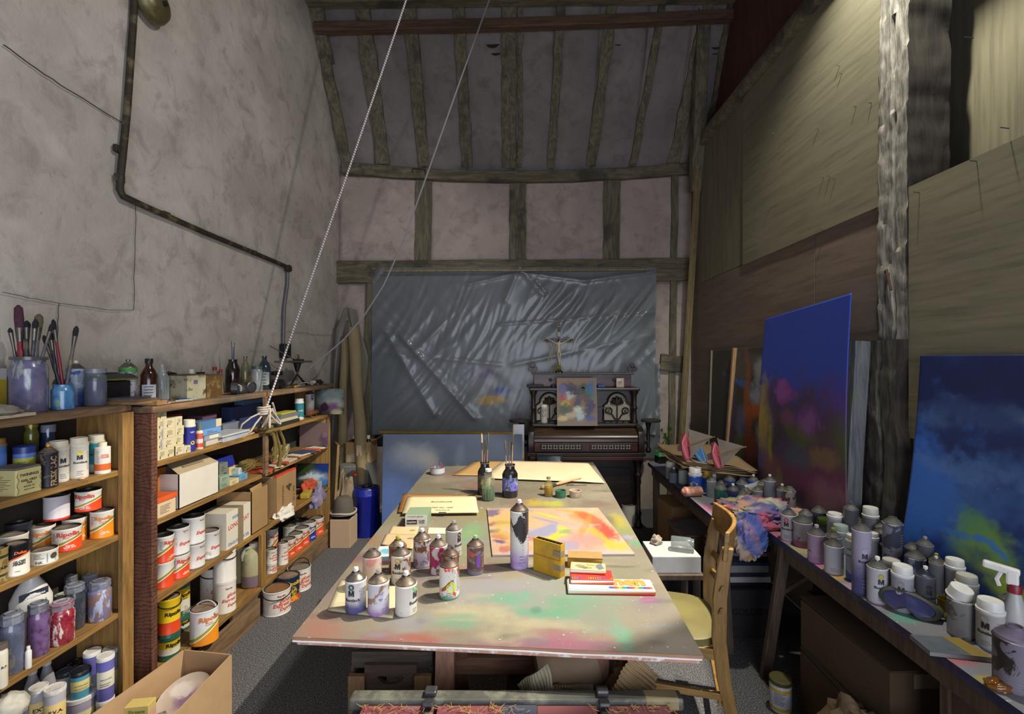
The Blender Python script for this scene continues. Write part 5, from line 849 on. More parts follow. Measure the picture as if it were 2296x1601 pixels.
for n, (x, w, yt, X, sty, tx, l) in enumerate(((608, 27, 1262, -1.73, 'express', 'gloss', 'lower express tin just past the jug'), (608, 27, 1230, -1.73, 'express', 'gloss', 'upper express tin just past the jug'), (634, 25, 1216, -1.72, 'express', 'gloss', 'express tin second past the jug'), (647, 33, 1207, -1.75, 'red', 'Ripolin', 'red and white tin third past the jug'), (665, 33, 1194, -1.745, 'red', 'Ripolin', 'red and white tin fourth past the jug'), (678, 33, 1182, -1.745, 'red', 'Ripolin', 'red and white tin fifth past the jug'), (691, 32, 1171, -1.74, 'blue', 'Ripolin', 'blue and white tin near the far end panel'), (710, 32, 1160, -1.735, 'red', 'Ripolin', 'red and white tin last before the far end panel'), (610, 28, 1184, -1.85, 'red', 'Ripolin', 'grimy red tin raised behind the express pair'), (650, 32, 1178, -1.87, 'plain', None, 'white tin in back row behind the third red tin'), (667, 32, 1168, -1.87, 'plain', None, 'white tin in back row behind the fourth red tin'), (690, 32, 1157, -1.87, 'dark', None, 'dark tin in back row near the end panel'))):
    zz = z4
    if n == 1: zz = lasth
    p, r = at(x, zz, X=X, w=w); p, r = (p, min(r, .056)); h = ht(yt, p); tin(l, p, r, h, sty, text=tx, ang=.55, group=GC); lasth = zz + h
# ---- tins on the carpet
for x, w, yt, yb, sty, tx, hd, lm, l in ((621, 63, 1317, 1383, 'express', 'gloss', (0, .0), mat('rust_top', '8a6038', .7, .2, .3, 25, dirt='5a5a48'), 'white express tin with rusty lid on the carpet'), (647, 51, 1289, 1353, 'navy', 'Ripolin', None, M_DUSTY, 'navy and yellow tin between two express tins on the carpet'), (671, 53, 1270, 1329, 'express', 'gloss', (.95, .6), M_DUST, 'express tin with raised wire handle on the carpet')):
    p, r = at(x, 0, yb=yb, w=w); tin(l, p, r, ht(yt, p), sty, text=tx, ang=.5, handle=hd, lid=lm, group='tins on the carpet')
# ---- open carton at the bottom of the frame
t = thing('open_carton', 'open cardboard carton on the carpet in front of the shelves', 'box', (-1.38, 1.88, 0)); MCB = mat('carton_tan', 'b08f68', .8, 0, .1, 18)
def quad(a, b, c, d, th=.005):
    n = (Vector(b) - Vector(a)).cross(Vector(d) - Vector(a)).normalized() * th; L_ = [Vector(q) for q in (a, b, c, d)]; return MB().hexa(L_, [q + n for q in L_])
o = Vector((-1.38, 1.88, 0)); hb = .30
A_, B_, C_, D_ = (Vector((up(205, 1601, z=.28).x, 1.42, 0)), Vector((-.92, 1.42, 0)), Vector((up(520, 1467, z=.29).x, up(520, 1467, z=.29).y, 0)), Vector((up(412, 1456, z=.29).x, up(412, 1456, z=.29).y, 0)))
B_ = Vector((C_.x + .02, 1.42, 0)); A_ = Vector((D_.x - .11, 1.42, 0)); U = Vector((0, 0, .29))
for nm, a, b, ou in (('back_panel', D_, C_, .0), ('side_panel', A_, D_, .03), ('side_panel', C_, B_, .03), ('front_panel', B_, A_, .0)): quad(a - o, b - o, b - o + U, a - o + U).obj(nm, MCB, t)
quad(A_ - o, B_ - o, C_ - o, D_ - o).obj('base', MCB, t)
zc = .19; Pc = lambda x, y, z: up(x, y, z=z)
lump('crumpled foil-printed paper filling the open carton', Vector((D_.x + .09, 1.80, .01)), (.10, .15, .12), mat('printed_paper', '8c8478', .6, 0, .3, 60, .4, 40, dirt='4a463e', ds=60), 'packing_paper', 'paper', 31, amp=.3)
q = Pc(298, 1560, .24); t = thing('soap_box', 'small pink and yellow soap carton on packing paper', 'box', (D_.x + .055, 1.86, .205), .15); MB().box((0, 0, .035), (.085, .05, .07)).obj('body', bandmat('soap_label', [(.45, 2, 'c9b46a'), (-1, .2, 'c8a088')], .3, 'cfa890'), t, bev=.002); M = Matrix.Translation((0, -.025, .035)); sayflat('Sbreeze', .06, M @ Matrix.Translation((0, 0, .015)), '6a7a2a', t, .03, .2); sayflat('drop\n2602', .025, M @ Matrix.Translation((-.022, 0, -.01)), '2a3a6a', t, .02)
one(MB().lathe([(.0, .004), (.07, .004), (.10, .016), (.105, .02), (.10, .014), (.07, 0), (.001, 0)], 36), 'paint_plate', blobmat('plate_paint', 'b8a898', [(.02, .0, .07, .05, '7a5a80', .5, .9), (-.03, .04, .05, .03, 'd4ccc4', .4, .8), (.04, -.04, .04, .03, '4a3a5a', .5, .8)], (0, 1), .3, 14, .35), 'round plate smeared mauve standing in the open carton', 'plate', (C_.x - .125, 2.02, .17), rot=(.45, -.1, 0), sm=40)
# ================================================================ WORK TABLE
ZW = .75
def T(x, y, z=ZW): return up(x, y, z=z)
def tb(x, y, rx, ry, c, soft=.6, st=.85, wob=.45):
    p = T(x, y); return (p.x, p.y, rx * p.y / F, max(.012, ry * p.y / (y - CY)), c, min(.95, soft * 1.45), st, wob * .8)
TBL = [tb(1060, 1100, 240, 30, '77705c', .6, .7), tb(1130, 1330, 200, 40, '9a9aa2', .7, .7), tb(1290, 1330, 100, 60, '8e9a88', .7, .7), tb(1080, 1375, 110, 20, 'bdb595', .7, .7), tb(1200, 1395, 120, 18, 'b8b08e', .7, .65), tb(1150, 1345, 60, 14, '6fa488', .6, .85), tb(1310, 1345, 75, 20, '6a9c80', .6, .85), tb(1040, 1395, 55, 16, '6c9c80', .6, .85), tb(1245, 1370, 90, 11, '62a080', .6, .85), tb(1390, 1420, 24, 55, '6aa888', .5, .85), tb(1360, 1365, 60, 40, '8a8c80', .7, .7), tb(1450, 1350, 40, 50, '857c80', .7, .7), tb(1500, 1440, 60, 30, 'a49a90', .6, .8),
 tb(1150, 1448, 230, 18, '8a6072', .4, .9), tb(1245, 1428, 55, 26, 'a05c74', .6, .7), tb(945, 1428, 45, 12, 'ac5046', .5, .75), tb(860, 1432, 70, 22, '966068', .6, .8), tb(720, 1400, 60, 30, 'b07262', .6, .7), tb(770, 1330, 60, 40, '9c7c86', .6, .6), tb(930, 1390, 60, 20, '8f9098', .6, .8), tb(830, 1205, 40, 16, 'a87a52', .6, .7), tb(795, 1255, 26, 14, 'a05a50', .6, .6), tb(900, 1160, 60, 14, '8a8460', .6, .7), tb(1060, 1150, 70, 16, '9a8f5c', .6, .7), tb(1045, 1200, 40, 30, '7fae78', .6, .7), tb(1010, 1300, 50, 40, '9a9a70', .6, .6), tb(1180, 1128, 50, 12, '8a6a5c', .6, .7), tb(1245, 1130, 24, 9, 'b8b83a', .5, .85), tb(1200, 1128, 30, 8, 'c4b43a', .5, .7), tb(1340, 1130, 60, 10, '86665c', .6, .6), tb(1385, 1165, 22, 14, 'b8ac3c', .5, .8), tb(1400, 1185, 26, 16, '8f9a50', .6, .7), tb(1425, 1215, 18, 8, '5ea07c', .5, .85), tb(1405, 1203, 14, 5, 'a09ac0', .4, .8), tb(1070, 1090, 40, 10, '9a5c54', .6, .5), tb(1000, 1075, 50, 8, 'a0907c', .6, .7), tb(1020, 1060, 50, 9, '8a625a', .6, .6), tb(1260, 1100, 70, 10, '8a7c62', .6, .6), tb(1400, 1095, 40, 10, '8f866c', .6, .7), tb(1450, 1345, 22, 9, 'a83a84', .3, .7), tb(1205, 1365, 14, 8, '4a7a68', .4, .5), tb(1130, 1430, 60, 18, 'b0a888', .6, .7), tb(1060, 1270, 30, 16, 'b8708a', .6, .6), tb(1380, 1270, 60, 22, '8c8a72', .6, .7)]
M_TT = paintmat('painted_board', .5, [(60, .735, 'cfc8bc'), (120, .745, 'c8c0b4'), (26, .745, 'b8b4ac')], .15, 0, .22); M_TE = mat('board_edge', 'a0765a', .6, 0, .25, 12)
_r = random.Random(77)
for _k in range(70):
    _x, _y = _r.uniform(720, 1500), _r.uniform(1065, 1440); TBL.append(tb(_x, _y, _r.uniform(14, 60), _r.uniform(2.5, 9), _r.choice(['6a6252', 'b4aa94', '8a6a5c', '7c8a6c', '9a8c5a', '77707c', 'a87a6a', '8c94a0', '5e5a50']), .6, _r.uniform(.3, .65), .8))
def tabtop(pts, z0, z1): return MB().hexa([Vector((p.x, p.y, z0)) for p in pts], [Vector((p.x, p.y, z1)) for p in pts])
t = thing('work_table', 'long paint-spattered trestle table in the middle of the studio', 'table')
near = [T(655, 1428), T(1577, 1470), T(1361, 1085), T(932, 1083)]; far = [T(930, 1084), T(1362, 1086), T(1330, 1036), T(964, 1046)]
def painted_top(pts, zt, th, nu, nv):
    tabtop(pts, zt - th, zt - .0006).obj('table_top', M_TE, t); mb = MB(); mb.grid(lambda u, v: (lambda q: (q.x, q.y, zt))(pts[0].lerp(pts[1], u).lerp(pts[3].lerp(pts[2], u), v)), nu, nv); o = mb.obj('painted_surface', M_TT, t)
    P_ = np.array([q[:2] for q in mb.v]); vcol(o, .78 * paint(P_[:, 0], P_[:, 1], '938a78', TBL, 5.0, 3, .16))
painted_top(near, ZW, .012, 260, 340); painted_top(far, ZW - .002, .03, 160, 60)
a, b = near[0], near[1]; e = (b - a).normalized()
M_EDGE = mat('white_spatter_edge', 'b98a74', .6, 0, .25, 12, dirt='d8d2c6', dthr=.55, ds=30); m = MB(); bar(m, (a.x + .015, a.y + .006, ZW - .0175), (b.x - .01, b.y + .006, ZW - .0175), .016, .011); m.obj('front_edge', M_EDGE, t, bev=.002); m = MB(); bar(m, (a.x + .004, a.y - .002, ZW - .011), (b.x - .004, b.y - .002, ZW - .011), .005, .004, 40, .0022); m.obj('white_drip_line', mat('white_drip', 'e2ddd8', .5), t)
M_PINE = wood('trestle_pine', '8a6450', 'a87e64', 2, 14, .6); M_PINEH = wood('trestle_pine_h', '8a6450', 'a87e64', 0, 14, .6)
def trestle(yb, name, label):
    t2 = thing(name, label, 'trestle')
    for s in (-1, 1):
        for dy in (-.17, .17):
            m = MB(); bar(m, (s * .27 - .0, yb + dy * .2, ZW - .06), (s * .30, yb + dy * 1.7, 0), .07, .035, 1, 0, 0, (0, 1, 0)); m.obj('leg', M_PINE, t2, bev=.002)
    m = MB(); bar(m, (-.50, yb, ZW - .055), (.50, yb, ZW - .055), .07, .035); m.obj('top_rail', M_PINEH, t2, bev=.002)
    for dy in (-.17,): m = MB(); bar(m, (-.29, yb + dy * .75 + .02, .50), (.29, yb + dy * .75 + .02, .50), .03, .09); m.obj('cross_rail', M_PINEH, t2, bev=.002)
    return t2
# near trestle, legs where the photograph shows them
t2 = thing('wooden_trestle', 'pale pine trestle carrying the near end of work table', 'trestle'); Yt = 1.62
def legX(x, Y): return (x - CX) / F * Y
for x0, x1 in ((1000, 990), (1342, 1345)):
    m = MB(); bar(m, (legX(x0, Yt), Yt, ZW - .035), (legX(x1, Yt - .1), Yt - .10, 0), .062, .03, 1, 0, 0, (0, 1, 0)); m.obj('leg', M_PINE, t2, bev=.002)
    m = MB(); bar(m, (legX(x0, Yt) + .03, Yt + .05, ZW - .035), (legX(x1, Yt) + .03, Yt + .4, 0), .062, .03, 1, 0, 0, (0, 1, 0)); m.obj('leg', M_PINE, t2, bev=.002)
for zz, Y in ((.60, Yt + .085), (.48, Yt + .15)): m = MB(); bar(m, (legX(990, Yt), Y, zz), (legX(1350, Yt), Y, zz), .03, .06); m.obj('cross_rail', M_PINEH, t2, bev=.002)
trestle(3.25, 'wooden_trestle', 'pine trestle under the far end of work table')
# ---- things on the table
G2 = 'spray cans on the work table'
def sp(label, x0, x1, yr, yb, body, z=ZW, group=G2, **k):
    p, r = at((x0 + x1) / 2, z, yb=yb, w=x1 - x0); return spray(label, p, r, ht(yr, p), body, group=group, **k)
RUST = '8a4a24'; NW = mat('nozzle_white', 'dcd8d0', .4); NG = mat('nozzle_green', '6aa88a', .4, dirt='d0c04a', ds=60); NY = mat('nozzle_yellow', 'a8a03a', .4); NC = glass('nozzle_clear', 'b8b4ae', .6)
D_G = mat('dome_gold', '5c5046', .5, .25, .25, 40, dirt='8a7a60'); D_B = mat('dome_brown', '5f4c40', .5, .3, .3, 30, dirt='3a322c')
LGD = ('3f5a50',)
sp('white can with dark dot and violet base, front row', 774, 822, 1298, 1379, canmat('c_violetbase', 'd6d2cc', grad=[(.02, .06, '46447c', .95)], smud=[(30, .70, 'a06a70')]), nozm=NW, lg=LGD, ang=-.45, dome=M_DOMEC)
sp('white can with rust streak and lilac base, front row', 824, 873, 1303, 1384, canmat('c_lilacbase', 'cfcdd0', grad=[(.012, .04, 'a07ab0', .95)], smud=[(18, .62, '9a7a62'), (30, .68, '8a8ab0')]), nozm=NC, ang=.6, dome=D_G)
sp('cream can with green band and peeling label, front row', 886, 935, 1308, 1385, canmat('c_greenband', 'd9d3c6', grad=[(.116, .1155, '8ac46a', .9)], smud=[(14, .66, 'c8b490')]), nozm=NW, lg=('5a9a5a',), ang=.95, dome=D_G)
sp('pink-tinted can without nozzle beside postcards', 813, 856, 1246, 1325, canmat('c_pink', 'dcc6bc', grad=[(.124, .1235, '9ac47a', .8)], smud=[(12, .55, 'd89a94')]), top='none', dome=D_G, ang=.4)
sp('orange rust-blotched can marked with a black letter', 877, 921, 1242, 1314, canmat('c_orangeblotch', 'd0ccc4', smud=[(26, .56, RUST), (22, .66, 'c8862a')]), nozm=NW, lg=('b8a05c',), ang=-.35, dome=D_G)
sp('rust-streaked can hidden behind the orange blotched one', 872, 912, 1224, 1288, canmat('c_rust2', 'b8a68a', smud=[(20, .48, RUST)]), nozm=NY, dome=D_G)
sp('spotted can with purple spray and green smear', 927, 966, 1207, 1275, canmat('c_spotpurple', 'd2ccc8', grad=[(.03, .07, '8a70a8', .4)], smud=[(24, .58, '7a5034'), (16, .60, '7a4a92'), (18, .68, '9ccaa0')]), nozm=NW, dome=D_G)
sp('white can with a magenta glitter smear', 963, 1003, 1222, 1291, canmat('c_magenta', 'd4d0cc', smud=[(15, .55, 'a82a62'), (30, .64, '7a4a3a')]), nozm=mat('nozzle_lilac', 'd4c6d8', .4, dirt='7a5a9a', ds=60), dome=D_G)
sp('white can with yellow band beside the green paint box', 999, 1035, 1187, 1252, canmat('c_yellowband', 'c9c6c0', grad=[(.118, .1175, 'd0c83a', .95)], smud=[(14, .62, '8a88a0')]), nozm=NC, ang=.8, lg=('33333a',), dome=M_DOME)
sp('brown domed can behind the lime splashed one', 990, 1029, 1243, 1314, canmat('c_brown', '8a6a5a', smud=[(20, .55, '5a3a2c')]), top='none', dome=D_B)
t = sp('nozzle-less can splashed lime, orange and green', 985, 1030, 1268, 1347, canmat('c_lime', 'd6d4cc', grad=[(.006, .022, '3a8a62', .9)], smud=[(15, .58, '9a4a1e'), (22, .64, 'c8402a')]), top='none', dome=D_B)
p, r = at(1007, ZW, yb=1347, w=45); v, f = disc2(.016, 0, 0, 14); wrap([(a * (1 + .15 * math.sin(i * 2)), b * 1.15 - .003 * (i % 3)) for i, (a, b) in enumerate(v)], f, r, .2, .048, mat('lime_paint', 'b4cc3a', .5), t, 'lime_splash', .0012)
t = sp('grey-violet can with green nozzle and purple streak', 1047, 1085, 1222, 1291, canmat('c_purplestreak', '8a7478', grad=[(.008, .03, '7a7890', .8)], smud=[(16, .52, '5a443c'), (14, .60, 'a8544a')]), nozm=NG, dome=D_B)
p, r = at(1066, ZW, yb=1291, w=38); v, f = disc2(.008, 0, 0, 12); wrap([(a, b * 3.4) for a, b in v], f, r, .35, .055, mat('violet_streak', '6a3a9a', .5), t, 'violet_streak', .0012)
sp('tall spray can flaking black and white, violet at its foot', 1144, 1185, 1144, 1279, canmat('c_tall', 'd2cec8', grad=[(.03, .10, 'a488c4', .85)], smud=[(13, .54, '2c2c30'), (40, .66, '55504c')]), nozm=NW, dome=D_B, ang=.3)
# jars, bottles, pots
p, r = at(981, ZW, yb=1066, w=33); h = ht(1047, p); t = thing('pencil_tin', 'small tin of coloured pencil stubs at the far table end', 'tin', p, face(p)); MB().lathe([(r, 0), (r, h), (r * .94, h), (r * .93, h * .3), (.001, h * .3)], 24).obj('body', bandmat('pencil_label', [(.2, .9, 'b4b4b8')], 0, '77757a', .56, '55555e'), t, sm=40)
cols = ['7a5a9a', 'a04a3a', '4a4a8a', 'b08a5a', '3a3a6a', '9a6a7a', 'c07a4a', '5a7a9a', '8a4a5a']
for k, c in enumerate(cols):
    a = k * .7; q = Vector((r * .55 * math.cos(a), r * .55 * math.sin(a), h * .3)); m = MB(); stick(m, q, q * 1.25 + Vector((0, 0, h * .62 + .02 * (k % 3))), .0035, .0035, 6); one(m, 'coloured_pencil', mat('pencil_' + c, c, .5), ('violet', 'brick red', 'blue', 'tan', 'navy', 'mauve', 'orange', 'steel blue', 'plum')[k] + ' pencil stub sticking out of the small tin', 'pencil', p, group='pencils in the small tin')
M_INKJ = glass('ink_jar', '17161c', .93); M_BRW = wood('brush_wood', '8c6a44', 'a8875a', 2, 20)
for (x0, x1, yt, yb, l, lab) in ((1071, 1103, 1036, 1112, 'dark glass jar of brushes with grey label', '5a4c46'), (1126, 1161, 1041, 1118, 'dark glass jar of brushes with splashed violet label', '6a66c0')):
    p, r = at((x0 + x1) / 2, ZW, yb=yb, w=x1 - x0); h = ht(yt, p); t = bottle(l, p, r, h, M_INKJ, .6, .14, .16, name='brush_jar', cat='jar', group='brush jars on the table')
    k = 10; wrap([(-1.3 * r + 2.6 * r * i / k, zz) for i in range(k + 1) for zz in (h * .22, h * .62)], [(2 * i, 2 * i + 2, 2 * i + 3, 2 * i + 1) for i in range(k)], r, 0, 0, canmat('lab_' + lab, lab, smud=[(40, .56, '2c4a3a'), (22, .6, 'b4a868')]), t, 'paper_label', .0012); MB().lathe([(r * .66, h * .96), (r * .66, h), (r * .56, h)], 20, cap=False).obj('rim', M_DUST, t, sm=40)
    tips = ((1080, 972), (1087, 985), (1095, 970), (1088, 994)) if x0 < 1100 else ((1132, 986), (1142, 985), (1151, 953), (1147, 990))
    for j, (tx, ty) in enumerate(tips):
        a = p + Vector(((j - 1.5) * .008, 0, .02)); b = up(tx, ty, Y=p.y + (j % 2) * .01); hm = (M_BRW, mat('tool_8a6a7a', '8a6a7a'), M_BRW, HG)[j]
        brush(('%s brush standing in the %s jar' % (('first thin', 'second thin', 'tallest', 'rearmost thin')[j], 'grey labelled' if x0 < 1100 else 'violet splashed')), a, b, .004, hm, mat('bristle_pale', 'b0a68c', .8) if j == 0 and x0 < 1100 else BO, 'brushes in the table jars', frac=.16, wide=1.2)
p, r = at(1095, ZW, yb=1125, w=28); bottle('ribbed clear bottle half full of green liquid', p, r, ht(1052, p), glass('dusty_glass', '9a9a88', .24), .45, .12, .18, M_WHITEP, .016, liquid=glass('green_liquid', '1e7a48', .95), lq=.40, ribs=True, group='bottles on the table')
p, r = at(1230, ZW, yb=1115, w=20); bottle('little bottle of amber yellow oil', p, r, ht(1070, p), glass('oil_glass', '9a8a50', .28), .42, .16, .22, mat('cork_dust', '7a7058', .7), .01, liquid=glass('oil_liquid', 'b08a14', .9), lq=.48, group='bottles on the table')
for x0, x1, yt, yb, c, l in ((1245, 1269, 1099, 1118, '2f6a4c', 'small open pot of green paint'), (1277, 1303, 1099, 1118, 'b8a490', 'small open pot caked with beige paint')):
    p, r = at((x0 + x1) / 2, ZW, yb=yb, w=x1 - x0); h = ht(yt, p); t = thing('paint_pot', l, 'pot', p, 0, 'little paint pots'); MB().lathe([(r * .95, 0), (r, .003), (r, h * .8), (r * 1.06, h * .85), (r * 1.06, h), (r * .92, h), (r * .9, h * .5)], 24, cap=False).obj('pot', mat('pot_' + c, c, .55, dirt='5a6a54'), t, sm=40); MB().lathe([(r * .92, h * .62), (.001, h * .6)], 20).obj('paint', mat('potpaint_' + c, '1e3a30' if c == '2f6a4c' else 'a08c7a', .4), t)
a, b = T(1213, 1098) + Vector((0, 0, .012)), T(1303, 1078) + Vector((0, 0, .02)); brush('wide flat varnish brush with pale wooden handle lying down', b, a, .012, wood('brush_pale', 'b0835a', 'c49a70', 2, 20), mat('bristle_tan', '8c7c52', .9, 0, .2, 90), 'loose brushes on the table', wide=1.5, frac=.22)
m = MB(); m.box((0, 0, .002), (.09, .012, .003)); m.box((-.065, 0, .006), (.05, .010, .010)); one(m, 'palette_knife', mat('knife_steel', '77746c', .4, .6), 'slim palette knife lying beside the paper sheets', 'palette knife', T(1300, 1089), .1)
# paper
def sheet4(label, pts, m, name='paper_sheet', cat='paper', th=.0015, z=ZW, group=None, curl=.0):
    P = [T(x, y, z) for x, y in pts]; mb = MB()
    def fn(u, v): q = P[3].lerp(P[2], u).lerp(P[0].lerp(P[1], u), v); return (q.x, q.y, z + .0012 + curl * (.5 + .5 * nz(q.x * 9, q.y * 9, len(label))) )
    mb.grid(fn, 12, 10); return one(mb, name, m, label, cat, group=group, sm=True, thick=-th)
M_KP = mat('kraft_paper', 'b08c56', .8, 0, .08, 6); M_KPW = mat('pale_paper', 'c8b896', .8, 0, .08, 6)
sheet4('tan kraft paper sheet at the far table end', [(1066, 1035), (1260, 1036), (1250, 1073), (1014, 1066)], M_KP, curl=.004, group='paper at the far table end'); sheet4('large cream paper sheet hanging over the far corner', [(1128, 1034), (1318, 1039), (1356, 1084), (1080, 1073)], M_KPW, z=ZW + .006, curl=.006, group='paper at the far table end')
sheet4('orange-brown drawing board under the writing pad', [(903, 1110), (1068, 1112), (1072, 1146), (893, 1150)], wood('mdf', '9a6a34', 'a8783e', 0, 8), 'drawing_board', 'board', .006, ZW + .006)
o = sheet4('cream writing pad with printed heading on drawing board', [(914, 1116), (1066, 1115), (1073, 1151), (902, 1153)], mat('pad_paper', 'cdbf98', .8, 0, .04), 'writing_pad', 'pad', .006, ZW + .014)
q = T(990, 1126, ZW + .018)
def lay(x, y, z=ZW): return Matrix.Translation(T(x, y, z)) @ Matrix.Rotation(-math.pi / 2, 4, 'X')
MB().box(T(990, 1125, ZW + .0218), (.12, .012, .001)).obj('heading_bar', ink('33302a'), o); sayflat('WRITING', .1, lay(990, 1125, ZW + .0228), 'cdbf98', o, .03); sayflat('PAD No. 1007', .12, lay(992, 1138, ZW + .0222), '33302a', o, .02); sayflat('TRACING 90', .08, lay(992, 1144, ZW + .0222), '33302a', o); MB().box(T(992, 1149, ZW + .0218), (.04, .010, .001)).obj('foot_bar', ink('33302a'), o)
p0, p1 = T(908, 1181), T(956, 1183); t = thing('paint_carton', 'sage green paint carton with white label end', 'box', T(932, 1182) + Vector((0, .065, 0)), .05); w_ = (p1 - p0).length; hb = .062
MB().box((0, 0, hb / 2), (w_, .13, hb)).obj('body', mat('sage', '7e9276', .6, 0, .06), t, bev=.001); MB().box((0, -.0655, hb / 2), (w_ * .98, .001, hb * .96)).obj('paper_label', mat('label_white', 'd8d8d4', .6, 0, .04), t); M = Matrix.Translation((0, -.0665, hb / 2)); MB().box((-.022, -.0667, hb * .42), (w_ * .46, .0008, hb * .36)).obj('black_panel', ink('20242c'), t); sayflat('Liquitex', w_ * .4, M @ Matrix.Translation((-.022, -.0008, -.005)), 'd8d8d8', t, .02); sayflat('POLYMER\nARTISTS\nCOLORS', w_ * .3, M @ Matrix.Translation((.027, 0, -.004)), '23242c', t, .03); sayflat('permanent pigment', w_ * .7, M @ Matrix.Translation((-.005, 0, .022)), '55555c', t)
for k, (pts, c, l) in enumerate((([(879, 1181), (940, 1182), (934, 1200), (871, 1198)], 'c2ac84', 'cream card lying against the green paint carton'), ([(866, 1198), (935, 1200), (925, 1232), (855, 1222)], 'bca680', 'larger cream card in front of green carton'), ([(763, 1303), (905, 1318), (880, 1388), (735, 1370)], 'c8bc98', 'cream paper under the front row of cans'), ([(960, 1184), (1000, 1185), (1000, 1198), (958, 1198)], 'd4cab0', 'small white carton lid with yellow stains'))):
    o = sheet4(l, pts, mat('card_' + c, c, .8, 0, .05), 'paper_card', 'card', .002, ZW + (.004 if k == 1 else 0), group='cards on the table')
    if k < 2: q = pts[1]; print_flat(lay(q[0] - 14, q[1] + 7, ZW + .005 + .004 * k), .03, .018, 4, o, '6a5a40')
t = thing('watercolour_box', 'blue and pink watercolour box beside the pink can', 'box', T(862, 1262) + Vector((0, .03, 0)), .15); MB().box((0, 0, .016), (.075, .10, .032)).obj('body', bandmat('wc_box', [(.5, 2, '8ab0c0'), (-1, .5, 'a06868')], 0, '9a9aa0'), t, bev=.003); MB().box((0, 0, .035), (.075, .10, .006), 0, .06).obj('lid', blobmat('wc_lid', 'c0c4c8', [(.0, .0, .03, .03, '5aa4b8', .4, .9), (-.01, .03, .03, .01, 'd8d4cc', .3, .9)], (0, 1), .2, 30), t, bev=.002)
# painted board
P = [T(x, y) for x, y in ((1092, 1143), (1341, 1142), (1424, 1247), (1104, 1249))]
def pb(x, y, rx, ry, c, so=.5, st=.85, w=.35): return tb(x, y, rx, ry, c, so, st, w)
def ab(u, v, ru, rv, c, so=.4, st=.9, w=.3, ang=0.0): return (u * 1.9, v, ru * 1.9, rv, c, so, st, w, ang)
AB = [ab(.5, .5, .8, .8, 'c89c84', .8, .7), ab(.3, .75, .3, .2, 'c8a45c', .6, .6), ab(.06, .9, .08, .12, '6a5a7a'), ab(.10, .62, .10, .05, '8a4a54', .5, .8, .6), ab(.05, .45, .06, .05, '4a4468', .4, .9, .5), ab(.10, .30, .10, .10, 'b0683c', .5, .8, .6), ab(.06, .22, .08, .03, '4c4874', .4, .9, .6), ab(.14, .5, .10, .25, 'c0a850', .7, .7, .5), ab(.11, .10, .12, .07, 'a85848', .5, .8, .6), ab(.2, .15, .08, .1, 'c08a50', .6, .7, .5),
 ab(.46, .86, .22, .03, '9a96a4', .4, .85, .2, -.35), ab(.58, .74, .20, .035, 'c8bc48', .3, .95, .1, -.45), ab(.50, .66, .14, .03, '8e90ac', .3, .9, .1, -.4), ab(.48, .32, .20, .055, 'ccbc34', .3, .95, .1, .5), ab(.40, .42, .18, .10, '8a90b0', .4, .9, .2, .4), ab(.58, .45, .05, .14, 'c4bc58', .4, .9, .2), ab(.60, .42, .08, .05, '5e9468', .6, .7), ab(.55, .18, .12, .10, '8c92b0', .5, .85), ab(.3, .30, .10, .05, 'c4745c', .5, .8),
 ab(.72, .92, .2, .05, 'd89a4a', .4, .8, .2, -.2), ab(.80, .80, .10, .16, 'd08c3c', .5, .85, .2, .7), ab(.86, .72, .06, .24, 'c8603c', .5, .9, .2, .7), ab(.78, .55, .16, .05, 'cc8a44', .4, .8, .2, .9), ab(.90, .40, .10, .18, 'bc4838', .6, .95, .3, .3), ab(.83, .34, .05, .22, 'd8a43c', .4, .9, .2, .5), ab(.93, .16, .10, .10, 'd8ac44', .5, .9), ab(.70, .25, .14, .16, 'b88480', .7, .7), ab(.68, .62, .12, .12, 'c09a90', .7, .7), ab(.5, .03, .6, .04, 'a8a2b4', .5, .8), ab(.5, .97, .6, .03, 'b4a08c', .5, .6)]
mb = MB(); mb.grid(lambda u, v: (lambda q: (q.x, q.y, ZW + .009))(P[3].lerp(P[2], u).lerp(P[0].lerp(P[1], u), v)), 150, 90); t = thing('painted_board', 'abstract yellow, orange and lilac painted board lying on the table', 'painting'); tabtop(P, ZW + .001, ZW + .0085).obj('board', mat('board_white', 'b0aca8', .6), t); o = mb.obj('painted_face', paintmat('abstract_board', .5, [(80, .74, '5a4a40')], .15, 0, .2), t)
U = np.array([(i / 150, j / 90) for j in range(91) for i in range(151)]); vcol(o, .85 * paint(U[:, 0] * 1.9, U[:, 1], 'c4a88c', AB, 4.0, 14, .2))
# yellow boxes
M_YB = mat('yellow_card', 'c0961c', .55, 0, .1, 14, dirt='a8802a'); a, b = T(1197, 1277), T(1256, 1297)
t = thing('yellow_card_box', 'yellow cardboard box standing open-topped on its edge', 'box', a.lerp(b, .5), math.atan2(b.y - a.y, b.x - a.x)); L = (b - a).length; hb = .128
m = MB(); m.box((0, .002, hb / 2), (L, .004, hb)); m.box((0, .028, hb / 2), (L, .004, hb)); m.box((-L / 2, .015, hb / 2), (.004, .03, hb)); m.box((L / 2, .015, hb / 2), (.004, .03, hb)); m.box((0, .015, .002), (L, .03, .004)); m.obj('body', M_YB, t); MB().box((0, -.0015, hb * .26), (L * 1.01, .004, hb * .52)).obj('outer_sleeve', M_YB, t, bev=.001)
for zz in (.30, .72): MB().box((L / 2 - .012, -.004, hb * zz), (.034, .001, .022)).obj('tape_strip', mat('brown_tape', '87775e'), t); MB().box((L / 2 + .0025, .012, hb * zz), (.001, .026, .022)).obj('tape_strip', mat('brown_tape', '87775e'), t)
for k in range(7): MB().box((-L * .42 + L * .84 * k / 6, .016, hb - .006), (.010, .018, .010)).obj('charcoal_stick', M_BLACK, t)
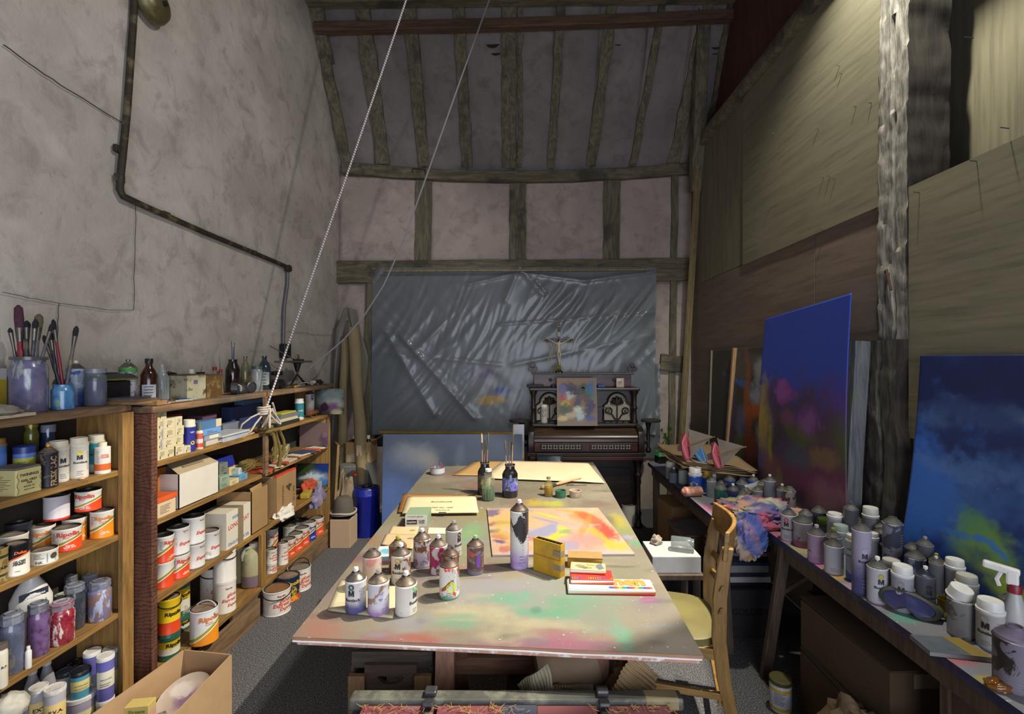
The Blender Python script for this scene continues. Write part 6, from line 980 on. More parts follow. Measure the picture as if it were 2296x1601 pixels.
t = thing('yellow_card_box', 'long yellow cardboard box lying down with lifted lid', 'box', T(1313, 1272) + Vector((0, .02, 0)), -.16); MB().box((0, 0, .017), (.14, .055, .034)).obj('body', M_YB, t, bev=.001); MB().box((.0, .0, .040), (.14, .058, .008), .07, .08).obj('lid', mat('tan_lid', '9a7a44', .7), t, bev=.001)
# pencil tins
def ptin(label, c, L, W, h, rz, z, top, extra=None):
    t = thing('pencil_tin', label, 'tin', (c.x, c.y, z), rz, 'flat coloured pencil tins'); MB().box((0, 0, h * .42), (L, W, h * .84)).obj('base', mat('tin_red', 'b02c1c', .35), t, bev=.004); MB().box((0, 0, h * .8), (L * .985, W * .97, h * .4)).obj('lid', top, t, bev=.005)
    if extra: extra(t, L, W, h)
    return t
def stripes(t, L, W, h, n=22, x0=-.45, x1=.45):
    cs = ['d8b43a', 'd07a2a', 'c04a2a', 'a03a5a', '6a4a8a', '3a4a9a', '3a7aa8', '3a8a7a', '4a8a4a', '8a9a3a']
    for k in range(n): MB().box((L * (x0 + (x1 - x0) * k / (n - 1)), -W * .36, h + .0004), (L * .022, W * .16, .0008)).obj('printed_pencil', ink(cs[(n - k) % 10]), t)
def longx(t, L, W, h):
    stripes(t, L, W, h, 26, -.02, .46); M = Matrix.Rotation(-math.pi / 2, 4, 'X'); sayflat('nen', L * .38, Matrix.Translation((L * .22, W * .1, h + .0006)) @ M, 'd08a3a', t, .06); v, f = disc2(.014, L * .02, W * .22); MB().add([(x, y, h + .001) for x, y in v], f).obj('printed_sun', ink('d8a03a'), t)
ptin('long red tin with white lid lettered in orange, lowest of three', T(1368, 1322), .315, .085, .022, -.035, ZW, mat('tin_lid_white', 'd4ccbc', .4, 0, .06, dirt='a89c86', dthr=.66), longx)
ptin('red lidded pencil tin in the middle of the stack', T(1326, 1312), .16, .085, .018, -.05, ZW + .022, mat('tin_lid_red', 'b83a2c', .4), lambda t, L, W, h: stripes(t, L, W, h, 18))
ptin('small patterned pencil tin topmost of the stack', T(1318, 1302), .135, .07, .016, -.14, ZW + .040, blobmat('tin_pattern', 'b8ac86', [(-.03, 0, .02, .012, '7a7a52', .3, .8), (.01, .01, .02, .01, 'b08a3a', .3, .8), (.045, .0, .015, .03, '4a6070', .2, .8), (-.01, -.015, .03, .008, '5a5a44', .3, .8)], (0, 1), .4, 60, .4))
# ---- under and in front of the table
M_CR = wood('crate_dark', '3c342c', '55493c', 0, 12, .75, 8); M_CRL = wood('crate_batten', '7a5c3a', '94744c', 2, 12, .7, 6)
cx0, cx1, Yc = legX(785, 1.62), legX(968, 1.62), 1.62; t = thing('wooden_crate', 'old wooden crate with hand hole, under the table', 'crate', (0, 0, 0)); W = cx1 - cx0; cxm = (cx0 + cx1) / 2; zt = .56
for k in range(3): MB().box((cxm, Yc + .07 + k * .11, zt + .058 - .0), (W, .10, .014), .03 * (k - 1)).obj('top_slat', M_CR, t, bev=.002)
MB().box((cxm, Yc + .02, zt + .02), (W, .016, .055)).obj('front_slat', M_CR, t, bev=.002)
hp = [(-.5, -.5), (.5, -.5), (.5, .5), (-.5, .5)]; Wf = W - .10; zf0, zf1 = .44, zt + .014; hz = .522
hole = [(.045 * math.cos(a) * 1.0, .013 * math.sin(a) + .012 * math.cos(a) ** 2) for a in [2 * math.pi * i / 20 for i in range(20)]]
m = MB(); v = []; outer = []
for i in range(20):
    a = 2 * math.pi * i / 20; c_, s_ = math.cos(a), math.sin(a); k = min(1 / max(abs(c_), 1e-6), 1 / max(abs(s_), 1e-6)); outer.append((Wf / 2 * c_ * k, (zf1 - zf0) / 2 * s_ * k))
for q_ in ((1, 1), (-1, 1), (-1, -1), (1, -1)):
    c4 = (Wf / 2 * q_[0], (zf1 - zf0) / 2 * q_[1]); j = min(range(20), key=lambda i: math.hypot(outer[i][0] - c4[0], outer[i][1] - c4[1])); outer[j] = c4
for y in (0, .014): v += [(cxm + x, Yc - .006 + y, hz + q) for x, q in hole] + [(cxm + x, Yc - .006 + y, (zf0 + zf1) / 2 + q) for x, q in outer]
f = []
for i in range(20): j = (i + 1) % 20; f += [(i, j, 20 + j, 20 + i), (40 + i, 60 + i, 60 + j, 40 + j), (i, 40 + i, 40 + j, j), (20 + i, 20 + j, 60 + j, 60 + i)]
m.add(v, f).obj('end_board', wood('crate_end', '4a3a30', '5e4c40', 0, 12, .75, 8), t)
for x in (cx0 + .03, cx1 - .025): MB().box((x, Yc - .018, .27), (.055, .02, .56)).obj('batten', M_CRL, t, bev=.002)
for x in (cx0 + .004, cx1 - .004): MB().box((x, Yc + .2, .28), (.012, .38, .56)).obj('side_board', M_CR, t)
MB().box((cxm, Yc - .003, .22), (Wf, .014, .43)).obj('end_board', M_CR, t)
# old trunk lid
Yf = 1.385; x0, x1 = legX(790, Yf), legX(1526, Yf); zt = H - (1552 - CY) * Yf / F; t = thing('travel_trunk', 'old red-panelled trunk with iron hasps and straw on it', 'trunk'); W = x1 - x0; xm = (x0 + x1) / 2
MB().box((xm, Yf - .10, zt * .5 - .02), (W * .99, .20, zt - .05)).obj('body', mat('trunk_red', '7a3a3c', .7, 0, .25, 12, dirt='55505c', dthr=.55, ds=4), t, bev=.004); MB().box((xm, Yf - .01, zt - .016), (W, .045, .032)).obj('top_rim', mat('trunk_rim', '4a4a44', .6, .1, .25, 20, dirt='6a6a5c'), t, bev=.006)
MB().box((x1 - .06, Yf - .01, zt - .0155), (.10, .046, .033)).obj('pale_rim_end', mat('rim_pale', '8a7c5a', .7), t, bev=.006)
mt = mat('trunk_panel', '6e3438', .65, 0, .2, 8, dirt='6a6078', dthr=.6, ds=5)
for a, b in ((795, 963), (972, 1138), (1205, 1345), (1352, 1515)): q0, q1 = legX(a, Yf - .1), legX(b, Yf - .1); MB().hexa([(q0, Yf - .036, zt - .030), (q1, Yf - .036, zt - .030), (q1, Yf - .205, zt - .042), (q0, Yf - .205, zt - .042)], [(q0, Yf - .036, zt - .012), (q1, Yf - .036, zt - .012), (q1, Yf - .205, zt - .034), (q0, Yf - .205, zt - .034)]).obj('red_panel', mt, t, bev=.002)
q0, q1 = legX(1122, Yf - .1), legX(1205, Yf - .1); MB().hexa([(q0, Yf - .036, zt - .030), (q1, Yf - .036, zt - .030), (q1, Yf - .205, zt - .042), (q0, Yf - .205, zt - .042)], [(q0, Yf - .036, zt - .011), (q1, Yf - .036, zt - .011), (q1, Yf - .205, zt - .033), (q0, Yf - .205, zt - .033)]).obj('blue_patch', mat('navy_patch', '2a3048', .7, 0, .3, 14), t)
for x in (963, 1353):
    q = legX(x, Yf - .03); MB().box((q, Yf - .03, zt - .004), (.03, .06, .010), 0, -.25).obj('iron_hasp', mat('iron_grey', '4a4a4c', .45, .6), t, bev=.003); MB().box((q, Yf - .075, zt - .016), (.022, .05, .008), 0, .1).obj('hasp_plate', mat('iron_grey', '4a4a4c'), t, bev=.003); MB().box((q, Yf - .008, zt + .008), (.034, .03, .016)).obj('hinge_lug', mat('iron_grey', '4a4a4c'), t, bev=.004)
m = MB(); rr = random.Random(5)
for k in range(150):
    x = rr.choice((880, 1010, 1100, 1400, 1470)) + rr.gauss(0, 45); x = max(800, min(1515, x)); q = Vector((legX(x, Yf - .06), Yf - .045 - abs(rr.gauss(0, .022)), zt - .008)); a = rr.uniform(0, 3.14); L = rr.uniform(.01, .028); m.tube([q, q + Vector((L * math.cos(a), L * math.sin(a) * .6, rr.uniform(-.002, .008)))], .0007, 4)
m.obj('straw', mat('straw', 'a8854a', .8), t)['kind'] = 'stuff'
lump('crumpled brown paper lying on the trunk', Vector((legX(1170, 1.27), Yf - .15, zt - .035)), (.06, .03, .02), mat('brown_paper', '77664e', .8), 'paper_wad', 'paper', 41, amp=.5)
# corrugated cardboard and rolled card behind the trunk
def corr(label, a, b, up_, h, seed, m, rows=26):
    a, b, u = Vector(a), Vector(b), Vector(up_).normalized(); n = (b - a).cross(u).normalized(); mb = MB()
    mb.grid(lambda s, v: a.lerp(b, s) + u * h * v * (1 - .35 * s * abs(nz(seed, s * 3))) + n * (.0032 * math.sin(s * rows * 6.28) + .03 * nz(s * 2, v * 2, seed)), rows * 6, 6); return one(mb, 'corrugated_sheet', m, label, 'cardboard', group='torn corrugated cardboard', thick=.002)
M_CO = mat('corrugated', '8a8068', .85, 0, .12, 10)
corr('torn corrugated sheet fanning out left of the card roll', (legX(1160, 1.47), 1.47, .605), (legX(1226, 1.44), 1.44, .69), (.25, 0, -1), .13, 3, M_CO, 11)
corr('torn corrugated corner piled right of the trestle leg', (legX(1372, 1.46), 1.46, .60), (legX(1415, 1.48), 1.48, .70), (.75, .05, -.65), .13, 8, mat('corrugated_tan', '947c58', .85), 9)
corr('corrugated strip lying along the trunk rim', (legX(1225, 1.46), 1.46, .565), (legX(1330, 1.47), 1.47, .56), (0, .4, .9), .04, 12, M_CO, 16)
m = MB(); m.tube([(legX(1205, 1.62), 1.60, .55), (legX(1260, 1.62), 1.61, .56), (legX(1325, 1.62), 1.64, .575)], [.095, .088, .085], 20); one(m, 'card_roll', mat('rolled_card', '8a7258', .7, 0, .12, 6), 'fat roll of brown card under the table', 'roll', sm=50)
lump('crumpled kraft wad below the card roll', Vector((legX(1250, 1.47), 1.47, .545)), (.045, .04, .03), MKR, 'kraft_wad', 'paper', 17, amp=.4)
lump('heap of torn brown card right of the trestle leg', Vector((legX(1405, 1.56), 1.56, .45)), (.06, .06, .11), mat('torn_card', '7c6444', .85, 0, .25, 20), 'card_heap', 'cardboard', 19, amp=.6)
t = thing('wooden_crate', 'low slatted crate heaped with cardboard under the table', 'crate', (0, 0, 0)); MB().box((legX(1300, 1.62), 1.66, .22), (.5, .42, .44)).obj('body', M_CR, t, bev=.004)
one(quad((legX(1180, 1.8), 1.82, .62), (legX(1250, 1.8), 1.80, .62), (legX(1250, 1.8), 1.80, .74), (legX(1185, 1.8), 1.82, .72), .002), 'plastic_sheet', mat('clear_plastic', '9a9caa', .2), 'pale plastic sheet tucked under the table top', 'sheet')
# ================================================================ FAR END: PLASTIC SHEET, ORGAN, STORED THINGS
# plastic sheeting over the old window
def wrinkle(u, v):
    x, y = u * 1.7, v; a = .030 * nz(u * 1.6, v * 1.5, 1)
    for th, f1, f2, amp, sd in ((.9, 15, 2.2, .010, 4), (2.35, 17, 2.0, .0025, 7), (1.25, 30, 4, .004, 11)):
        p, q = x * math.sin(th) - y * math.cos(th), x * math.cos(th) + y * math.sin(th); msk = max(0, nz(u * 2.3 + sd, v * 2.3, sd) + .12) * 2.4
        a += amp * msk * (1 - 2.4 * abs(nz(p * f1, q * f2, sd)))
    for (x0, y0, x1, y1, w_, h_) in ((.52, 1, .47, .80, .012, .016), (.52, 1, .60, .84, .012, .018), (.52, .97, .34, .90, .010, .014), (.52, .97, .75, .92, .010, .014), (.75, .92, .98, .97, .010, .014), (.05, .62, .22, .12, .016, .020), (.10, .60, .36, .10, .014, .022), (.45, .66, 1, .73, .005, .009), (.50, .42, 1, .60, .014, .007), (.0, .50, .45, .42, .014, .007)):
        dx, dy = x1 - x0, y1 - y0; t = max(0, min(1, ((u - x0) * dx + (v - y0) * dy) / (dx * dx + dy * dy))); d = math.hypot(u - x0 - t * dx, v - y0 - t * dy); a += h_ * math.exp(-(d / w_) ** 1.3)
    return a
pa, pb_ = bk(834, 975, .13), bk(1470, 600, .13)
blob = lambda x, y, rx, ry, c, so=.5, st=.8: (up(x, y, Y=YB - .14).x, up(x, y, Y=YB - .14).z, rx * 5.06 / F, ry * 5.06 / F, c, so, st)
def plasticmat():
    m = blobmat('plastic_sheeting', '6a7074', [blob(1085, 838, 36, 12, '4e3c62'), blob(1125, 876, 20, 9, '1c3c8c'), blob(1098, 900, 36, 10, 'b08a1a'), blob(980, 860, 90, 60, '868e98', .7, .5), blob(1300, 760, 150, 60, '7c848a', .7, .5)], (0, 2), .35, 3, .2)
    nt = m.node_tree; p = nt.nodes['Principled BSDF']; p.inputs['Alpha'].default_value = .86; p.inputs['Coat Weight'].default_value = .45; p.inputs['Coat Roughness'].default_value = .16; p.inputs['Roughness'].default_value = .42; p.inputs['Specular IOR Level'].default_value = .6; return m
mb = MB(); mb.grid(lambda u, v: (pa.x + (pb_.x - pa.x) * u + .02 * nz(v * 4, 3) * (1 if u in (0, 1) else 0), YB - .125 - wrinkle(u, v), pa.z + (pb_.z - pa.z) * v + (.02 * nz(u * 6, 9) if v in (0.0,) else 0)), 190, 130)
one(mb, 'plastic_sheeting', plasticmat(), 'wrinkled grey translucent plastic sheeting over the far window', 'plastic sheet', sm=60, recalc=True)
mb = MB(); mb.grid(lambda u, v: (up(1440 + 40 * u, 0, Y=YB - .10).x, YB - .10 - .02 * nz(u * 4, v * 9), .55 + (1.0 - .5 * 0) * v), 8, 30)
one(mb, 'plastic_strip', bpy.data.materials['plastic_sheeting'], 'narrow strip of plastic sheeting hanging right of the organ', 'plastic sheet', sm=60)
for a, b, l in (((858, 608), (1455, 605), 'thin batten clamping the top of plastic sheeting'), ((850, 968), (1180, 972), 'ochre batten along the bottom of plastic sheeting')):
    m = MB(); bar(m, bk(*a, .20), bk(*b, .20), .03, .02, 6, .002); one(m, 'batten', M_BATT if 'top' in l else wood('ochre_batten', '8a6a1c', 'a88428', 0, 12), l, 'batten')
# ---- reed organ
OX, OY = .565, 4.62; M_EB = wood('ebony_case', '1c1412', '30211c', 0, 12, .38, 10, None, .1); M_MAH = wood('mahogany', '3a1c14', '54281c', 0, 12, .35, 10, None, .1); M_EBV = wood('ebony_upright', '1c1412', '30211c', 2, 12, .38, 10, None, .1); M_PALE = mat('pale_cloth', '9a9484', .8, 0, .12)
t = thing('reed_organ', 'carved dark wooden reed organ with pale fretwork panels', 'organ', (OX, OY, 0)); W = 1.10
MB().box((0, .25, .34), (W * .94, .40, .68)).obj('lower_case', M_EBV, t, bev=.004); MB().box((0, .035, .30), (W * .80, .02, .50)).obj('knee_panel', M_EB, t, bev=.004); MB().box((0, .13, .70), (W + .02, .46, .035)).obj('key_bed', M_EB, t, bev=.006); MB().box((0, .1, .665), (W - .03, .42, .035)).obj('moulding', M_MAH, t, bev=.006)
MB().box((0, -.055, .765), (W - .12, .03, .085)).obj('fall_board', M_MAH, t, bev=.003)
for s in (-1, 1):
    MB().box((s * .235, -.073, .77), (.40, .008, .06)).obj('fret_frame', M_EB, t, bev=.003)
    for k in range(7):
        x = s * .235 - .162 + k * .054; m = MB()
        for a in (.78, -.78): m.box((x, -.079, .77), (.048, .004, .013), 0, 0, a)
        m.box((x, -.079, .77), (.016, .004, .016)); m.obj('fret_cross', M_PALE, t)
m = MB(); prof = [(-.075, .815), (-.075, .835), (-.06, .87), (-.025, .905), (.03, .925), (.22, .935), (.22, .815)]
m.prism([(y, z) for y, z in prof], W - .12, Matrix(((0, 1, 0, -(W - .12) / 2), (1, 0, 0, 0), (0, 0, 1, 0), (0, 0, 0, 1)))); m.obj('key_lid', wood('lid_oak', '3a281c', '57402c', 0, 12, .3, 10, None, .1), t, sm=40)
for zz, yy in ((.855, -.072), (.885, -.05)): MB().box((0, yy, zz), (W - .11, .012, .008)).obj('lid_moulding', M_EB, t, bev=.002)
for s in (-1, 1):
    m = MB(); cp = [(-.09, .70), (-.10, .76), (-.095, .84), (-.07, .91), (-.02, .945), (.04, .955), (.24, .96), (.24, .70)]
    m.prism(cp, .055, Matrix(((0, 1, 0, s * (W / 2 - .03) - .0275), (1, 0, 0, 0), (0, 0, 1, 0), (0, 0, 0, 1)))); m.obj('cheek', M_EBV, t, sm=40, bev=.004)
    m = MB(); m.lathe([(.035, 0), (.045, .02), (.03, .05), (.024, .10), (.032, .14), (.022, .16), (.02, .40), (.028, .43), (.024, .47), (.034, .50), (.02, .53), (.034, .60), (.05, .64), (.05, .66)], 16, (s * (W / 2 - .05), -.04, 0)); m.obj('turned_leg', M_EB, t, sm=40)
    m = MB(); m.lathe([(.02, .0), (.09, .012), (.095, .03), (.085, .035), (.001, .035)], 24, (s * (W / 2 + .085), .02, .985)); m.obj('lamp_stand', mat('stand_dust', '3a3430', .6), t, sm=40); m = MB(); m.lathe([(.02, .70), (.03, .72), (.014, .76), (.02, .86), (.014, .92), (.03, .985)], 12, (s * (W / 2 + .06), .02, 0)); m.obj('stand_post', M_EB, t, sm=40); MB().box((s * (W / 2 + .03), .02, .80), (.06, .03, .04)).obj('bracket', M_EB, t, bev=.006)
MB().box((0, .27, 1.12), (W - .10, .20, .36)).obj('upper_case', M_EB, t, bev=.004); MB().box((0, .20, 1.305), (W - .02, .30, .03)).obj('cornice', M_EB, t, bev=.008); MB().box((0, .20, .955), (W - .08, .26, .03)).obj('ledge', M_EB, t, bev=.006)
MB().box((0, .30, 1.385), (W - .12, .14, .13)).obj('stop_board', M_MAH, t, bev=.004); MB().box((0, .27, 1.452), (W - .08, .2, .014)).obj('top_rail', M_EB, t, bev=.003)
for k in range(34): x = -.49 + k * .98 / 33; MB().box((x, .2, 1.465), (.012, .01, .016)).obj('cresting', M_EB, t)
for s in (-1, 1):
    m = MB(); [m.lathe([(.026, -.012), (.028, 0), (.026, .012)], 14, (s * .50 + dx, .22, 1.50 + dz), Matrix.Rotation(math.pi / 2, 4, 'X')) for dx, dz in ((-.024, 0), (.024, 0), (0, .036))]; m.box((s * .50, .22, 1.47), (.02, .02, .03)); m.obj('trefoil_finial', M_EB, t, sm=40)
    for x in (.10, .32): m = MB(); m.lathe([(.012, 0), (.018, .006), (.012, .012), (.016, .024), (.001, .028)], 14, (s * x, .226, 1.39), Matrix.Rotation(math.pi / 2, 4, 'X')); m.obj('stop_knob', M_BLACK, t, sm=40)
    m = MB(); m.lathe([(.03, .97), (.034, .99), (.022, 1.02), (.02, 1.10), (.03, 1.12), (.02, 1.15), (.022, 1.24), (.036, 1.27), (.04, 1.29)], 14, (s * (W / 2 - .055), .10, 0)); m.obj('turned_column', M_EB, t, sm=40)
    for q in ((.335,), ):
        cx_ = s * .335; ar = [(cx_ + .135 * c, zz) for c, zz in ((-1, .985), (1, .985), (1, 1.14))] + [(cx_ + .095 * math.cos(a) , 1.17 + .095 * math.sin(a)) for a in [math.pi * i / 10 for i in range(11)]] + [(cx_ - .135, 1.14)]
        m = MB(); m.prism(ar, .006, Matrix.Translation((0, .164, 0))); m.obj('pale_panel', M_PALE, t)
        m = MB(); m.tube([(x, .158, zz) for x, zz in ar] + [(ar[0][0], .158, ar[0][1])], .010, 6); m.obj('arch_frame', M_EB, t, sm=40)
        m = MB()
        for sg in (-1, 1):
            pts = [(cx_, .159, 1.0)] + [(cx_ + sg * (.02 + .055 * i / 10), .159, 1.0 + .10 * i / 10) for i in range(1, 6)] + [(cx_ + sg * (.082 + .032 * math.cos(a)), .159, 1.085 + .032 * math.sin(a)) for a in [-.5 + i * .6 for i in range(9)]]; m.tube(pts, .008, 6)
            m.lathe([(.014, -.003), (.014, .003)], 10, (cx_ + sg * .082, .159, 1.085), Matrix.Rotation(math.pi / 2, 4, 'X'))
        m.tube([(cx_, .159, .99), (cx_, .159, 1.15)], .008, 6)
        for k in range(5): a = math.pi * (.1 + .2 * k); m.tube([(cx_, .159, 1.15), (cx_ + .06 * math.cos(a), .159, 1.155 + .065 * math.sin(a)), (cx_ + .068 * math.cos(a + .12), .159, 1.155 + .078 * math.sin(a + .05))], [.012, .02, .003], 6)
        m.obj('fretwork', M_EB, t, sm=40)
        for k in range(4): MB().box((cx_ - .09 + k * .06, .160, .975), (.035, .006, .02)).obj('fret_slot', M_PALE, t)
m = MB(); m.box((.13, .145, 1.12), (.02, .02, .28)); m.box((.17, .12, 1.12), (.16, .012, .010)); m.obj('music_rack', M_EB, t)
Yw = OY
p, r = at(1220, .955 + .015, w=16, Y=4.76); sp_ = spray('white spray can with blue dots on the organ ledge', Vector((p.x, 4.77, .970)), .033, .155, canmat('can_white2', 'c8c2b4'), top='cap', caph=.7, prints=False, group='cans on the organ'); [wrap(*(lambda vf: ([(x, y) for x, y in vf[0]], vf[1]))(disc2(.016)), .033, 0, zz, ink('2a3a8c'), sp_, 'blue_dot') for zz in (.12, .075)]
PAL = blobmat('palette_mess', '7a6450', [(-.09, .13, .08, .06, '2a2444'), (-.13, .1, .05, .06, '5a5a8a'), (-.02, .09, .07, .07, '1e2238'), (-.07, .05, .06, .04, 'a8b0ac'), (-.13, .04, .04, .04, '9a3a3a'), (-.11, -.02, .05, .03, 'c8a02a'), (-.12, -.07, .07, .06, '2c4a22'), (-.03, -.01, .05, .06, '8a5a24'), (.02, -.03, .05, .08, '1c2a4c'), (.07, .12, .06, .07, '1e3c2a'), (.13, .12, .05, .08, '2a5a8a'), (.12, .05, .05, .06, '1e6a5a'), (.08, .02, .05, .06, '5a3040'), (.02, -.10, .05, .07, 'c4ccb4'), (.03, -.14, .04, .05, '9ab4c0'), (.10, -.08, .03, .09, '1e2458'), (.14, -.05, .04, .07, '2c1e4c'), (.06, -.04, .03, .07, '7a6a3a'), (-.08, -.14, .06, .03, 'b0a07a'), (-.14, -.16, .05, .03, 'c8b46a'), (-.04, -.12, .04, .03, 'b49a8a'), (.13, -.16, .05, .03, '3a4a8a')], (0, 2), .45, 22, .35, [(70, .76, 'd8d4c4')])
def palette(th=.012, W=.385, Hh=.46):
    mb = MB(); cx_, cz, r = .06, .125, .018; n = 24; v = []; pts = []
    for i in range(n):
        a = 2 * math.pi * i / n; c, s = math.cos(a), math.sin(a); tx = ((W / 2 - cx_) if c > 0 else (W / 2 + cx_)) / max(abs(c), 1e-6); tz = ((Hh / 2 - cz) if s > 0 else (Hh / 2 + cz)) / max(abs(s), 1e-6); k = min(tx, tz); pts.append((cx_ + c * k, cz + s * k))
    cor = [(W / 2, Hh / 2), (-W / 2, Hh / 2), (-W / 2, -Hh / 2), (W / 2, -Hh / 2)]
    for q in cor: j = min(range(n), key=lambda i: math.hypot(pts[i][0] - q[0], pts[i][1] - q[1])); pts[j] = q
    for y in (0, th): v += [(cx_ + r * math.cos(2 * math.pi * i / n), y, cz + r * math.sin(2 * math.pi * i / n)) for i in range(n)] + [(x, y, zz) for x, zz in pts]
    f = []
    for i in range(n): j = (i + 1) % n; f += [(i, j, n + j, n + i), (2 * n + i, 3 * n + i, 3 * n + j, 2 * n + j), (i, 2 * n + i, 2 * n + j, j), (n + i, n + j, 3 * n + j, 3 * n + i)]
    return mb.add(v, f)
pp = up(1293, 897, Y=4.66); one(palette(), 'paint_palette', PAL, 'paint-crusted rectangular palette board with thumb hole on organ', 'palette', (pp.x, 4.63, 1.19), rot=(-.17, 0, 0))
q = up(1389, 865, Y=4.80); one(MB().box((0, 0, .045), (.075, .006, .09), 0, -.06), 'picture_card', blobmat('card_pic', 'b0a08c', [(0, .05, .02, .025, '8a6a8a', .4, .8), (-.01, .07, .02, .012, 'd0c8b4', .4, .8)], (0, 2), .3, 40), 'small picture card propped on the organ cornice', 'card', (q.x, 4.77, 1.321))
for x, c, l, w_ in ((1200, '1c1c22', 'black cloth bundle on the organ cornice', .16), (1245, '22306a', 'dark blue book beside the palette on the cornice', .08), (1345, '3a5a9a', 'blue booklet on the cornice right of the palette', .07)): one(MB().box((0, 0, .012), (w_, .09, .024)), 'book' if 'b' == l[5] or 'bo' in l else 'cloth_bundle', mat('bk_' + c, c, .6), l, 'book' if 'book' in l else 'cloth', (up(x, 870, Y=4.82).x, 4.79, 1.32), .1, bev=.004)
# crucifix on the organ
cb = Vector((up(1253, 835, Y=4.86).x, 4.86, 1.459)); t = thing('crucifix', 'black crucifix with ivory figure standing on the organ', 'crucifix', cb)
MB().box((0, 0, .23), (.024, .016, .46)).obj('upright', M_BLACK, t, bev=.002); MB().box((0, 0, .325), (.25, .016, .03)).obj('crossbar', M_BLACK, t, bev=.002); MB().lathe([(.05, 0), (.045, .012), (.025, .03), (.016, .06)], 14).obj('foot', M_BLACK, t, sm=40)
BRZ = mat('old_brass', '6a5f3c', .45, .5)
for c in ((-.135, 0, .325), (.135, 0, .325), (0, 0, .475)):
    m = MB(); [m.lathe([(.012, -.008), (.014, 0), (.012, .008)], 10, Vector(c) + Vector(d), Matrix.Rotation(math.pi / 2, 4, 'X')) for d in ((.009, 0, 0), (-.009, 0, 0), (0, 0, .012))]; m.obj('brass_tip', BRZ, t, sm=40)
MB().box((0, -.012, .39), (.018, .004, .045)).obj('title_plate', mat('plate_ivory', 'b0a88c', .5), t)
def skin(name, verts, edges, rad, m, parent, root=0, sub=2):
    me = bpy.data.meshes.new(name); me.from_pydata(verts, edges, []); me.materials.append(m); o = bpy.data.objects.new(name, me); COL.objects.link(o); o.parent = parent
    d = o.modifiers.new('s', 'SKIN'); d.use_smooth_shade = True; d2 = o.modifiers.new('u', 'SUBSURF'); d2.levels = sub; d2.render_levels = sub
    for i, r in enumerate(rad): me.skin_vertices[0].data[i].radius = (r, r * .85) if not hasattr(r, '__len__') else r
    me.skin_vertices[0].data[root].use_root = True; return o
IV = mat('ivory', 'b8a88a', .45, 0, .15, 40)
V = [(0, -.022, .225), (0, -.024, .265), (0, -.024, .295), (.004, -.026, .315), (.012, -.034, .337), (-.03, -.022, .298), (-.065, -.016, .318), (-.10, -.012, .338), (.03, -.022, .298), (.065, -.016, .318), (.10, -.012, .338), (-.012, -.024, .20), (-.006, -.034, .145), (0, -.022, .09), (.012, -.024, .20), (.008, -.036, .145), (.003, -.026, .09), (.002, -.034, .075), (.115, -.012, .345), (-.115, -.012, .345)]
E = [(0, 1), (1, 2), (2, 3), (3, 4), (2, 5), (5, 6), (6, 7), (2, 8), (8, 9), (9, 10), (0, 11), (11, 12), (12, 13), (0, 14), (14, 15), (15, 16), (16, 17), (10, 18), (7, 19)]
skin('figure', V, E, [(.018, .013), (.016, .011), (.019, .012), .007, .013, .010, .0075, .005, .010, .0075, .005, .0115, .0085, .006, .0115, .0085, .006, .005, .006, .006], IV, t)
m = MB(); m.lathe([(.017, -.014), (.022, -.004), (.020, .016), (.016, .02)], 14, (0, -.022, .218), sy=.8); m.obj('loincloth', IV, t, sm=60)
rr = random.Random(3); m = MB()
for k in range(26): a = rr.uniform(-2.6, .6); L = rr.uniform(.03, .075); c0 = Vector((-.035, -.01, .06)); m.tube([c0, c0 + Vector((L * .7 * math.cos(a), -.01, .4 * L * math.sin(a) + .02)), c0 + Vector((L * 1.3 * math.cos(a), -.012, L * math.sin(a)))], [.002, .004, .001], 4)
m.obj('dried_sprig', mat('dried_palm', '6a6434', .8), t)['kind'] = 'stuff'
m = MB(); rr = random.Random(8)
for k in range(9): x = rr.uniform(-.11, -.06); pts = [(x + .02 * math.sin(i), .012, .30 - .05 * i) for i in range(5)]; m.tube(pts, .002, 4)
m.obj('hanging_chain', BRZ, t)
# framed glass leaning against the organ
t = thing('framed_mirror', 'black framed mirror glass leaning against the organ knee panel', 'frame', (up(1233, 1030, Y=4.42).x, 4.42, .0), rot=(-.08, 0, 0)); MB().box((0, 0, .42), (.21, .006, .56)).obj('glass', mat('dark_mirror', '3c4442', .15), t)
for a, b in (((-.11, .42), (.018, .60)), ((.11, .42), (.018, .60)), ((0, .715), (.238, .018)), ((0, .125), (.238, .018))): MB().box((a[0], -.003, a[1]), (b[0], .018, b[1])).obj('frame_bar', M_BLACK, t, bev=.002)
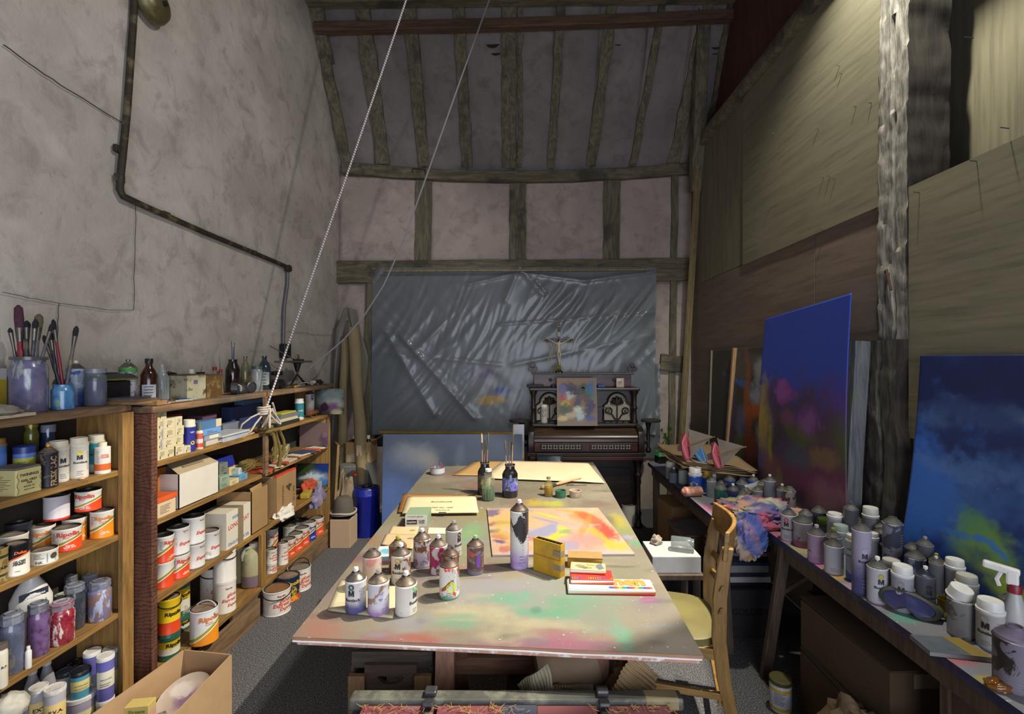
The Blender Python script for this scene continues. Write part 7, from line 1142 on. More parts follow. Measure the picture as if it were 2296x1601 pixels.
# ---- big blue canvas and bin
Yc = 4.22; x0, x1 = (857 - CX) / F * Yc, (1171 - CX) / F * Yc; xm = (x0 + x1) / 2; W = x1 - x0; zt = H - (975 - CY) * Yc / F
CAN = blobmat('blue_canvas', '3e4a60', [(-.35, .28, .22, .12, '7c828a', .7, .8), (-.26, .20, .16, .10, '8c8c86', .7, .8), (-.15, .12, .10, .08, '868a90', .7, .6), (-.5, .05, .3, .25, '4c6088', .8, .8), (-.5, -.2, .3, .25, '5a78b8', .8, .9), (.05, .11, .04, .08, 'ece8dc', .5, 1, .15), (.07, .22, .05, .14, '6c7684', .7, .6), (.36, .08, .04, .05, 'd0ccc4', .4, .9), (.33, .04, .06, .04, 'b8b8b8', .5, .8), (.2, .2, .3, .15, '465264', .8, .7)], (0, 2), .3, 4, .6, None, .12, .2)
t = thing('large_canvas', 'large cloudy blue canvas standing behind the work table', 'painting', (xm, Yc, zt - .458), rot=(-.05, 0, 0)); MB().box((0, .01, 0), (W, .02, .916)).obj('canvas', CAN, t, bev=.002); MB().box((0, .03, .43), (W, .02, .04)).obj('stretcher', M_PINEH, t); MB().box((0, .03, -.43), (W, .02, .04)).obj('stretcher', M_PINEH, t)
one(MB().box((0, 0, .5), (.10, .012, 1.0), 0, -.05), 'narrow_canvas', blobmat('sunset', '8a8a9a', [(0, .72, .08, .04, 'c8a04a', .5, .9), (0, .60, .08, .1, '5a68a0', .6, .9), (0, .95, .1, .1, 'b0b4c0', .5, .9), (0, .3, .1, .2, '8a5a4a', .6, .8)], (0, 2), .3, 12), 'narrow sunset canvas edge between blue canvas and organ', 'painting', (up(1163, 1000, Y=4.40).x, 4.40, .0))
p, r = at(822, 0, yb=1207, w=60); h = ht(1092, p); t = thing('plastic_bin', 'tall cobalt blue plastic bin behind the table', 'bin', p, face(p)); BL = mat('cobalt_bin', '1c2690', .35, 0, .1)
MB().lathe([(r * .96, 0), (r, .01), (r, h * .84), (r * 1.015, h * .845), (r * 1.015, h * .87), (r, h * .875), (r * 1.0, h * .97), (r * .94, h), (r * .90, h), (r * .88, h * .97), (r * .87, h * .5)], 36, cap=False).obj('body', BL, t, sm=40); MB().lathe([(r * .87, h * .5), (.001, h * .5)], 24).obj('inner_floor', M_BLACK, t)
m = MB(); m.lathe([(r * .72, h * .995), (r * .70, h * 1.01), (r * .45, h * 1.01), (r * .43, h * .99), (r * .43, h * .9)], 28, cap=False); m.lathe([(r * .92, h * .985), (r * .70, h * 1.0)], 28, cap=False); m.obj('lid_ring', mat('navy_ring', '161c4c', .4), t, sm=40)
# ---- far left corner
t = thing('cardboard_carton', 'grey printed carton standing behind the blue bin', 'box', (-1.64, 4.72, 0)); MB().box((0, 0, .30), (.27, .26, .60)).obj('body', mat('grey_carton', '6a6a68', .7, 0, .08), t, bev=.003); m = MB(); m.lathe([(.035, 0), (.035, .003)], 20, (.02, -.130, .50), Matrix.Rotation(math.pi / 2, 4, 'X')); m.obj('red_disc', mat('orange_red', 'b04a2c', .6), t); sayflat('3L60', .035, Matrix.Translation((.02, -.1345, .50)), 'd8c8b8', t); sayflat('GLASS AND CERAMIC UPDATE', .2, Matrix.Translation((0, -.131, .575)), 'b8b4a8', t)
t = thing('cardboard_carton', 'opened tan carton of white-capped bottles on grey carton', 'box', (-1.62, 4.74, .60)); m = MB(); m.box((0, 0, .003), (.24, .2, .006)); [m.box((s * .12, 0, .10), (.005, .2, .2)) for s in (-1, 1)]; [m.box((0, s * .1, .10), (.24, .005, .2)) for s in (-1, 1)]; m.obj('body', MKR, t); MB().box((0, -.105, .075), (.22, .003, .13)).obj('paper_panel', mat('label_cream', 'bda988', .7), t); quad((.12, -.1, .2), (.12, .1, .2), (.21, .1, .26), (.21, -.1, .25), .004).obj('flap', MKR, t); quad((-.12, .1, .2), (-.12, -.1, .2), (-.22, -.1, .12), (-.22, .1, .13), .004).obj('flap', MKR, t); quad((-.11, -.1, .2), (.11, -.1, .2), (.11, -.13, .10), (-.11, -.13, .10), .004).obj('flap', MKR, t)
for k in range(3): bottle(('first', 'second', 'third')[k] + ' white-capped bottle poking out of the opened carton', Vector((-1.69 + .07 * k, 4.73 + .03 * (k % 2), .61)), .028, .235, M_BLACK, .5, .15, .12, M_WHITEP, .035, name='capped_bottle', group='bottles in the opened carton')
t = thing('cardboard_carton', 'small pale carton under the bucket near the shelf end', 'box', (-1.575, 4.16, 0)); MB().box((0, 0, .12), (.17, .18, .24)).obj('body', mat('pale_carton', 'b8a084', .75, 0, .06), t, bev=.003); MB().box((0, 0, .243), (.15, .16, .006)).obj('dark_inside', M_BLACK, t)  # black plate on the solid box paints in the shade of its inside
t = thing('straw_hat', 'grey felt hat with pale cord on the small carton', 'hat', (-1.585, 4.18, .25)); MB().lathe([(.001, .16), (.05, .155), (.075, .13), (.085, .05), (.09, .03), (.11, .022), (.112, .014), (.09, .008), (.001, .006)], 28).obj('crown', mat('felt', '5a544c', .9, 0, .2, 12), t, sm=50); m = MB(); m.tube([(.105 * math.cos(a), .105 * math.sin(a), .03 + .006 * math.sin(3 * a)) for a in [i * .35 for i in range(19)]], .008, 7); m.obj('cord', M_RW, t, sm=True)
lump('crumpled beige sacking behind the hat', Vector((-1.64, 4.38, .0)), (.09, .10, .33), mat('sacking', '8a7a62', .9, 0, .2, 8), 'sacking', 'sack', 27, amp=.3, fold=.05)
# rolls and tarpaulin in the corner
M_CAN = mat('canvas_roll', '8a7a58', .85, 0, .15, 9, .3, 60)
for a, b, rr_, l in (((792, 735, 4.72), (812, 1045, 4.62), .055, 'taped roll of beige canvas leaning in the corner'), ((775, 760, 4.78), (766, 1010, 4.72), .042, 'second beige canvas roll behind the taped one')):
    A, B = up(a[0], a[1], Y=a[2]), up(b[0], b[1], Y=b[2]); B = A + (B - A) * ((A.z - .01) / (A.z - B.z)); m = MB(); m.tube([A.lerp(B, i / 8) + Vector((.006 * math.sin(i * 2), 0, 0)) for i in range(9)], [rr_ * (1 + .06 * math.sin(i * 1.7)) for i in range(9)], 14); o = one(m, 'canvas_roll', M_CAN, l, 'roll', sm=50)
    if rr_ > .05: Cc = A.lerp(B, .62); MB().box(Cc + Vector((.0, -.056, 0)), (.05, .004, .10)).obj('paper_tag', mat('label_cream', 'bda988'), o)
def drape(label, c0, c1, m, amp, seed, n=(18, 40)):
    mb = MB()
    def fn(u, v):
        i = v * (len(c0) - 1); k = min(int(i), len(c0) - 2); f = i - k; a = up(*c0[k][:2], Y=c0[k][2]).lerp(up(*c0[k + 1][:2], Y=c0[k + 1][2]), f); b = up(*c1[k][:2], Y=c1[k][2]).lerp(up(*c1[k + 1][:2], Y=c1[k + 1][2]), f)
        return a.lerp(b, u) + Vector((0, -amp * (math.sin(u * 9 + v * 3 + seed) * .5 + nz(u * 4, v * 3, seed)) * (.3 + v * .7) - .05 * math.sin(math.pi * u), 0))
    mb.grid(fn, *n); return one(mb, 'tarpaulin', m, label, 'tarpaulin', sm=60)
TAR = mat('grey_tarp', '7c786e', .6, 0, .15, 8, .2, 40)
drape('grey tarpaulin hooked on a nail over the canvas rolls', [(775, 690, 4.95), (785, 730, 4.85), (795, 800, 4.8), (800, 870, 4.8), (803, 935, 4.8)], [(800, 695, 4.95), (808, 740, 4.9), (825, 800, 4.92), (820, 870, 4.92), (806, 936, 4.85)], TAR, .03, 2)
drape('narrow fold of tarpaulin hanging beside the plaster wall', [(772, 692, 4.95), (752, 740, 4.9), (748, 830, 4.9), (745, 960, 4.9)], [(784, 692, 4.93), (770, 740, 4.86), (758, 830, 4.85), (754, 960, 4.85)], TAR, .02, 5)
one(MB().box((0, 0, .42), (.02, .26, .84), .5, 0, .05), 'plywood_offcut', wood('offcut', '7a6236', '92784a', 2, 10), 'yellowish plywood offcut leaning past the shelf end', 'board', (-1.74, 4.36, 0))
# ivy on the right of the back wall
t = thing('ivy_sprig', 'sprig of green ivy growing in at the far corner', 'plant'); m = MB(); q = [bk(1488, 1030, .16), bk(1492, 1000, .17), bk(1500, 978, .17), bk(1502, 962, .17)]; m.tube(q, .003, 5); m.obj('stem', mat('ivy_stem', '4a4a2a', .8), t)
for x, y, s in ((1491, 978, .05), (1502, 962, .04), (1500, 985, .03), (1484, 965, .025), (1494, 992, .03), (1505, 975, .03)):
    c = bk(x, y, .18); m = MB(); pts = [(0, .9), (.3, .35), (.95, .45), (.55, -.05), (.6, -.6), (0, -.35), (-.6, -.6), (-.55, -.05), (-.95, .45), (-.3, .35)]; m.prism([(a * s, b * s) for a, b in pts], .002, Matrix.Translation(c) @ Matrix.Rotation(x * .7, 4, 'Z') @ Matrix.Rotation(x, 4, 'Y')); m.obj('leaf', mat('ivy_leaf', '3a6a20', .5), t)
# ================================================================ RIGHT SIDE
# ---- paintings and boards against the plywood
def psheet(name, label, pts, base, blobs, m, ws=3.0, seed=2, n=(120, 160), bulge=.0, th=.004, gain=1.0):
    """painted sheet through four real points (top-left, top-right, bottom-right, bottom-left); blobs in its own u,v (0..1, v up)"""
    P = [Vector(p) for p in pts]; mb = MB(); nrm = (P[1] - P[0]).cross(P[3] - P[0]).normalized()
    if nrm.x > 0: nrm = -nrm
    mb.grid(lambda u, v: P[3].lerp(P[2], u).lerp(P[0].lerp(P[1], u), v) + nrm * bulge * math.sin(math.pi * v) - nrm * bulge * .8 * (1 - v) ** 2, *n)
    o = mb.obj(name, m, None, sm=True, thick=th); tag(o, label, 'painting'); A = (P[1] - P[0]).length / max(.01, (P[3] - P[0]).length)
    U = np.array([(i / n[0], j / n[1]) for j in range(n[1] + 1) for i in range(n[0] + 1)]); vcol(o, gain * paint(U[:, 0] * A, U[:, 1], base, [(b[0] * A, b[1], b[2] * A, *b[3:]) for b in blobs], ws, seed, .06)); return o
M_PS = paintmat('sprayed_sheet', .55, [], .08, 0, .05); M_PS2 = paintmat('sprayed_hardboard', .5, [(70, .775, 'a0a8b0')], .15, 0, .08)
def onr(x, y, X): return up(x, y, X=X)
tl, tr, br_, bl = onr(1717, 716, 1.62), onr(1910, 658, 1.55), onr(1897, 1212, 1.522), onr(1697, 1094, 1.56)
psheet('flower_painting', 'tall curling sheet sprayed with violet blooms on deep blue', (tl, tr, br_, bl), '22348a',
 [(.5, .80, .9, .25, '24388c', .8, .8), (.3, .45, .5, .12, '2c2440', .8, .8), (.5, .12, 1.2, .26, '523a40', .7, 1), (.55, .35, .8, .26, '42283a', .7, .95), (.06, .45, .14, .20, '8a7a3a', .8, .9), (.15, .20, .12, .10, '6a4a3a', .7, .8), (.95, .38, .15, .14, '3c4a30', .8, .8), (.95, .55, .18, .10, '46307a', .8, .7), (.25, .55, .25, .10, '3a2a48', .7, .8), (.5, .20, .6, .08, '5a2044', .8, .8), (.45, .40, .3, .16, '2a2a30', .7, .7), (.38, .585, .11, .065, '5e2f6c', .3, .95, .5), (.36, .60, .08, .05, '7a4288', .5, .5, .8), (.60, .47, .12, .06, '4e2c66', .4, .9, .6), (.62, .44, .09, .05, '6e4a7a', .5, .5, .8), (.40, .45, .1, .06, '5a3a50', .5, .8), (.55, .38, .18, .05, '3c4420', .5, .8), (.78, .30, .14, .05, '6a5a34', .6, .6), (.50, .28, .2, .07, '34465a', .6, .6), (.18, .32, .03, .12, '7a7a34', .6, .7), (.30, .10, .05, .12, '6a6434', .6, .6), (.85, .12, .2, .1, '7a5a62', .6, .5), (.2, .05, .2, .06, '7c5a54', .6, .6)], M_PS, 5, 4, bulge=.012, gain=1.7)
tl, tr, br_, bl = onr(2066, 796, 1.62), onr(2470, 786, 1.62), onr(2470, 1640, 1.40), onr(2010, 1230, 1.62)
Y0, Y1 = 2.10, 1.0; zt = 1.615; zb = .722
psheet('sea_painting', 'blue sprayed seascape with lime boat shape on wide hardboard', ((1.722, Y0, zt), (1.722, Y1, zt), (1.635, Y1 - .02, zb), (1.635, Y0, zb)), '16285c',
 [(.5, .9, .9, .2, '0e1a44', .8, .9), (.25, .75, .4, .06, '2a3f6c', .7, .7), (.1, .70, .15, .04, '3a5070', .7, .6), (.3, .58, .5, .10, '14224c', .7, .9), (.50, .69, .10, .012, '7a8498', .7, .9, .1, -.5), (.46, .72, .16, .03, '3c4e74', .8, .7, .2, -.5), (.05, .35, .22, .35, '2c5cae', .8, .95), (.1, .2, .2, .2, '2a5aa4', .8, .9), (.30, .42, .25, .14, '30548c', .8, .8), (.2, .5, .3, .05, '4a6a9c', .7, .5), (.32, .20, .12, .12, '5c8038', .5, .9, .2), (.28, .30, .06, .06, '4a7a4c', .7, .8), (.30, .22, .09, .02, '2f66a8', .4, .8, 1.2), (.42, .10, .16, .045, '8aa01e', .5, .9, .15, -.3), (.62, .02, .2, .06, '5a7a28', .6, .9, .15, -.2), (.62, .20, .14, .13, '2e6458', .6, .9), (.58, .14, .10, .06, '4a8060', .5, .8), (.56, .30, .02, .18, '6a9490', .7, .6, .1, -.4), (.60, .18, .05, .03, '26489c', .4, .8, .8), (.15, .05, .3, .1, '12205c', .7, .9), (.8, .5, .3, .3, '1c3878', .8, .6), (.75, .1, .2, .1, '16306c', .7, .7)], M_PS2, 5, 8, bulge=-.012, gain=1.35)
tl, tr, br_, bl = onr(1592, 786, 1.70), onr(1722, 776, 1.70), onr(1722, 1075, 1.62), onr(1585, 1040, 1.62)
psheet('graffiti_board', 'packing board with blue and orange spray strokes behind blooms', (tl, tr, br_, bl), '3a362e',
 [(.7, .85, .3, .12, '5a5650', .8, .7), (.62, .72, .30, .035, '3a5c9c', .4, .9, .4, -.2), (.9, .60, .14, .10, '8a94a4', .7, .8), (.45, .6, .08, .2, '343c5c', .6, .7), (.72, .55, .06, .35, '8a4a1c', .5, .9, .3), (.85, .50, .2, .06, '9a4c18', .5, .9, .4, .3), (.75, .2, .12, .2, '7a2c18', .6, .9), (.45, .25, .1, .25, '3a2848', .6, .8), (.58, .2, .08, .2, '4a5024', .6, .8), (.95, .35, .1, .1, '98949c', .6, .7), (.92, .8, .1, .1, '9a9aa0', .7, .7), (.6, .4, .1, .12, '5a5a84', .6, .6)], M_PS, 6, 12, (80, 100))
m = MB(); a, b = onr(1648, 780, 1.685), onr(1625, 1090, 1.61); bar(m, a, b, .03, .035, 6, .001, 0, (1, 0, 0)); one(m, 'stretcher_bar', wood('pale_batten', '8a6a4a', 'a88460', 2, 14), 'pale timber bar standing before the graffiti board', 'batten')
m = MB(); a, b = onr(1596, 786, 1.69), onr(1588, 1050, 1.61); bar(m, a, b, .012, .02, 6, .001, 0, (1, 0, 0)); one(m, 'stretcher_bar', mat('grey_bar', '6a685e', .7), 'thin grey bar edging the graffiti board', 'batten')
m = MB(); a, b = onr(1928, 765, 1.64), onr(1905, 1170, 1.60); b = a + (b - a) * ((a.z - .75) / (a.z - b.z)); bar(m, a, b, .05, .075, 12, .006, 0, (1, 0, 0)); one(m, 'weathered_plank', wood('grey_plank', '4a4c50', '6c6e70', 2, 12, .8, 10, '5a6a3a'), 'weathered grey plank leaning behind the flower sheet', 'plank', sm=35)
# ---- side tables
ZR = .72
M_RT = paintmat('side_table_paint', .5, [(60, .72, 'c8c8cc')], .15, 0, .15); M_RE = mat('navy_edge', '2a2c44', .5, 0, .4, 6, dirt='4a3a5a', ds=7); M_LEGD = wood('dark_leg', '44362a', '5c4a3a', 2, 12, .6)
def sidetable(name, label, X0, X1, Y0, Y1, blobs, seed, legs):
    t = thing(name, label, 'table'); MB().hexa([(X0, Y0, ZR - .03), (X1, Y0, ZR - .03), (X1, Y1, ZR - .03), (X0, Y1, ZR - .03)], [(X0, Y0, ZR - .0006), (X1, Y0, ZR - .0006), (X1, Y1, ZR - .0006), (X0, Y1, ZR - .0006)]).obj('table_top', M_RE, t)
    mb = MB(); mb.grid(lambda u, v: (X0 + (X1 - X0) * u, Y0 + (Y1 - Y0) * v, ZR), 70, 180); o = mb.obj('painted_surface', M_RT, t); P_ = np.array([q[:2] for q in mb.v]); vcol(o, paint(P_[:, 0], P_[:, 1], '77777e', blobs, 6, seed, .15))
    MB().box((X0 + .03, (Y0 + Y1) / 2, ZR - .065), (.02, Y1 - Y0 - .1, .07)).obj('apron', M_LEGD, t)
    for a, b in legs: m = MB(); bar(m, a, b, .05, .03, 1, 0, 0, (0, 1, 0)); m.obj('leg', M_LEGD, t, bev=.003)
    return t
def rb(x, y, rx, ry, c, so=.5, st=.85): p = up(x, y, z=ZR); return (p.x, p.y, rx * p.y / F, ry * p.y / (y - CY), c, so, st)
RB = [rb(1745, 1200, 25, 12, 'b05a7a'), rb(1790, 1230, 40, 14, 'a8a070'), rb(1840, 1270, 30, 14, 'b0708a'), rb(1870, 1290, 30, 14, 'b8904a'), rb(1900, 1320, 40, 16, 'b098a8'), rb(1990, 1350, 40, 14, 'b088a0'), rb(2030, 1385, 40, 12, '5a9a84'), rb(2170, 1480, 60, 14, 'a8606a'), rb(2240, 1530, 50, 16, 'a8a040'), rb(1950, 1330, 30, 10, '8a90a8'), rb(2120, 1440, 40, 14, '8a8a98')]
tB = sidetable('side_table', 'paint-smeared table along plywood wall, nearer one', 1.235, 1.735, .55, 2.49, RB, 21, [((1.27, 2.36, ZR - .03), (1.20, 2.42, 0)), ((1.66, 2.36, ZR - .03), (1.68, 2.42, 0)), ((1.27, .7, ZR - .03), (1.25, .66, 0)), ((1.66, .7, ZR - .03), (1.68, .66, 0))])
m = MB(); bar(m, (1.235, 2.40, .42), (1.60, 2.40, .64), .035, .02); m.obj('brace', M_LEGD, tB)
sidetable('side_table', 'narrow paint-smeared table along plywood wall, farther one', 1.04, 1.71, 2.53, 4.12, [rb(1520, 1080, 30, 10, '4a78b0'), rb(1545, 1100, 20, 8, 'b0624a'), rb(1580, 1140, 20, 8, '9a5a7a'), rb(1480, 1050, 20, 8, '6a6a90')], 23, [((1.08, 4.0, ZR - .03), (1.08, 4.0, 0)), ((1.66, 4.0, ZR - .03), (1.66, 4.0, 0)), ((1.08, 2.66, ZR - .03), (1.10, 2.62, 0)), ((1.66, 2.66, ZR - .03), (1.66, 2.62, 0)), ((1.09, 2.80, ZR - .03), (1.10, 2.92, 0))])
# ---- cans on the side tables
G3, G4 = 'spray cans on the near side table', 'spray cans on the far side table'
GD = mat('dome_dust', '565450', .65, .3, .2, 40, dirt='6e6a64'); CW = canmat('r_white', 'b8b6bc', smud=[(40, .68, '8a8a90')])
def sr(label, x0, x1, yr, yb, body=None, g=G3, **k):
    k.setdefault('dome', GD); p, r = at((x0 + x1) / 2, ZR, yb=yb, w=x1 - x0); lim = (1.60 if p.y < 2.2 else 1.67 if p.y < 2.42 else 1.50 if p.y < 3.3 else 1.66) - r
    if p.x > lim: p.y *= lim / p.x; p.x = lim
    h = max(.06, min(ht(yr, p), .30)); return spray(label, p, r, h, body or CW, group=g, **k)
def cm(n, base, grad=(), smud=()): return canmat('r_' + n, base, grad, smud)
VB, TBg = 'b8b6bc', 'c0b8a8'
# far table
sr('white capped grey can nearest the green box', 1493, 1516, 1046, 1075, cm('grey1', '8a909c'), G4, top='cap'); sr('dark blue can behind the teal striped can', 1513, 1530, 1050, 1078, cm('navy1', '23284c'), G4, top='none')
sr('teal and white striped can at the table front', 1521, 1545, 1053, 1092, cm('tealstripe', 'a8b0b0', [(.02, .021, '1e5a5a', 1), (.11, .109, '1e5a5a', 1), (.066, .065, 'a8b0b0', 0)]), G4)
t = sr('blue can with yellow flower print and white cap', 1543, 1574, 1064, 1110, cm('blueflower', '2458b4', [(.118, .117, 'a8b4c8', .9)]), G4, top='cap', prints=False)
p, r = at(1558, ZR, yb=1110, w=31); v, f = disc2(.022, 0, 0, 12); wrap([(a * (1 + .3 * (i % 2)), b * (1 + .3 * (i % 2))) for i, (a, b) in enumerate(v)], f, r, -.2, .06, mat('flower_tan', 'a8925c', .6), t, 'flower_print'); say('DUPLI-COLOR', r * 1.3, r, 0, .135, '22346a', t, .02, .2)
sr('blue can with ochre cap beside flower can', 1572, 1597, 1070, 1105, cm('blue3', '2a66c0'), G4, top='cap', capm=mat('ochre_cap', '8a6a1e', .5), caph=1.3)
sr('white can in the shadow of the ochre capped can', 1596, 1606, 1068, 1098, None, G4, top='cap'); sr('pale blue can lidded flat at the back', 1606, 1630, 1062, 1085, cm('pale1', '9aa6b8'), G4, top='cap', caph=.3); sr('second pale lidded can at the back', 1614, 1640, 1058, 1078, cm('pale2', 'a0b0c0'), G4, top='cap', caph=.3)
t = sr('green and white satin can in front of crowd', 1601, 1630, 1095, 1138, cm('greenband2', 'a8a8a8', [(.022, .021, '1e5a4c', 1), (.108, .107, '1e5a4c', 1)]), G4, top='none'); p, r = at(1615, ZR, yb=1138, w=29); v, f = disc2(.004); [wrap([(a * 8, b * .6) for a, b in v], f, r, 0, zz, ink('1e5a4c'), t, 'green_stripe') for zz in (.066,)]
CR = [(1605, 1630, 1085, 1115, 'dark', 'dusty can just behind the satin can'), (1626, 1652, 1076, 1110, 'blue lettered', 'blue lettered dusty can in the crowd'), (1648, 1674, 1083, 1112, 'red', 'grey can with red lettering in the crowd'), (1640, 1660, 1067, 1090, '', 'dusty can at the very back of the crowd'), (1658, 1682, 1070, 1100, '', 'light blue can at the back of the crowd'), (1677, 1702, 1077, 1112, '', 'bright blue can with open valve in the crowd'), (1702, 1728, 1087, 1122, '', 'cream can beside the tall grey can'), (1710, 1736, 1076, 1122, '', 'tall grey can with white nozzle at crowd end'), (1637, 1655, 1094, 1118, '', 'small dusty can low in the crowd'), (1664, 1690, 1103, 1128, '', 'brown can before the tilted white can'), (1652, 1678, 1106, 1132, '', 'can hidden behind the painted rag')]
cc = ['6a6c74', '4a5a94', '8a8a90', '8a8a8c', '7a94c4', '2c62b8', 'a8a490', '9a9caa', '7a7a7c', '8a8480', '8c8890']
for k, (x0, x1, yr, yb, _, l) in enumerate(CR): sr(l, x0, x1, yr, yb, cm('crowd%d' % k, cc[k]), G4, top='nozzle' if k in (5, 7, 9) else 'none', nozm=NW, prints=k % 2 == 0)
for k, (x0, x1, yr, yb, c_, l) in enumerate(((1632, 1658, 1098, 1134, '4a5070', 'slate can beside the satin can'), (1690, 1716, 1098, 1130, 'a4a6a4', 'pale can standing behind the painted rag'), (1742, 1766, 1098, 1128, '8c8e98', 'grey can between crowd and spattered can'), (1584, 1606, 1078, 1116, '9aa0a8', 'white striped can between blue and satin cans'), (1500, 1522, 1060, 1084, '707684', 'grey can second from the green box'))): sr(l, x0, x1, yr, yb, cm('extra%d' % k, c_), G4, top='none' if k % 2 else 'nozzle', nozm=NW)
p, r = at(1685, ZR, yb=1115, w=28); spray('white can tipped toward the painted rag', p + Vector((-.02, 0, .035)), r, .12, CW, top='none', dome=M_WHITEP, group=G4, rot=(math.radians(65), 0, math.radians(60)))
t = spray('peach pink can lying on its side', up(1572, 1112, z=ZR) + Vector((0, 0, .031)), .031, .11, cm('peach', 'b87a64', smud=[(20, .6, 'c89a80')]), top='none', dome=mat('peach_dome', 'a87060', .5), group=G4, rot=(0, math.radians(-90), math.radians(8)))
# green box, dark bottle
t = thing('plastic_tub', 'bright green lidded box at the far table corner', 'box', up(1478, 1040, z=ZR) + Vector((.04, .05, 0)), .2); MB().box((0, 0, .03), (.10, .09, .06)).obj('body', M_BLACK, t, bev=.004); MB().hexa([(-.055, -.05, .06), (.055, -.05, .06), (.055, .05, .06), (-.055, .05, .06)], [(-.04, -.03, .09), (.04, -.03, .09), (.045, .05, .10), (-.045, .05, .10)]).obj('lid', mat('green_plastic', '2c8a50', .4), t, bev=.003)
# kraft sheets stack and toy boats
cen = up(1600, 1050, z=ZR + .12); base_y = 3.1
rk = random.Random(6); MKS = mat('kraft_sheet', '8a7454', .85, 0, .12, 5)
for k in range(7):
    mb = MB(); zz = ZR + .150 + k * .009; ox, oy, ra = rk.uniform(-.02, .02), rk.uniform(-.02, .02), rk.uniform(-.10, .10)
    mb.grid(lambda u, v: (lambda a, b: (1.27 + ox + a * math.cos(ra) - b * math.sin(ra), 3.52 + oy + a * math.sin(ra) + b * math.cos(ra), zz + .03 * nz(u * 3 + k * .3, v * 3, 3) - .06 * u * (1 - v)))((u - .5) * .48, (v - .5) * .64), 12, 14)
    one(mb, 'kraft_sheet', MKS, ('lowest', 'second', 'third', 'fourth', 'fifth', 'sixth', 'topmost')[k] + ' kraft paper sheet in the pile under toy boats', 'paper', group='pile of kraft sheets', thick=.002, sm=True)
t = thing('cardboard_carton', 'flat carton carrying the kraft paper pile', 'box', (1.30, 3.54, ZR)); MB().box((0, 0, .055), (.30, .45, .11)).obj('body', MKD, t, bev=.003)
def boat(label, px, py, hullc, rz, sail=True, tilt=.9, s=1.0):
    p = up(px, py, Y=3.12 if px > 1590 else 3.25); Zd = Vector((.34, -.70 + tilt, .38)).normalized(); Xd = Vector((rz, .15, .9)); Xd = (Xd - Zd * Xd.dot(Zd)).normalized(); Yd = Zd.cross(Xd); t = thing('toy_sailboat', label, 'toy boat', p, rot=Matrix((Xd, Yd, Zd)).transposed().to_euler(), group='toy sailboats'); L = .15 * s; v = []; f = []; n = 10
    for i in range(n + 1):
        a = i / n; w = .036 * s * math.sin(math.pi * min(1, .12 + a * .88)) ** .8 * (1 if a < .75 else 1 - (a - .75) * 1.0); h = .042 * s * (1 - .25 * math.sin(math.pi * a)); x = -L / 2 + L * a
        v += [(x, -w, .0), (x, -w * .75, -h * .6), (x, 0, -h), (x, w * .75, -h * .6), (x, w, 0)]
    for i in range(n):
        for j in range(4): f.append((i * 5 + j, i * 5 + j + 1, (i + 1) * 5 + j + 1, (i + 1) * 5 + j))
    f += [tuple(range(5)), tuple(range(n * 5 + 4, n * 5 - 1, -1))]; f += [(i * 5, (i + 1) * 5, (i + 1) * 5 + 4, i * 5 + 4) for i in range(n)]
    MB().add(v, f).obj('hull', mat('hull_' + hullc, hullc, .5, 0, .12, 14), t, sm=30); m = MB(); m.prism([(-.02 * s, 0), (.025 * s, 0), (.018 * s, -.05 * s), (-.012 * s, -.05 * s)], .006, Matrix.Translation((0, -.003, -.036 * s))); m.obj('keel', mat('keel_' + hullc, {'a84a58': '8a6a78', '3a6a9c': '5a86b0'}[hullc], .5), t)
    m = MB(); m.tube([(x, y, .001) for x, y in [(-L * .42, -.012), (-L * .42, .012), (L * .1, .030 * s), (L * .42, 0), (L * .1, -.030 * s), (-L * .42, -.012)]], .0016, 5); m.obj('deck_line', mat('deck_white', 'c4b8b4', .5), t)
    if sail:
        m = MB(); m.tube([(0, 0, 0), (0, 0, .22 * s)], .0035, 6); m.obj('mast', M_BRW, t); m = MB(); m.prism([(.004, .03 * s), (.085 * s, .03 * s), (.004, .21 * s)], .0012); m.obj('mainsail', mat('sail', '9a948a', .8), t); m = MB(); m.prism([(-.004, .02 * s), (-.07 * s, .02 * s), (-.004, .18 * s)], .0012); m.obj('jib', mat('sail', 'b8b0a4'), t); m = MB(); stick(m, (0, 0, .028 * s), (.09 * s, 0, .028 * s), .0025); m.obj('boom', M_BRW, t)
    return t
boat('toy sailboat with pink hull lying farthest on kraft pile', 1541, 1000, 'a84a58', .1, True, -.2, 1.25); boat('toy sailboat with blue hull in the middle', 1567, 1012, '3a6a9c', -.35, False, -.1, 1.2); boat('toy sailboat with pink hull tethered nearest by string', 1609, 1020, 'a84a58', .0, True, -.2, 1.15)
# painty rag on the near table edge
def ragmesh(mb, c, s_, seed, n, fl):
    def fn(u, v):
        a = 2 * math.pi * u; b = math.pi * (v - .5); d = Vector((math.cos(a) * math.cos(b), math.sin(a) * math.cos(b), math.sin(b)))
        k = 1 + .40 * nz(d.x * 2 + seed, d.y * 2, d.z * 2) + .30 * abs(nz(d.x * 4.5, d.y * 4.5 + seed, d.z * 4.5)) + .10 * nz(d.x * 11, d.y * 11, d.z * 11 + seed); q = Vector((d.x * k * s_[0], d.y * k * s_[1], d.z * k * s_[2])) + Vector(c)
        return (q.x, q.y, max(q.z, fl))
    mb.grid(fn, *n); return mb
mb = MB(); ragmesh(mb, (1.28, 2.66, ZR + .035), (.20, .17, .058), 3, (90, 50), ZR + .002); ragmesh(mb, (1.155, 2.47, ZR - .035), (.075, .05, .10), 9, (50, 40), -1); ragmesh(mb, (1.20, 2.53, ZR + .02), (.10, .08, .05), 14, (50, 30), ZR - .04)
o = one(mb, 'painty_rag', paintmat('rag_paint', .8, [], .1, 0, .05), 'crumpled rag smeared blue, red and yellow over the table edge', 'rag', sm=70)
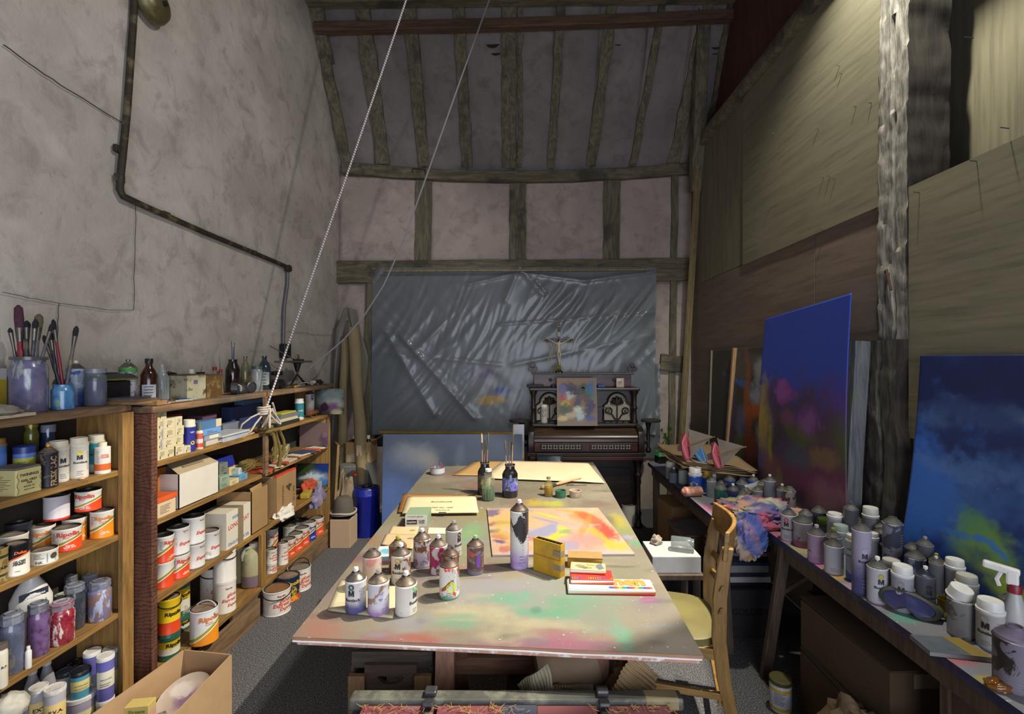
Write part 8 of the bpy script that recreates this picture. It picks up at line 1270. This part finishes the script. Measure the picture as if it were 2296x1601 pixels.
A_ = np.array(mb.v); vcol(o, paint(A_[:, 0] * 3 + A_[:, 2] * 1.5, A_[:, 1] * 3 - A_[:, 2] * 1.5, '8a7480', [(*[(4.35 + .45 * i, 6.2 + j * .2)[k] for k in (0, 1)], .22, .16, ['4a58a8', 'b04448', 'a89a58', '5c4c8c', 'c08a6c', '4a6a9c', '9a3040', 'b8b09a', '6a8a6c', '8a5a94'][(i * 3 + j * 7) % 10], .5, .9, .5) for i in range(3) for j in range(8)] + [(4.4 + .28 * i, 6.3 + .28 * j, .13, .11, ['4a58a8', 'b04448', 'b8a860', '5c4c8c', 'c89a7c', '3a5a9c', '9a3040', 'c4bca8', '6a8a6c'][(i * 5 + j * 2) % 9], .5, .85, .6) for i in range(5) for j in range(5)], 5, 31, .5))
lump('pale blue-white rag behind the cans', up(1815, 1150, z=ZR) + Vector((.03, .03, 0)), (.12, .06, .03), mat('pale_rag', '9ab0b0', .85, 0, .3, 20), 'pale_rag', 'rag', 33, amp=.5, fold=.08)
# near table cans
sr('spattered grey-white can standing behind the rag', 1757, 1785, 1100, 1150, cm('spat', '9a948c', smud=[(26, .55, '3c342c')]), top='none'); p, r = at(1800, ZR, yb=1145, w=40); spray('white can lying with its round base showing', Vector((1.52, 2.46, ZR + .033)), .032, .10, CW, top='none', group=G3, rot=(math.radians(-90), 0, math.radians(70)))
sr('white can with red dot and black letter, front row', 1750, 1787, 1153, 1215, cm('reddot', VB), lg=('c04a48',), ang=-.3, nozm=mat('nozzle_slate', '4a5060', .5)); sr('white can with green and magenta sprayed base', 1778, 1822, 1170, 1230, cm('gm', 'a8a0ac', [(.02, .055, '8a2a64', .85)], [(16, .60, '2c6a64')]), top='none'); sr('grey can just behind the green sprayed can', 1790, 1822, 1152, 1205, cm('g4', '77747a'), top='none'); sr('dusty can left of the olive cap', 1822, 1856, 1148, 1196, cm('g5', '6c6c78'), top='none')
sr('can with olive green cap', 1833, 1870, 1180, 1215, cm('olv', '4a5070'), top='cap', capm=mat('olive_cap', '3c4c14', .45), caph=1.05, capr=1.05)
sr('pinkish can with diagonal black lettering', 1810, 1852, 1197, 1265, cm('pinkish', 'a88ca4', [(.01, .03, '9a6a9c', .7)], [(24, .64, '6a4a44')]), nozm=mat('nozzle_pale', 'b0a4a0', .4)); sr('white can with yellow rim and lilac print', 1847, 1892, 1222, 1290, cm('yrim', 'b4b4bc', [(.117, .1165, '8a8a3a', .9)], [(16, .66, '6a6a62')]), top='none'); sr('grey can with yellow nozzle behind yellow rimmed can', 1848, 1888, 1203, 1262, cm('g6', '8a8a90'), nozm=mat('nozzle_olive', '8a8a34', .45))
sr('pale green-sprayed capped can', 1870, 1908, 1192, 1240, cm('g7', '8c9a94'), top='cap', capm=mat('cap_greensp', '98a49c', .5, dirt='7c9a84'), caph=1.0); t = sr('white and blue car paint can with yellow print', 1896, 1930, 1215, 1305, cm('carpaint', '9aa8c0', [(.03, .031, '2a56a8', 1), (.11, .109, 'c0c8d4', .9)], [(30, .66, 'b09a3a')]), top='cap', prints=False); p, r = at(1913, ZR, yb=1305, w=34); say('HOLTS', r * .9, r, -.5, .10, '1c2c60', t); say('DUPLI', r, r, -.4, .125, '22346a', t, .02, .2)
sr('tall pale can, violet toward its foot', 1914, 1960, 1190, 1338, cm('tallviolet', 'a098ac', [(.05, .15, '33326c', .85)]), top='none', lg=('9a98a2',), ang=.35); sr('yellow-rimmed white can with ochre dot, front', 1937, 1986, 1268, 1352, cm('ochredot', 'bcbac0', [(.127, .1265, '8a8a44', .9)]), lg=('a89a2c',), ang=.35, nozm=M_WHITEP)
sr('lime necked can behind the tall pale can', 1902, 1938, 1166, 1215, cm('lime2', '7a8430'), top='none'); sr('white capped can standing by the post foot', 1938, 1976, 1160, 1205, cm('g8', 'a0a0a4', smud=[(18, .66, '8a4a3a')]), top='cap', caph=1.2); sr('dusty can with teal nozzle by the post', 1955, 1988, 1180, 1230, cm('g9', '6c6c74'), nozm=mat('nozzle_teal', '2c5a58', .5)); sr('dusty open-necked can before the teal nozzle', 1962, 1996, 1195, 1245, cm('g10', '70707a'), top='none'); sr('white capped can behind the tall pale can', 1962, 1993, 1212, 1265, CW, top='cap')
sr('silver-smeared dark can standing by the sea painting', 1998, 2044, 1172, 1262, cm('silversm', '4a4c5c', smud=[(18, .52, '8a8a94')]), top='none')
sr('brown lidded squat tin among the cans', 1983, 2030, 1232, 1275, cm('sqtin', '3a3430'), top='cap', capm=mat('brown_cap', '4a4038', .6), caph=.25); sr('dusty can with white nozzle behind the brown tin', 2045, 2082, 1215, 1275, cm('g11', '6a6c74'), nozm=NC); sr('dusty can with green ring behind the brown tin', 2026, 2066, 1228, 1290, cm('g12', '50545c'), top='none'); sr('charcoal can with pale label among the cans', 2030, 2080, 1250, 1320, cm('g13', '3c4050', smud=[(14, .6, '8a90a8')]), top='none'); sr('grey can with lime nozzle by the sea painting', 2070, 2106, 1252, 1320, cm('g14', '70706c'), nozm=NY)
sr('orange-stained white capped can', 1975, 2022, 1275, 1345, cm('ors', '9c9a9e'), top='cap', capm=mat('cap_orange_st', 'b8b4ac', .45, dirt='b0502c', dthr=.66, ds=14), lg=('77757c',), ang=.2); sr('white capped lacquer can with grey dot, centre of group', 1998, 2050, 1290, 1375, cm('wd', 'a4a2aa'), top='cap', lg=('8a8484',), ang=-.1); sr('slate domed dark lacquer can', 2051, 2098, 1290, 1385, cm('sld', '5c5a64', [(.0, .04, '4a3038', .7)]), nozm=NW, lg=('33343c',), ang=.35, dome=mat('dome_slate', '2c3440', .4, .3)); sr('grey can with white nozzle beside twin capped cans', 2097, 2132, 1265, 1345, cm('g15', '7c7c80'), nozm=M_WHITEP)
sr('white capped can, front of the twin pair', 2128, 2182, 1300, 1360, cm('tw1', 'a8a8ac'), top='cap', capm=mat('cap_yellow_st', 'b4b2a8', .45, dirt='a8983c', dthr=.68, ds=18)); sr('white capped can, rear of the twin pair', 2132, 2180, 1280, 1340, cm('tw2', 'a0a0a4'), top='cap')
t = sr('old grey can with white cap tipped off its rim', 2124, 2190, 1345, 1435, cm('oldgrey', '8c8a88', smud=[(18, .58, '5c5850')]), top='open'); p, r = at(2157, ZR, yb=1435, w=66); hh = ht(1345, p)
for c in list(t.children):
    if c.name.startswith('dome'): bpy.data.objects.remove(c)
mb = MB(); Mx = Matrix.Translation((-.006, .01, hh + .004)) @ Matrix.Rotation(.28, 4, 'Y') @ Matrix.Rotation(.15, 4, 'X'); mb.lathe([(r * .98, 0), (r * .98, .003), (r * .92, .005), (r * .86, r * .95), (r * .8, r * 1.0), (.001, r * 1.0)], 26, (0, 0, 0), Mx); mb.obj('tipped_cap', M_WHITEP, t, sm=40)
sr('white capped lacquer can beside the spray bottle', 2184, 2252, 1370, 1460, cm('wl', 'b0aea8'), top='cap', lg=('a09a98',), ang=-.35); sr('grimy can behind the spray bottle', 2236, 2290, 1345, 1420, cm('grim', '5a5650', smud=[(20, .5, '3a342c')]), top='none'); sr('violet-grey can with brown corrosion at the photo edge', 2222, 2330, 1430, 1560, cm('corr', '77707c', smud=[(15, .56, '2c2420')]), top='none', dome=mat('dome_mauve', '5e5468', .6, .1, .2, 60), prints=True)
p, r = at(2120, ZR, yb=1380, w=40); one(MB().lathe([(r, 0), (r * 1.03, .004), (r, .008), (r, .05), (r * .94, .05), (r * .92, .01), (.001, .01)], 26), 'upturned_tray', mat('ochre_cap2', '7a6410', .5, dirt='5a4a14'), 'ochre dish standing open behind the goggles', 'cap', p, sm=40)
lump('grey wad of steel wool on the cans', up(1868, 1165, z=ZR) + Vector((.05, .02, .07)), (.07, .05, .045), mat('steel_wool', '4c4c46', .9, .1, .4, 120, 1, 220), 'steel_wool', 'steel wool', 35, amp=.5)
sr('dark nozzled can behind the steel wool', 1878, 1908, 1140, 1178, cm('g16', '55565e'), nozm=mat('nozzle_slate', '4a5060')); sr('white capped can under the steel wool', 1860, 1895, 1160, 1200, CW, top='cap', caph=.5)
# goggles, book, trigger bottle
gp = up(2055, 1400, z=ZR) + Vector((0, .05, 0)); t = thing('safety_goggles', 'olive safety goggles with violet lens on the table edge', 'goggles', gp + Vector((.01, 0, .042)), rot=(math.radians(-14), math.radians(6), -.85))
def gfn(R, k=0.0):
    pts = []
    for i in range(40):
        a = 2 * math.pi * i / 40; x, zz = .088 * math.cos(a), .040 * math.sin(a)
        if zz < 0: zz += .026 * math.exp(-(x / .022) ** 2)
        pts.append((x * R, zz * R))
    return pts
o1, o2 = gfn(1), gfn(.84); v = []; f = []; n = 40
for pts, y in ((o1, 0), (o2, -.004), (o2, .006), ([(x * 1.02, zz * 1.02) for x, zz in o1], .05)): v += [(x, y + .9 * x * x * 3, zz) for x, zz in pts]
for i in range(n): j = (i + 1) % n; f += [(i, j, n + j, n + i), (n + i, n + j, 2 * n + j, 2 * n + i), (i, 3 * n + i, 3 * n + j, j)]
MB().add(v, f).obj('frame', mat('olive_rubber', '4c4c40', .6), t, sm=40); MB().add([(x, .003 + 2.7 * x * x, zz) for x, zz in o2], [tuple(range(n))]).obj('lens', mat('violet_lens', '3c3c68', .15, 0, .2, 10), t); m = MB(); m.tube([(.088, .06, 0), (.12, .09, -.01), (.13, .13, -.03)], .010, 6); m.obj('strap', mat('strap_olive', '6a6420', .7), t, sm=True)
b0, b1, b2, b3 = [up(x, y, z=ZR + .012) for x, y in ((2040, 1424), (2150, 1432), (2230, 1478), (2085, 1462))]
t = thing('art_book', 'grey photo-covered book with mustard strip at table edge', 'book', (0, 0, 0)); q = [b0, b1, b2, b3]; MB().hexa([Vector((p.x, p.y, ZR + .001)) for p in q], [Vector((p.x, p.y, ZR + .012)) for p in q]).obj('pages', mat('pages', '77736c', .7), t); MB().hexa([Vector((p.x, p.y, ZR + .012)) for p in q], [Vector((p.x, p.y, ZR + .0145)) for p in q]).obj('cover', mat('grey_cover', '5a6068', .4, 0, .3, 14, dirt='a8b0b4', dthr=.6), t)
c = [b0.lerp(b1, .66), b1, b2, b3.lerp(b2, .66)]; MB().hexa([Vector((p.x, p.y, ZR + .0145)) for p in c], [Vector((p.x, p.y, ZR + .0152)) for p in c]).obj('mustard_strip', mat('mustard', '8a7430', .5), t)
p, r = at(2275, ZR, yb=1455, w=70); t = thing('spray_bottle', 'white trigger spray bottle with red collar', 'bottle', p, face(p)); h = .16
MB().lathe([(r * .9, 0), (r, .01), (r, h * .55), (r * .6, h * .85), (r * .42, h)], 24).obj('body', mat('white_bottle', 'b0aea8', .4), t, sm=50); MB().lathe([(r * .52, h), (r * .52, h + .022), (r * .46, h + .026)], 20).obj('collar', mat('red_collar', '7a1424', .4), t, sm=40); m = MB(); m.box((-.005, 0, h + .045), (.03, .026, .045)); m.box((-.03, 0, h + .066), (.085, .024, .022), 0, 0, .12); m.obj('trigger_head', M_WHITEP, t, bev=.006); m = MB(); m.tube([(-.03, 0, h + .055), (-.04, 0, h + .03), (-.034, 0, h + .01)], .006, 6); m.obj('trigger', M_WHITEP, t, sm=True)
lump('amber resin blob on the table edge', up(2270, 1562, z=ZR) + Vector((0, .03, 0)), (.035, .025, .015), glass('amber_resin', '7a4a10', .8), 'resin_blob', 'resin', 38, amp=.4)
one(stick(MB(), up(1905, 1330, z=ZR + .003), up(1932, 1338, z=ZR + .003), .003, .001), 'paint_stick', BR, 'tiny dark twig lying at the foot of the tall can', 'twig')
one(MB().box((0, 0, .005), (.09, .016, .01), .5), 'plastic_stirrer', mat('pale_tray', '9aa0aa'), 'pale plastic stirrer behind the goggles', 'stirrer', up(2110, 1372, z=ZR) + Vector((0, 0, 0)))
# ---- under the side tables
t = thing('wooden_cabinet', 'paint-spotted wooden cabinet side under the near table', 'cabinet', (0, 0, 0)); MB().box((1.52, 1.05, .335), (.40, .9, .67)).obj('body', blobmat('spotted_ply', '4c3c30', [(1.30, .45, .04, .04, '2a6a70', .4, .8), (1.25, .5, .05, .04, '6a5a2c', .5, .7), (1.2, .35, .06, .05, '4a2a20', .5, .8), (1.0, .3, .06, .08, '3a2c4c', .5, .8), (1.35, .3, .05, .06, '5c3a28', .5, .7)], (1, 2), .4, 10), t, bev=.004); MB().box((1.315, 1.51, .335), (.012, .03, .66)).obj('corner_strip', M_LEGD, t)
m = MB(); bar(m, (1.26, 1.58, .36), (1.30, .6, .36), .06, .05, 6, .004); one(m, 'weathered_plank', wood('grey_plank', '4a4c50', '6c6e70'), 'weathered plank propped along the cabinet under table', 'plank')
def ubox(label, c, d, m, rz=0.0, name='cardboard_carton', flap=True, text=None):
    t = thing(name, label, 'box', c, rz); MB().box((0, 0, d[2] / 2), d).obj('body', m, t, bev=.004)
    if flap: quad((-d[0] / 2, -d[1] / 2, d[2] + .002), (d[0] / 2, -d[1] / 2, d[2] + .002), (d[0] / 2, d[1] / 2, d[2] + .012), (-d[0] / 2, d[1] / 2, d[2] + .012), .004).obj('flap', m, t); MB().box((-.0, -d[1] / 2 - .001, d[2] * .85), (d[0] * .5, .002, .05)).obj('tape_strip', mat('brown_tape', '87775e'), t)
    if text: sayflat(text, d[0] * .6, Matrix.Translation((0, -d[1] / 2 - .002, d[2] * .55)), '1c1814', t, .03)
    return t
MKB = mat('brown_card', '4f3d28', .85, 0, .12, 6)
ubox('tall brown carton under the near table, lower of two', (1.42, 1.95, 0), (.34, .50, .27), MKB); ubox('brown carton stacked on the lower one under near table', (1.44, 1.96, .285), (.34, .52, .21), MKB, .04)
ubox('brown carton pushed against the wall under near table', (1.56, 2.36, .0), (.26, .2, .42), MKB, 0, flap=False)
lump('crumpled brown paper bags beside the cartons', Vector((1.19, 1.72, .20)), (.09, .12, .09), mat('brown_bag', '5c4a36', .85, 0, .2, 12), 'paper_bag', 'bag', 44, amp=.5, fold=.06); ubox('low brown carton under the crumpled bags', (1.20, 1.70, 0), (.2, .26, .20), MKB, 0, flap=False)
lump('white plastic carrier bag on the floor under table', up(1850, 1585, z=0) + Vector((.03, .05, 0)), (.06, .06, .06), mat('white_carrier', 'a8a49c', .5, 0, .15, 14, dirt='5a3a34', dthr=.68), 'carrier_bag', 'bag', 46, amp=.5)
p, r = at(1750, 0, yb=1603, w=52); h = ht(1520, p); t = thing('glue_tub', 'white tub with yellow bands and grey lid on the floor', 'tub', p, face(p)); MB().lathe([(r * .9, 0), (r, .01), (r, h * .88), (r * .92, h * .92)], 28).obj('body', bandmat('glue_label', [(.10, .20, 'a89018'), (.74, .84, 'a89018')], 0, 'b0b0b4'), t, sm=40); MB().lathe([(r * 1.02, h * .88), (r * 1.02, h), (r * .95, h + .003), (.001, h + .003)], 28).obj('lid', mat('lid_olive', '4c4620', .6), t, sm=40); small_print(r, 0, h * .28, h * .68, r * 1.1, 10, t, '33343c')
# books and cartons under the far table
bk_c = ['1c1c24', 'b0aca8', '2a2c3c', '8a8a88', '22304c', '17171c', '6a6a6c', '303038']
for k in range(9): d = (.26, .30, (.02, .032, .026, .04, .02, .035, .02, .03, .03)[k]); zz = .28 + sum((.02, .032, .026, .04, .02, .035, .02, .03, .03)[:k]); o = one(MB().box((0, 0, d[2] / 2), d), 'magazine', mat('mag_' + bk_c[k % 8], bk_c[k % 8], .45), ('lowest', 'second', 'third', 'fourth', 'fifth', 'sixth', 'seventh', 'eighth', 'topmost')[k] + ' magazine in the pile under the far table', 'magazine', (1.28 + .012 * math.sin(k * 2), 2.95, zz), .05 * math.sin(k * 3), group='magazines under the far table', bev=.001); (sayflat('ARTS', .10, Matrix.Translation((0, -.151, d[2] / 2)), '9a9aa4', o, hmax=.02) if k in (3, 5) else None)
ubox('dark carton lettered in black under the magazines', (1.28, 2.94, 0), (.34, .36, .275), mat('dark_carton', '2c2a2c', .8), 0, flap=False, text='GOLDEN')
ubox('brown carton against the organ side under far table', (1.30, 3.86, 0), (.40, .3, .46), MKR, .1); ubox('tall brown carton open under the far table', (1.24, 3.42, 0), (.36, .34, .40), mat('card_mid', '6a5236', .85), 0, flap=False)
one(MB().box((0, 0, .004), (.40, .34, .008), .05), 'spattered_board', mat('spat_board', '77787c', .6, 0, .3, 20, dirt='a04a44'), 'spattered board lying on the tall brown carton', 'board', (1.24, 3.42, .401))
t = thing('black_bucket', 'black plastic bucket with pale handle behind the chair', 'bucket', (.95, 3.05, 0)); MB().lathe([(.12, 0), (.15, .28), (.16, .285), (.15, .29), (.14, .28), (.11, .02), (.001, .02)], 28).obj('body', M_BLACK, t, sm=40); m = MB(); m.tube([(.155 * math.cos(a), -.04 * math.sin(a) - .02, .27 - .09 * math.sin(a)) for a in [math.pi * i / 12 for i in range(13)]], .004, 6); m.obj('handle', mat('pale_handle', '8a8068', .6), t)
p, r = at(1398, 0, yb=1182, w=34); tin('cream handled tin on the floor right of the far table end', p + Vector((.05, 0, 0)), .07, .20, 'ink', text=None, handle=(.5, .3), group='tins on the carpet')
# ---- bentwood chair
YC_, M_CH = 2.12, wood('chair_beech', '7a5a2c', '96733c', 2, 12, .45, 10); M_CHH = wood('chair_beech_h', '7a5a2c', '96733c', 0, 12, .45, 10)
t = thing('dining_chair', 'worn beech dining chair pushed to the table, seat splashed yellow', 'chair')
def Q(x, y, Y): return up(x, y, Y=Y)
sx0, sx1, sy0, sy1, sz = .46, .86, 1.95, 2.37, .445
mb = MB(); pl = []
for i in range(36):
    a = 2 * math.pi * i / 36; c, s = math.cos(a), math.sin(a); e = .55; X = (sx0 + sx1) / 2 + .21 * math.copysign(abs(c) ** e, c); Y = (sy0 + sy1) / 2 + .205 * math.copysign(abs(s) ** e, s); pl.append((X, Y))
n = len(pl); v = [(x, y, sz - .035) for x, y in pl] + [(x, y, sz - .004) for x, y in pl] + [((x - .66) * .95 + .66, (y - 2.16) * .95 + 2.16, sz) for x, y in pl]; f = [tuple(range(n - 1, -1, -1)), tuple(range(2 * n, 3 * n))] + [(k * n + i, k * n + (i + 1) % n, (k + 1) * n + (i + 1) % n, (k + 1) * n + i) for k in (0, 1) for i in range(n)]
mb.add(v, f); mb.obj('seat', blobmat('seat_yellow', '6c6438', [(.6, 2.2, .1, .1, '7a7240', .6, .7), (.70, 2.05, .03, .03, '5a7a90', .5, .8), (.62, 2.12, .06, .08, '7c7a70', .6, .6), (.72, 2.2, .1, .08, '7c7644', .6, .7)], (0, 1), .3, 10), t, sm=40)
for yy in (sy0 + .02, sy1 - .02):
    top = Vector((.93, yy, .87)); m = MB(); pts = [(.955, yy, 0), (.915, yy, .14), (.885, yy, .28), (.865, yy, .45), (.868, yy, .62), (.885, yy, .76), (.90, yy, .83)]; ps = [Vector(q) for q in pts]; fine = []
    for i in range(len(ps) - 1):
        for k in range(3): fine.append(ps[i].lerp(ps[i + 1], k / 3))
    fine.append(ps[-1]); v = []; f = []
    for i, q in enumerate(fine): wd = .020 + .008 * math.sin(math.pi * i / len(fine)); v += [(q.x - wd, q.y - .014, q.z), (q.x + wd, q.y - .014, q.z), (q.x + wd, q.y + .014, q.z), (q.x - wd, q.y + .014, q.z)]
    for i in range(len(fine) - 1):
        for j in range(4): f.append((i * 4 + j, i * 4 + (j + 1) % 4, (i + 1) * 4 + (j + 1) % 4, (i + 1) * 4 + j))
    f += [(3, 2, 1, 0), tuple(len(v) - 4 + i for i in range(4))]; m.add(v, f); m.obj('back_leg', M_CH, t, bev=.004)
    m = MB(); bar(m, (.50, yy, sz - .035), (.48, yy, 0), .034, .034, 1, 0, 0, (0, 1, 0)); m.obj('leg', M_CH, t, bev=.004); m = MB(); bar(m, (.51, yy, .22), (.88, yy, .22), .02, .028); m.obj('side_rail', M_CHH, t, bev=.003); MB().box((.67, yy, sz - .055), (.36, .02, .045)).obj('seat_rail', M_CHH, t, bev=.003)
def crest(z0, z1, bow, th, name, xo):
    mb = MB(); n = 16; v = []; f = []; ya, yb2 = sy0 - .005, sy1 + .005
    for i in range(n + 1):
        a = i / n; Y = ya + (yb2 - ya) * a; X = xo + bow * math.sin(math.pi * a); rise = .0
        v += [(X, Y, z0), (X + th, Y, z0), (X + th + .01, Y, z1 + rise), (X + .01, Y, z1 + rise)]
    for i in range(n):
        for j in range(4): f.append((i * 4 + j, i * 4 + (j + 1) % 4, (i + 1) * 4 + (j + 1) % 4, (i + 1) * 4 + j))
    f += [(3, 2, 1, 0), tuple(n * 4 + i for i in range(4))]; mb.add(v, f); return mb.obj(name, M_CHH, t, sm=40, bev=.004)
crest(.78, .90, .055, .018, 'crest_rail', .875); crest(.655, .680, .03, .012, 'back_rail', .862); crest(.565, .590, .03, .012, 'back_rail', .858)
for xx in (.50, .875): MB().box((xx, (sy0 + sy1) / 2, .19), (.024, sy1 - sy0 - .04, .024)).obj('stretcher', M_CHH, t, bev=.003)
_R = Matrix.Rotation(math.radians(-15), 3, 'Z'); _pv = Vector((.66, 2.16, 0)); t.rotation_euler = (0, 0, math.radians(-15)); t.location = _pv - _R @ _pv + Vector((-.02, .05, 0))
# white box, jar on a stool by the chair
t = thing('white_carton', 'white carton lid with blue shade standing beyond the chair', 'box', (.80, 2.67, .46), .0); MB().box((0, 0, .045), (.26, .22, .09)).obj('body', mat('white_box', 'b4b4b4', .6), t, bev=.004)
p = Vector((.80, 2.66, .551)); t = bottle('clear plastic jar lying on the white carton', p + Vector((0, 0, .038)), .036, .12, glass('clear_plastic_jar', '8a9496', .5), .85, .1, .1, name='plastic_jar', cat='jar'); t.rotation_euler = (math.radians(90), 0, math.radians(70))
lump('crumpled pale tissue behind the plastic jar', Vector((.74, 2.74, .55)), (.03, .03, .028), mat('tissue', '9a8f82', .9), 'tissue', 'tissue', 51, amp=.5)
t = thing('wooden_stool', 'dark stool carrying the white carton beyond the chair', 'stool', (.80, 2.67, 0)); MB().box((0, 0, .445), (.28, .26, .03)).obj('seat', M_LEGD, t, bev=.004)
for a in (-.11, .11):
    for b in (-.10, .10): MB().box((a, b, .215), (.03, .03, .43)).obj('leg', M_LEGD, t)
# ================================================================ SETTLE: nudge round things that touch until they stand clear of each other
RD = []
for o in list(COL.objects):
    if o.parent or o.type != 'EMPTY' or abs(o.rotation_euler[0]) > .1 or abs(o.rotation_euler[1]) > .1: continue
    if o.get('category') not in ('spray can', 'paint tin', 'tub', 'jar', 'bottle', 'canister', 'jug'): continue
    vs = [v.co for c in o.children if c.name.split('.')[0] in ('body', 'glass_body', 'cap', 'dome', 'lid', 'screw_cap') for v in c.data.vertices]
    if vs: RD.append([o, max(math.hypot(v.x, v.y) for v in vs), o.location.z + min(v.z for v in vs), o.location.z + max(v.z for v in vs), False])
for a in RD:
    for b in RD:
        if a is not b and abs(a[3] - b[2]) < .03 and math.hypot(a[0].location.x - b[0].location.x, a[0].location.y - b[0].location.y) < (a[1] + b[1]) * .7: a[4] = b[4] = True
for it in range(60):
    for i, a in enumerate(RD):
        for b in RD[:i]:
            if min(a[3], b[3]) - max(a[2], b[2]) < .003: continue
            d = a[0].location - b[0].location; d.z = 0; ov = a[1] + b[1] + .001 - d.length
            if ov > 0:
                d = d.normalized() if d.length > 1e-4 else Vector((1, 0, 0)); wa, wb = (0, 1) if a[4] and not b[4] else (1, 0) if b[4] and not a[4] else (.5, .5)
                a[0].location += d * ov * wa * .8; b[0].location -= d * ov * wb * .8
    for o, r, z0, z1, fx in RD:
        q = o.location
        if q.x < -1.5 and q.y < 4.1: q.x = max(q.x, -1.966 + r)
        if q.x > 1.1 and z0 > .6: q.x = min(q.x, (1.60 if q.y < 2.2 else 1.67 if q.y < 2.42 else 1.50 if q.y < 3.3 else 1.66) - r)
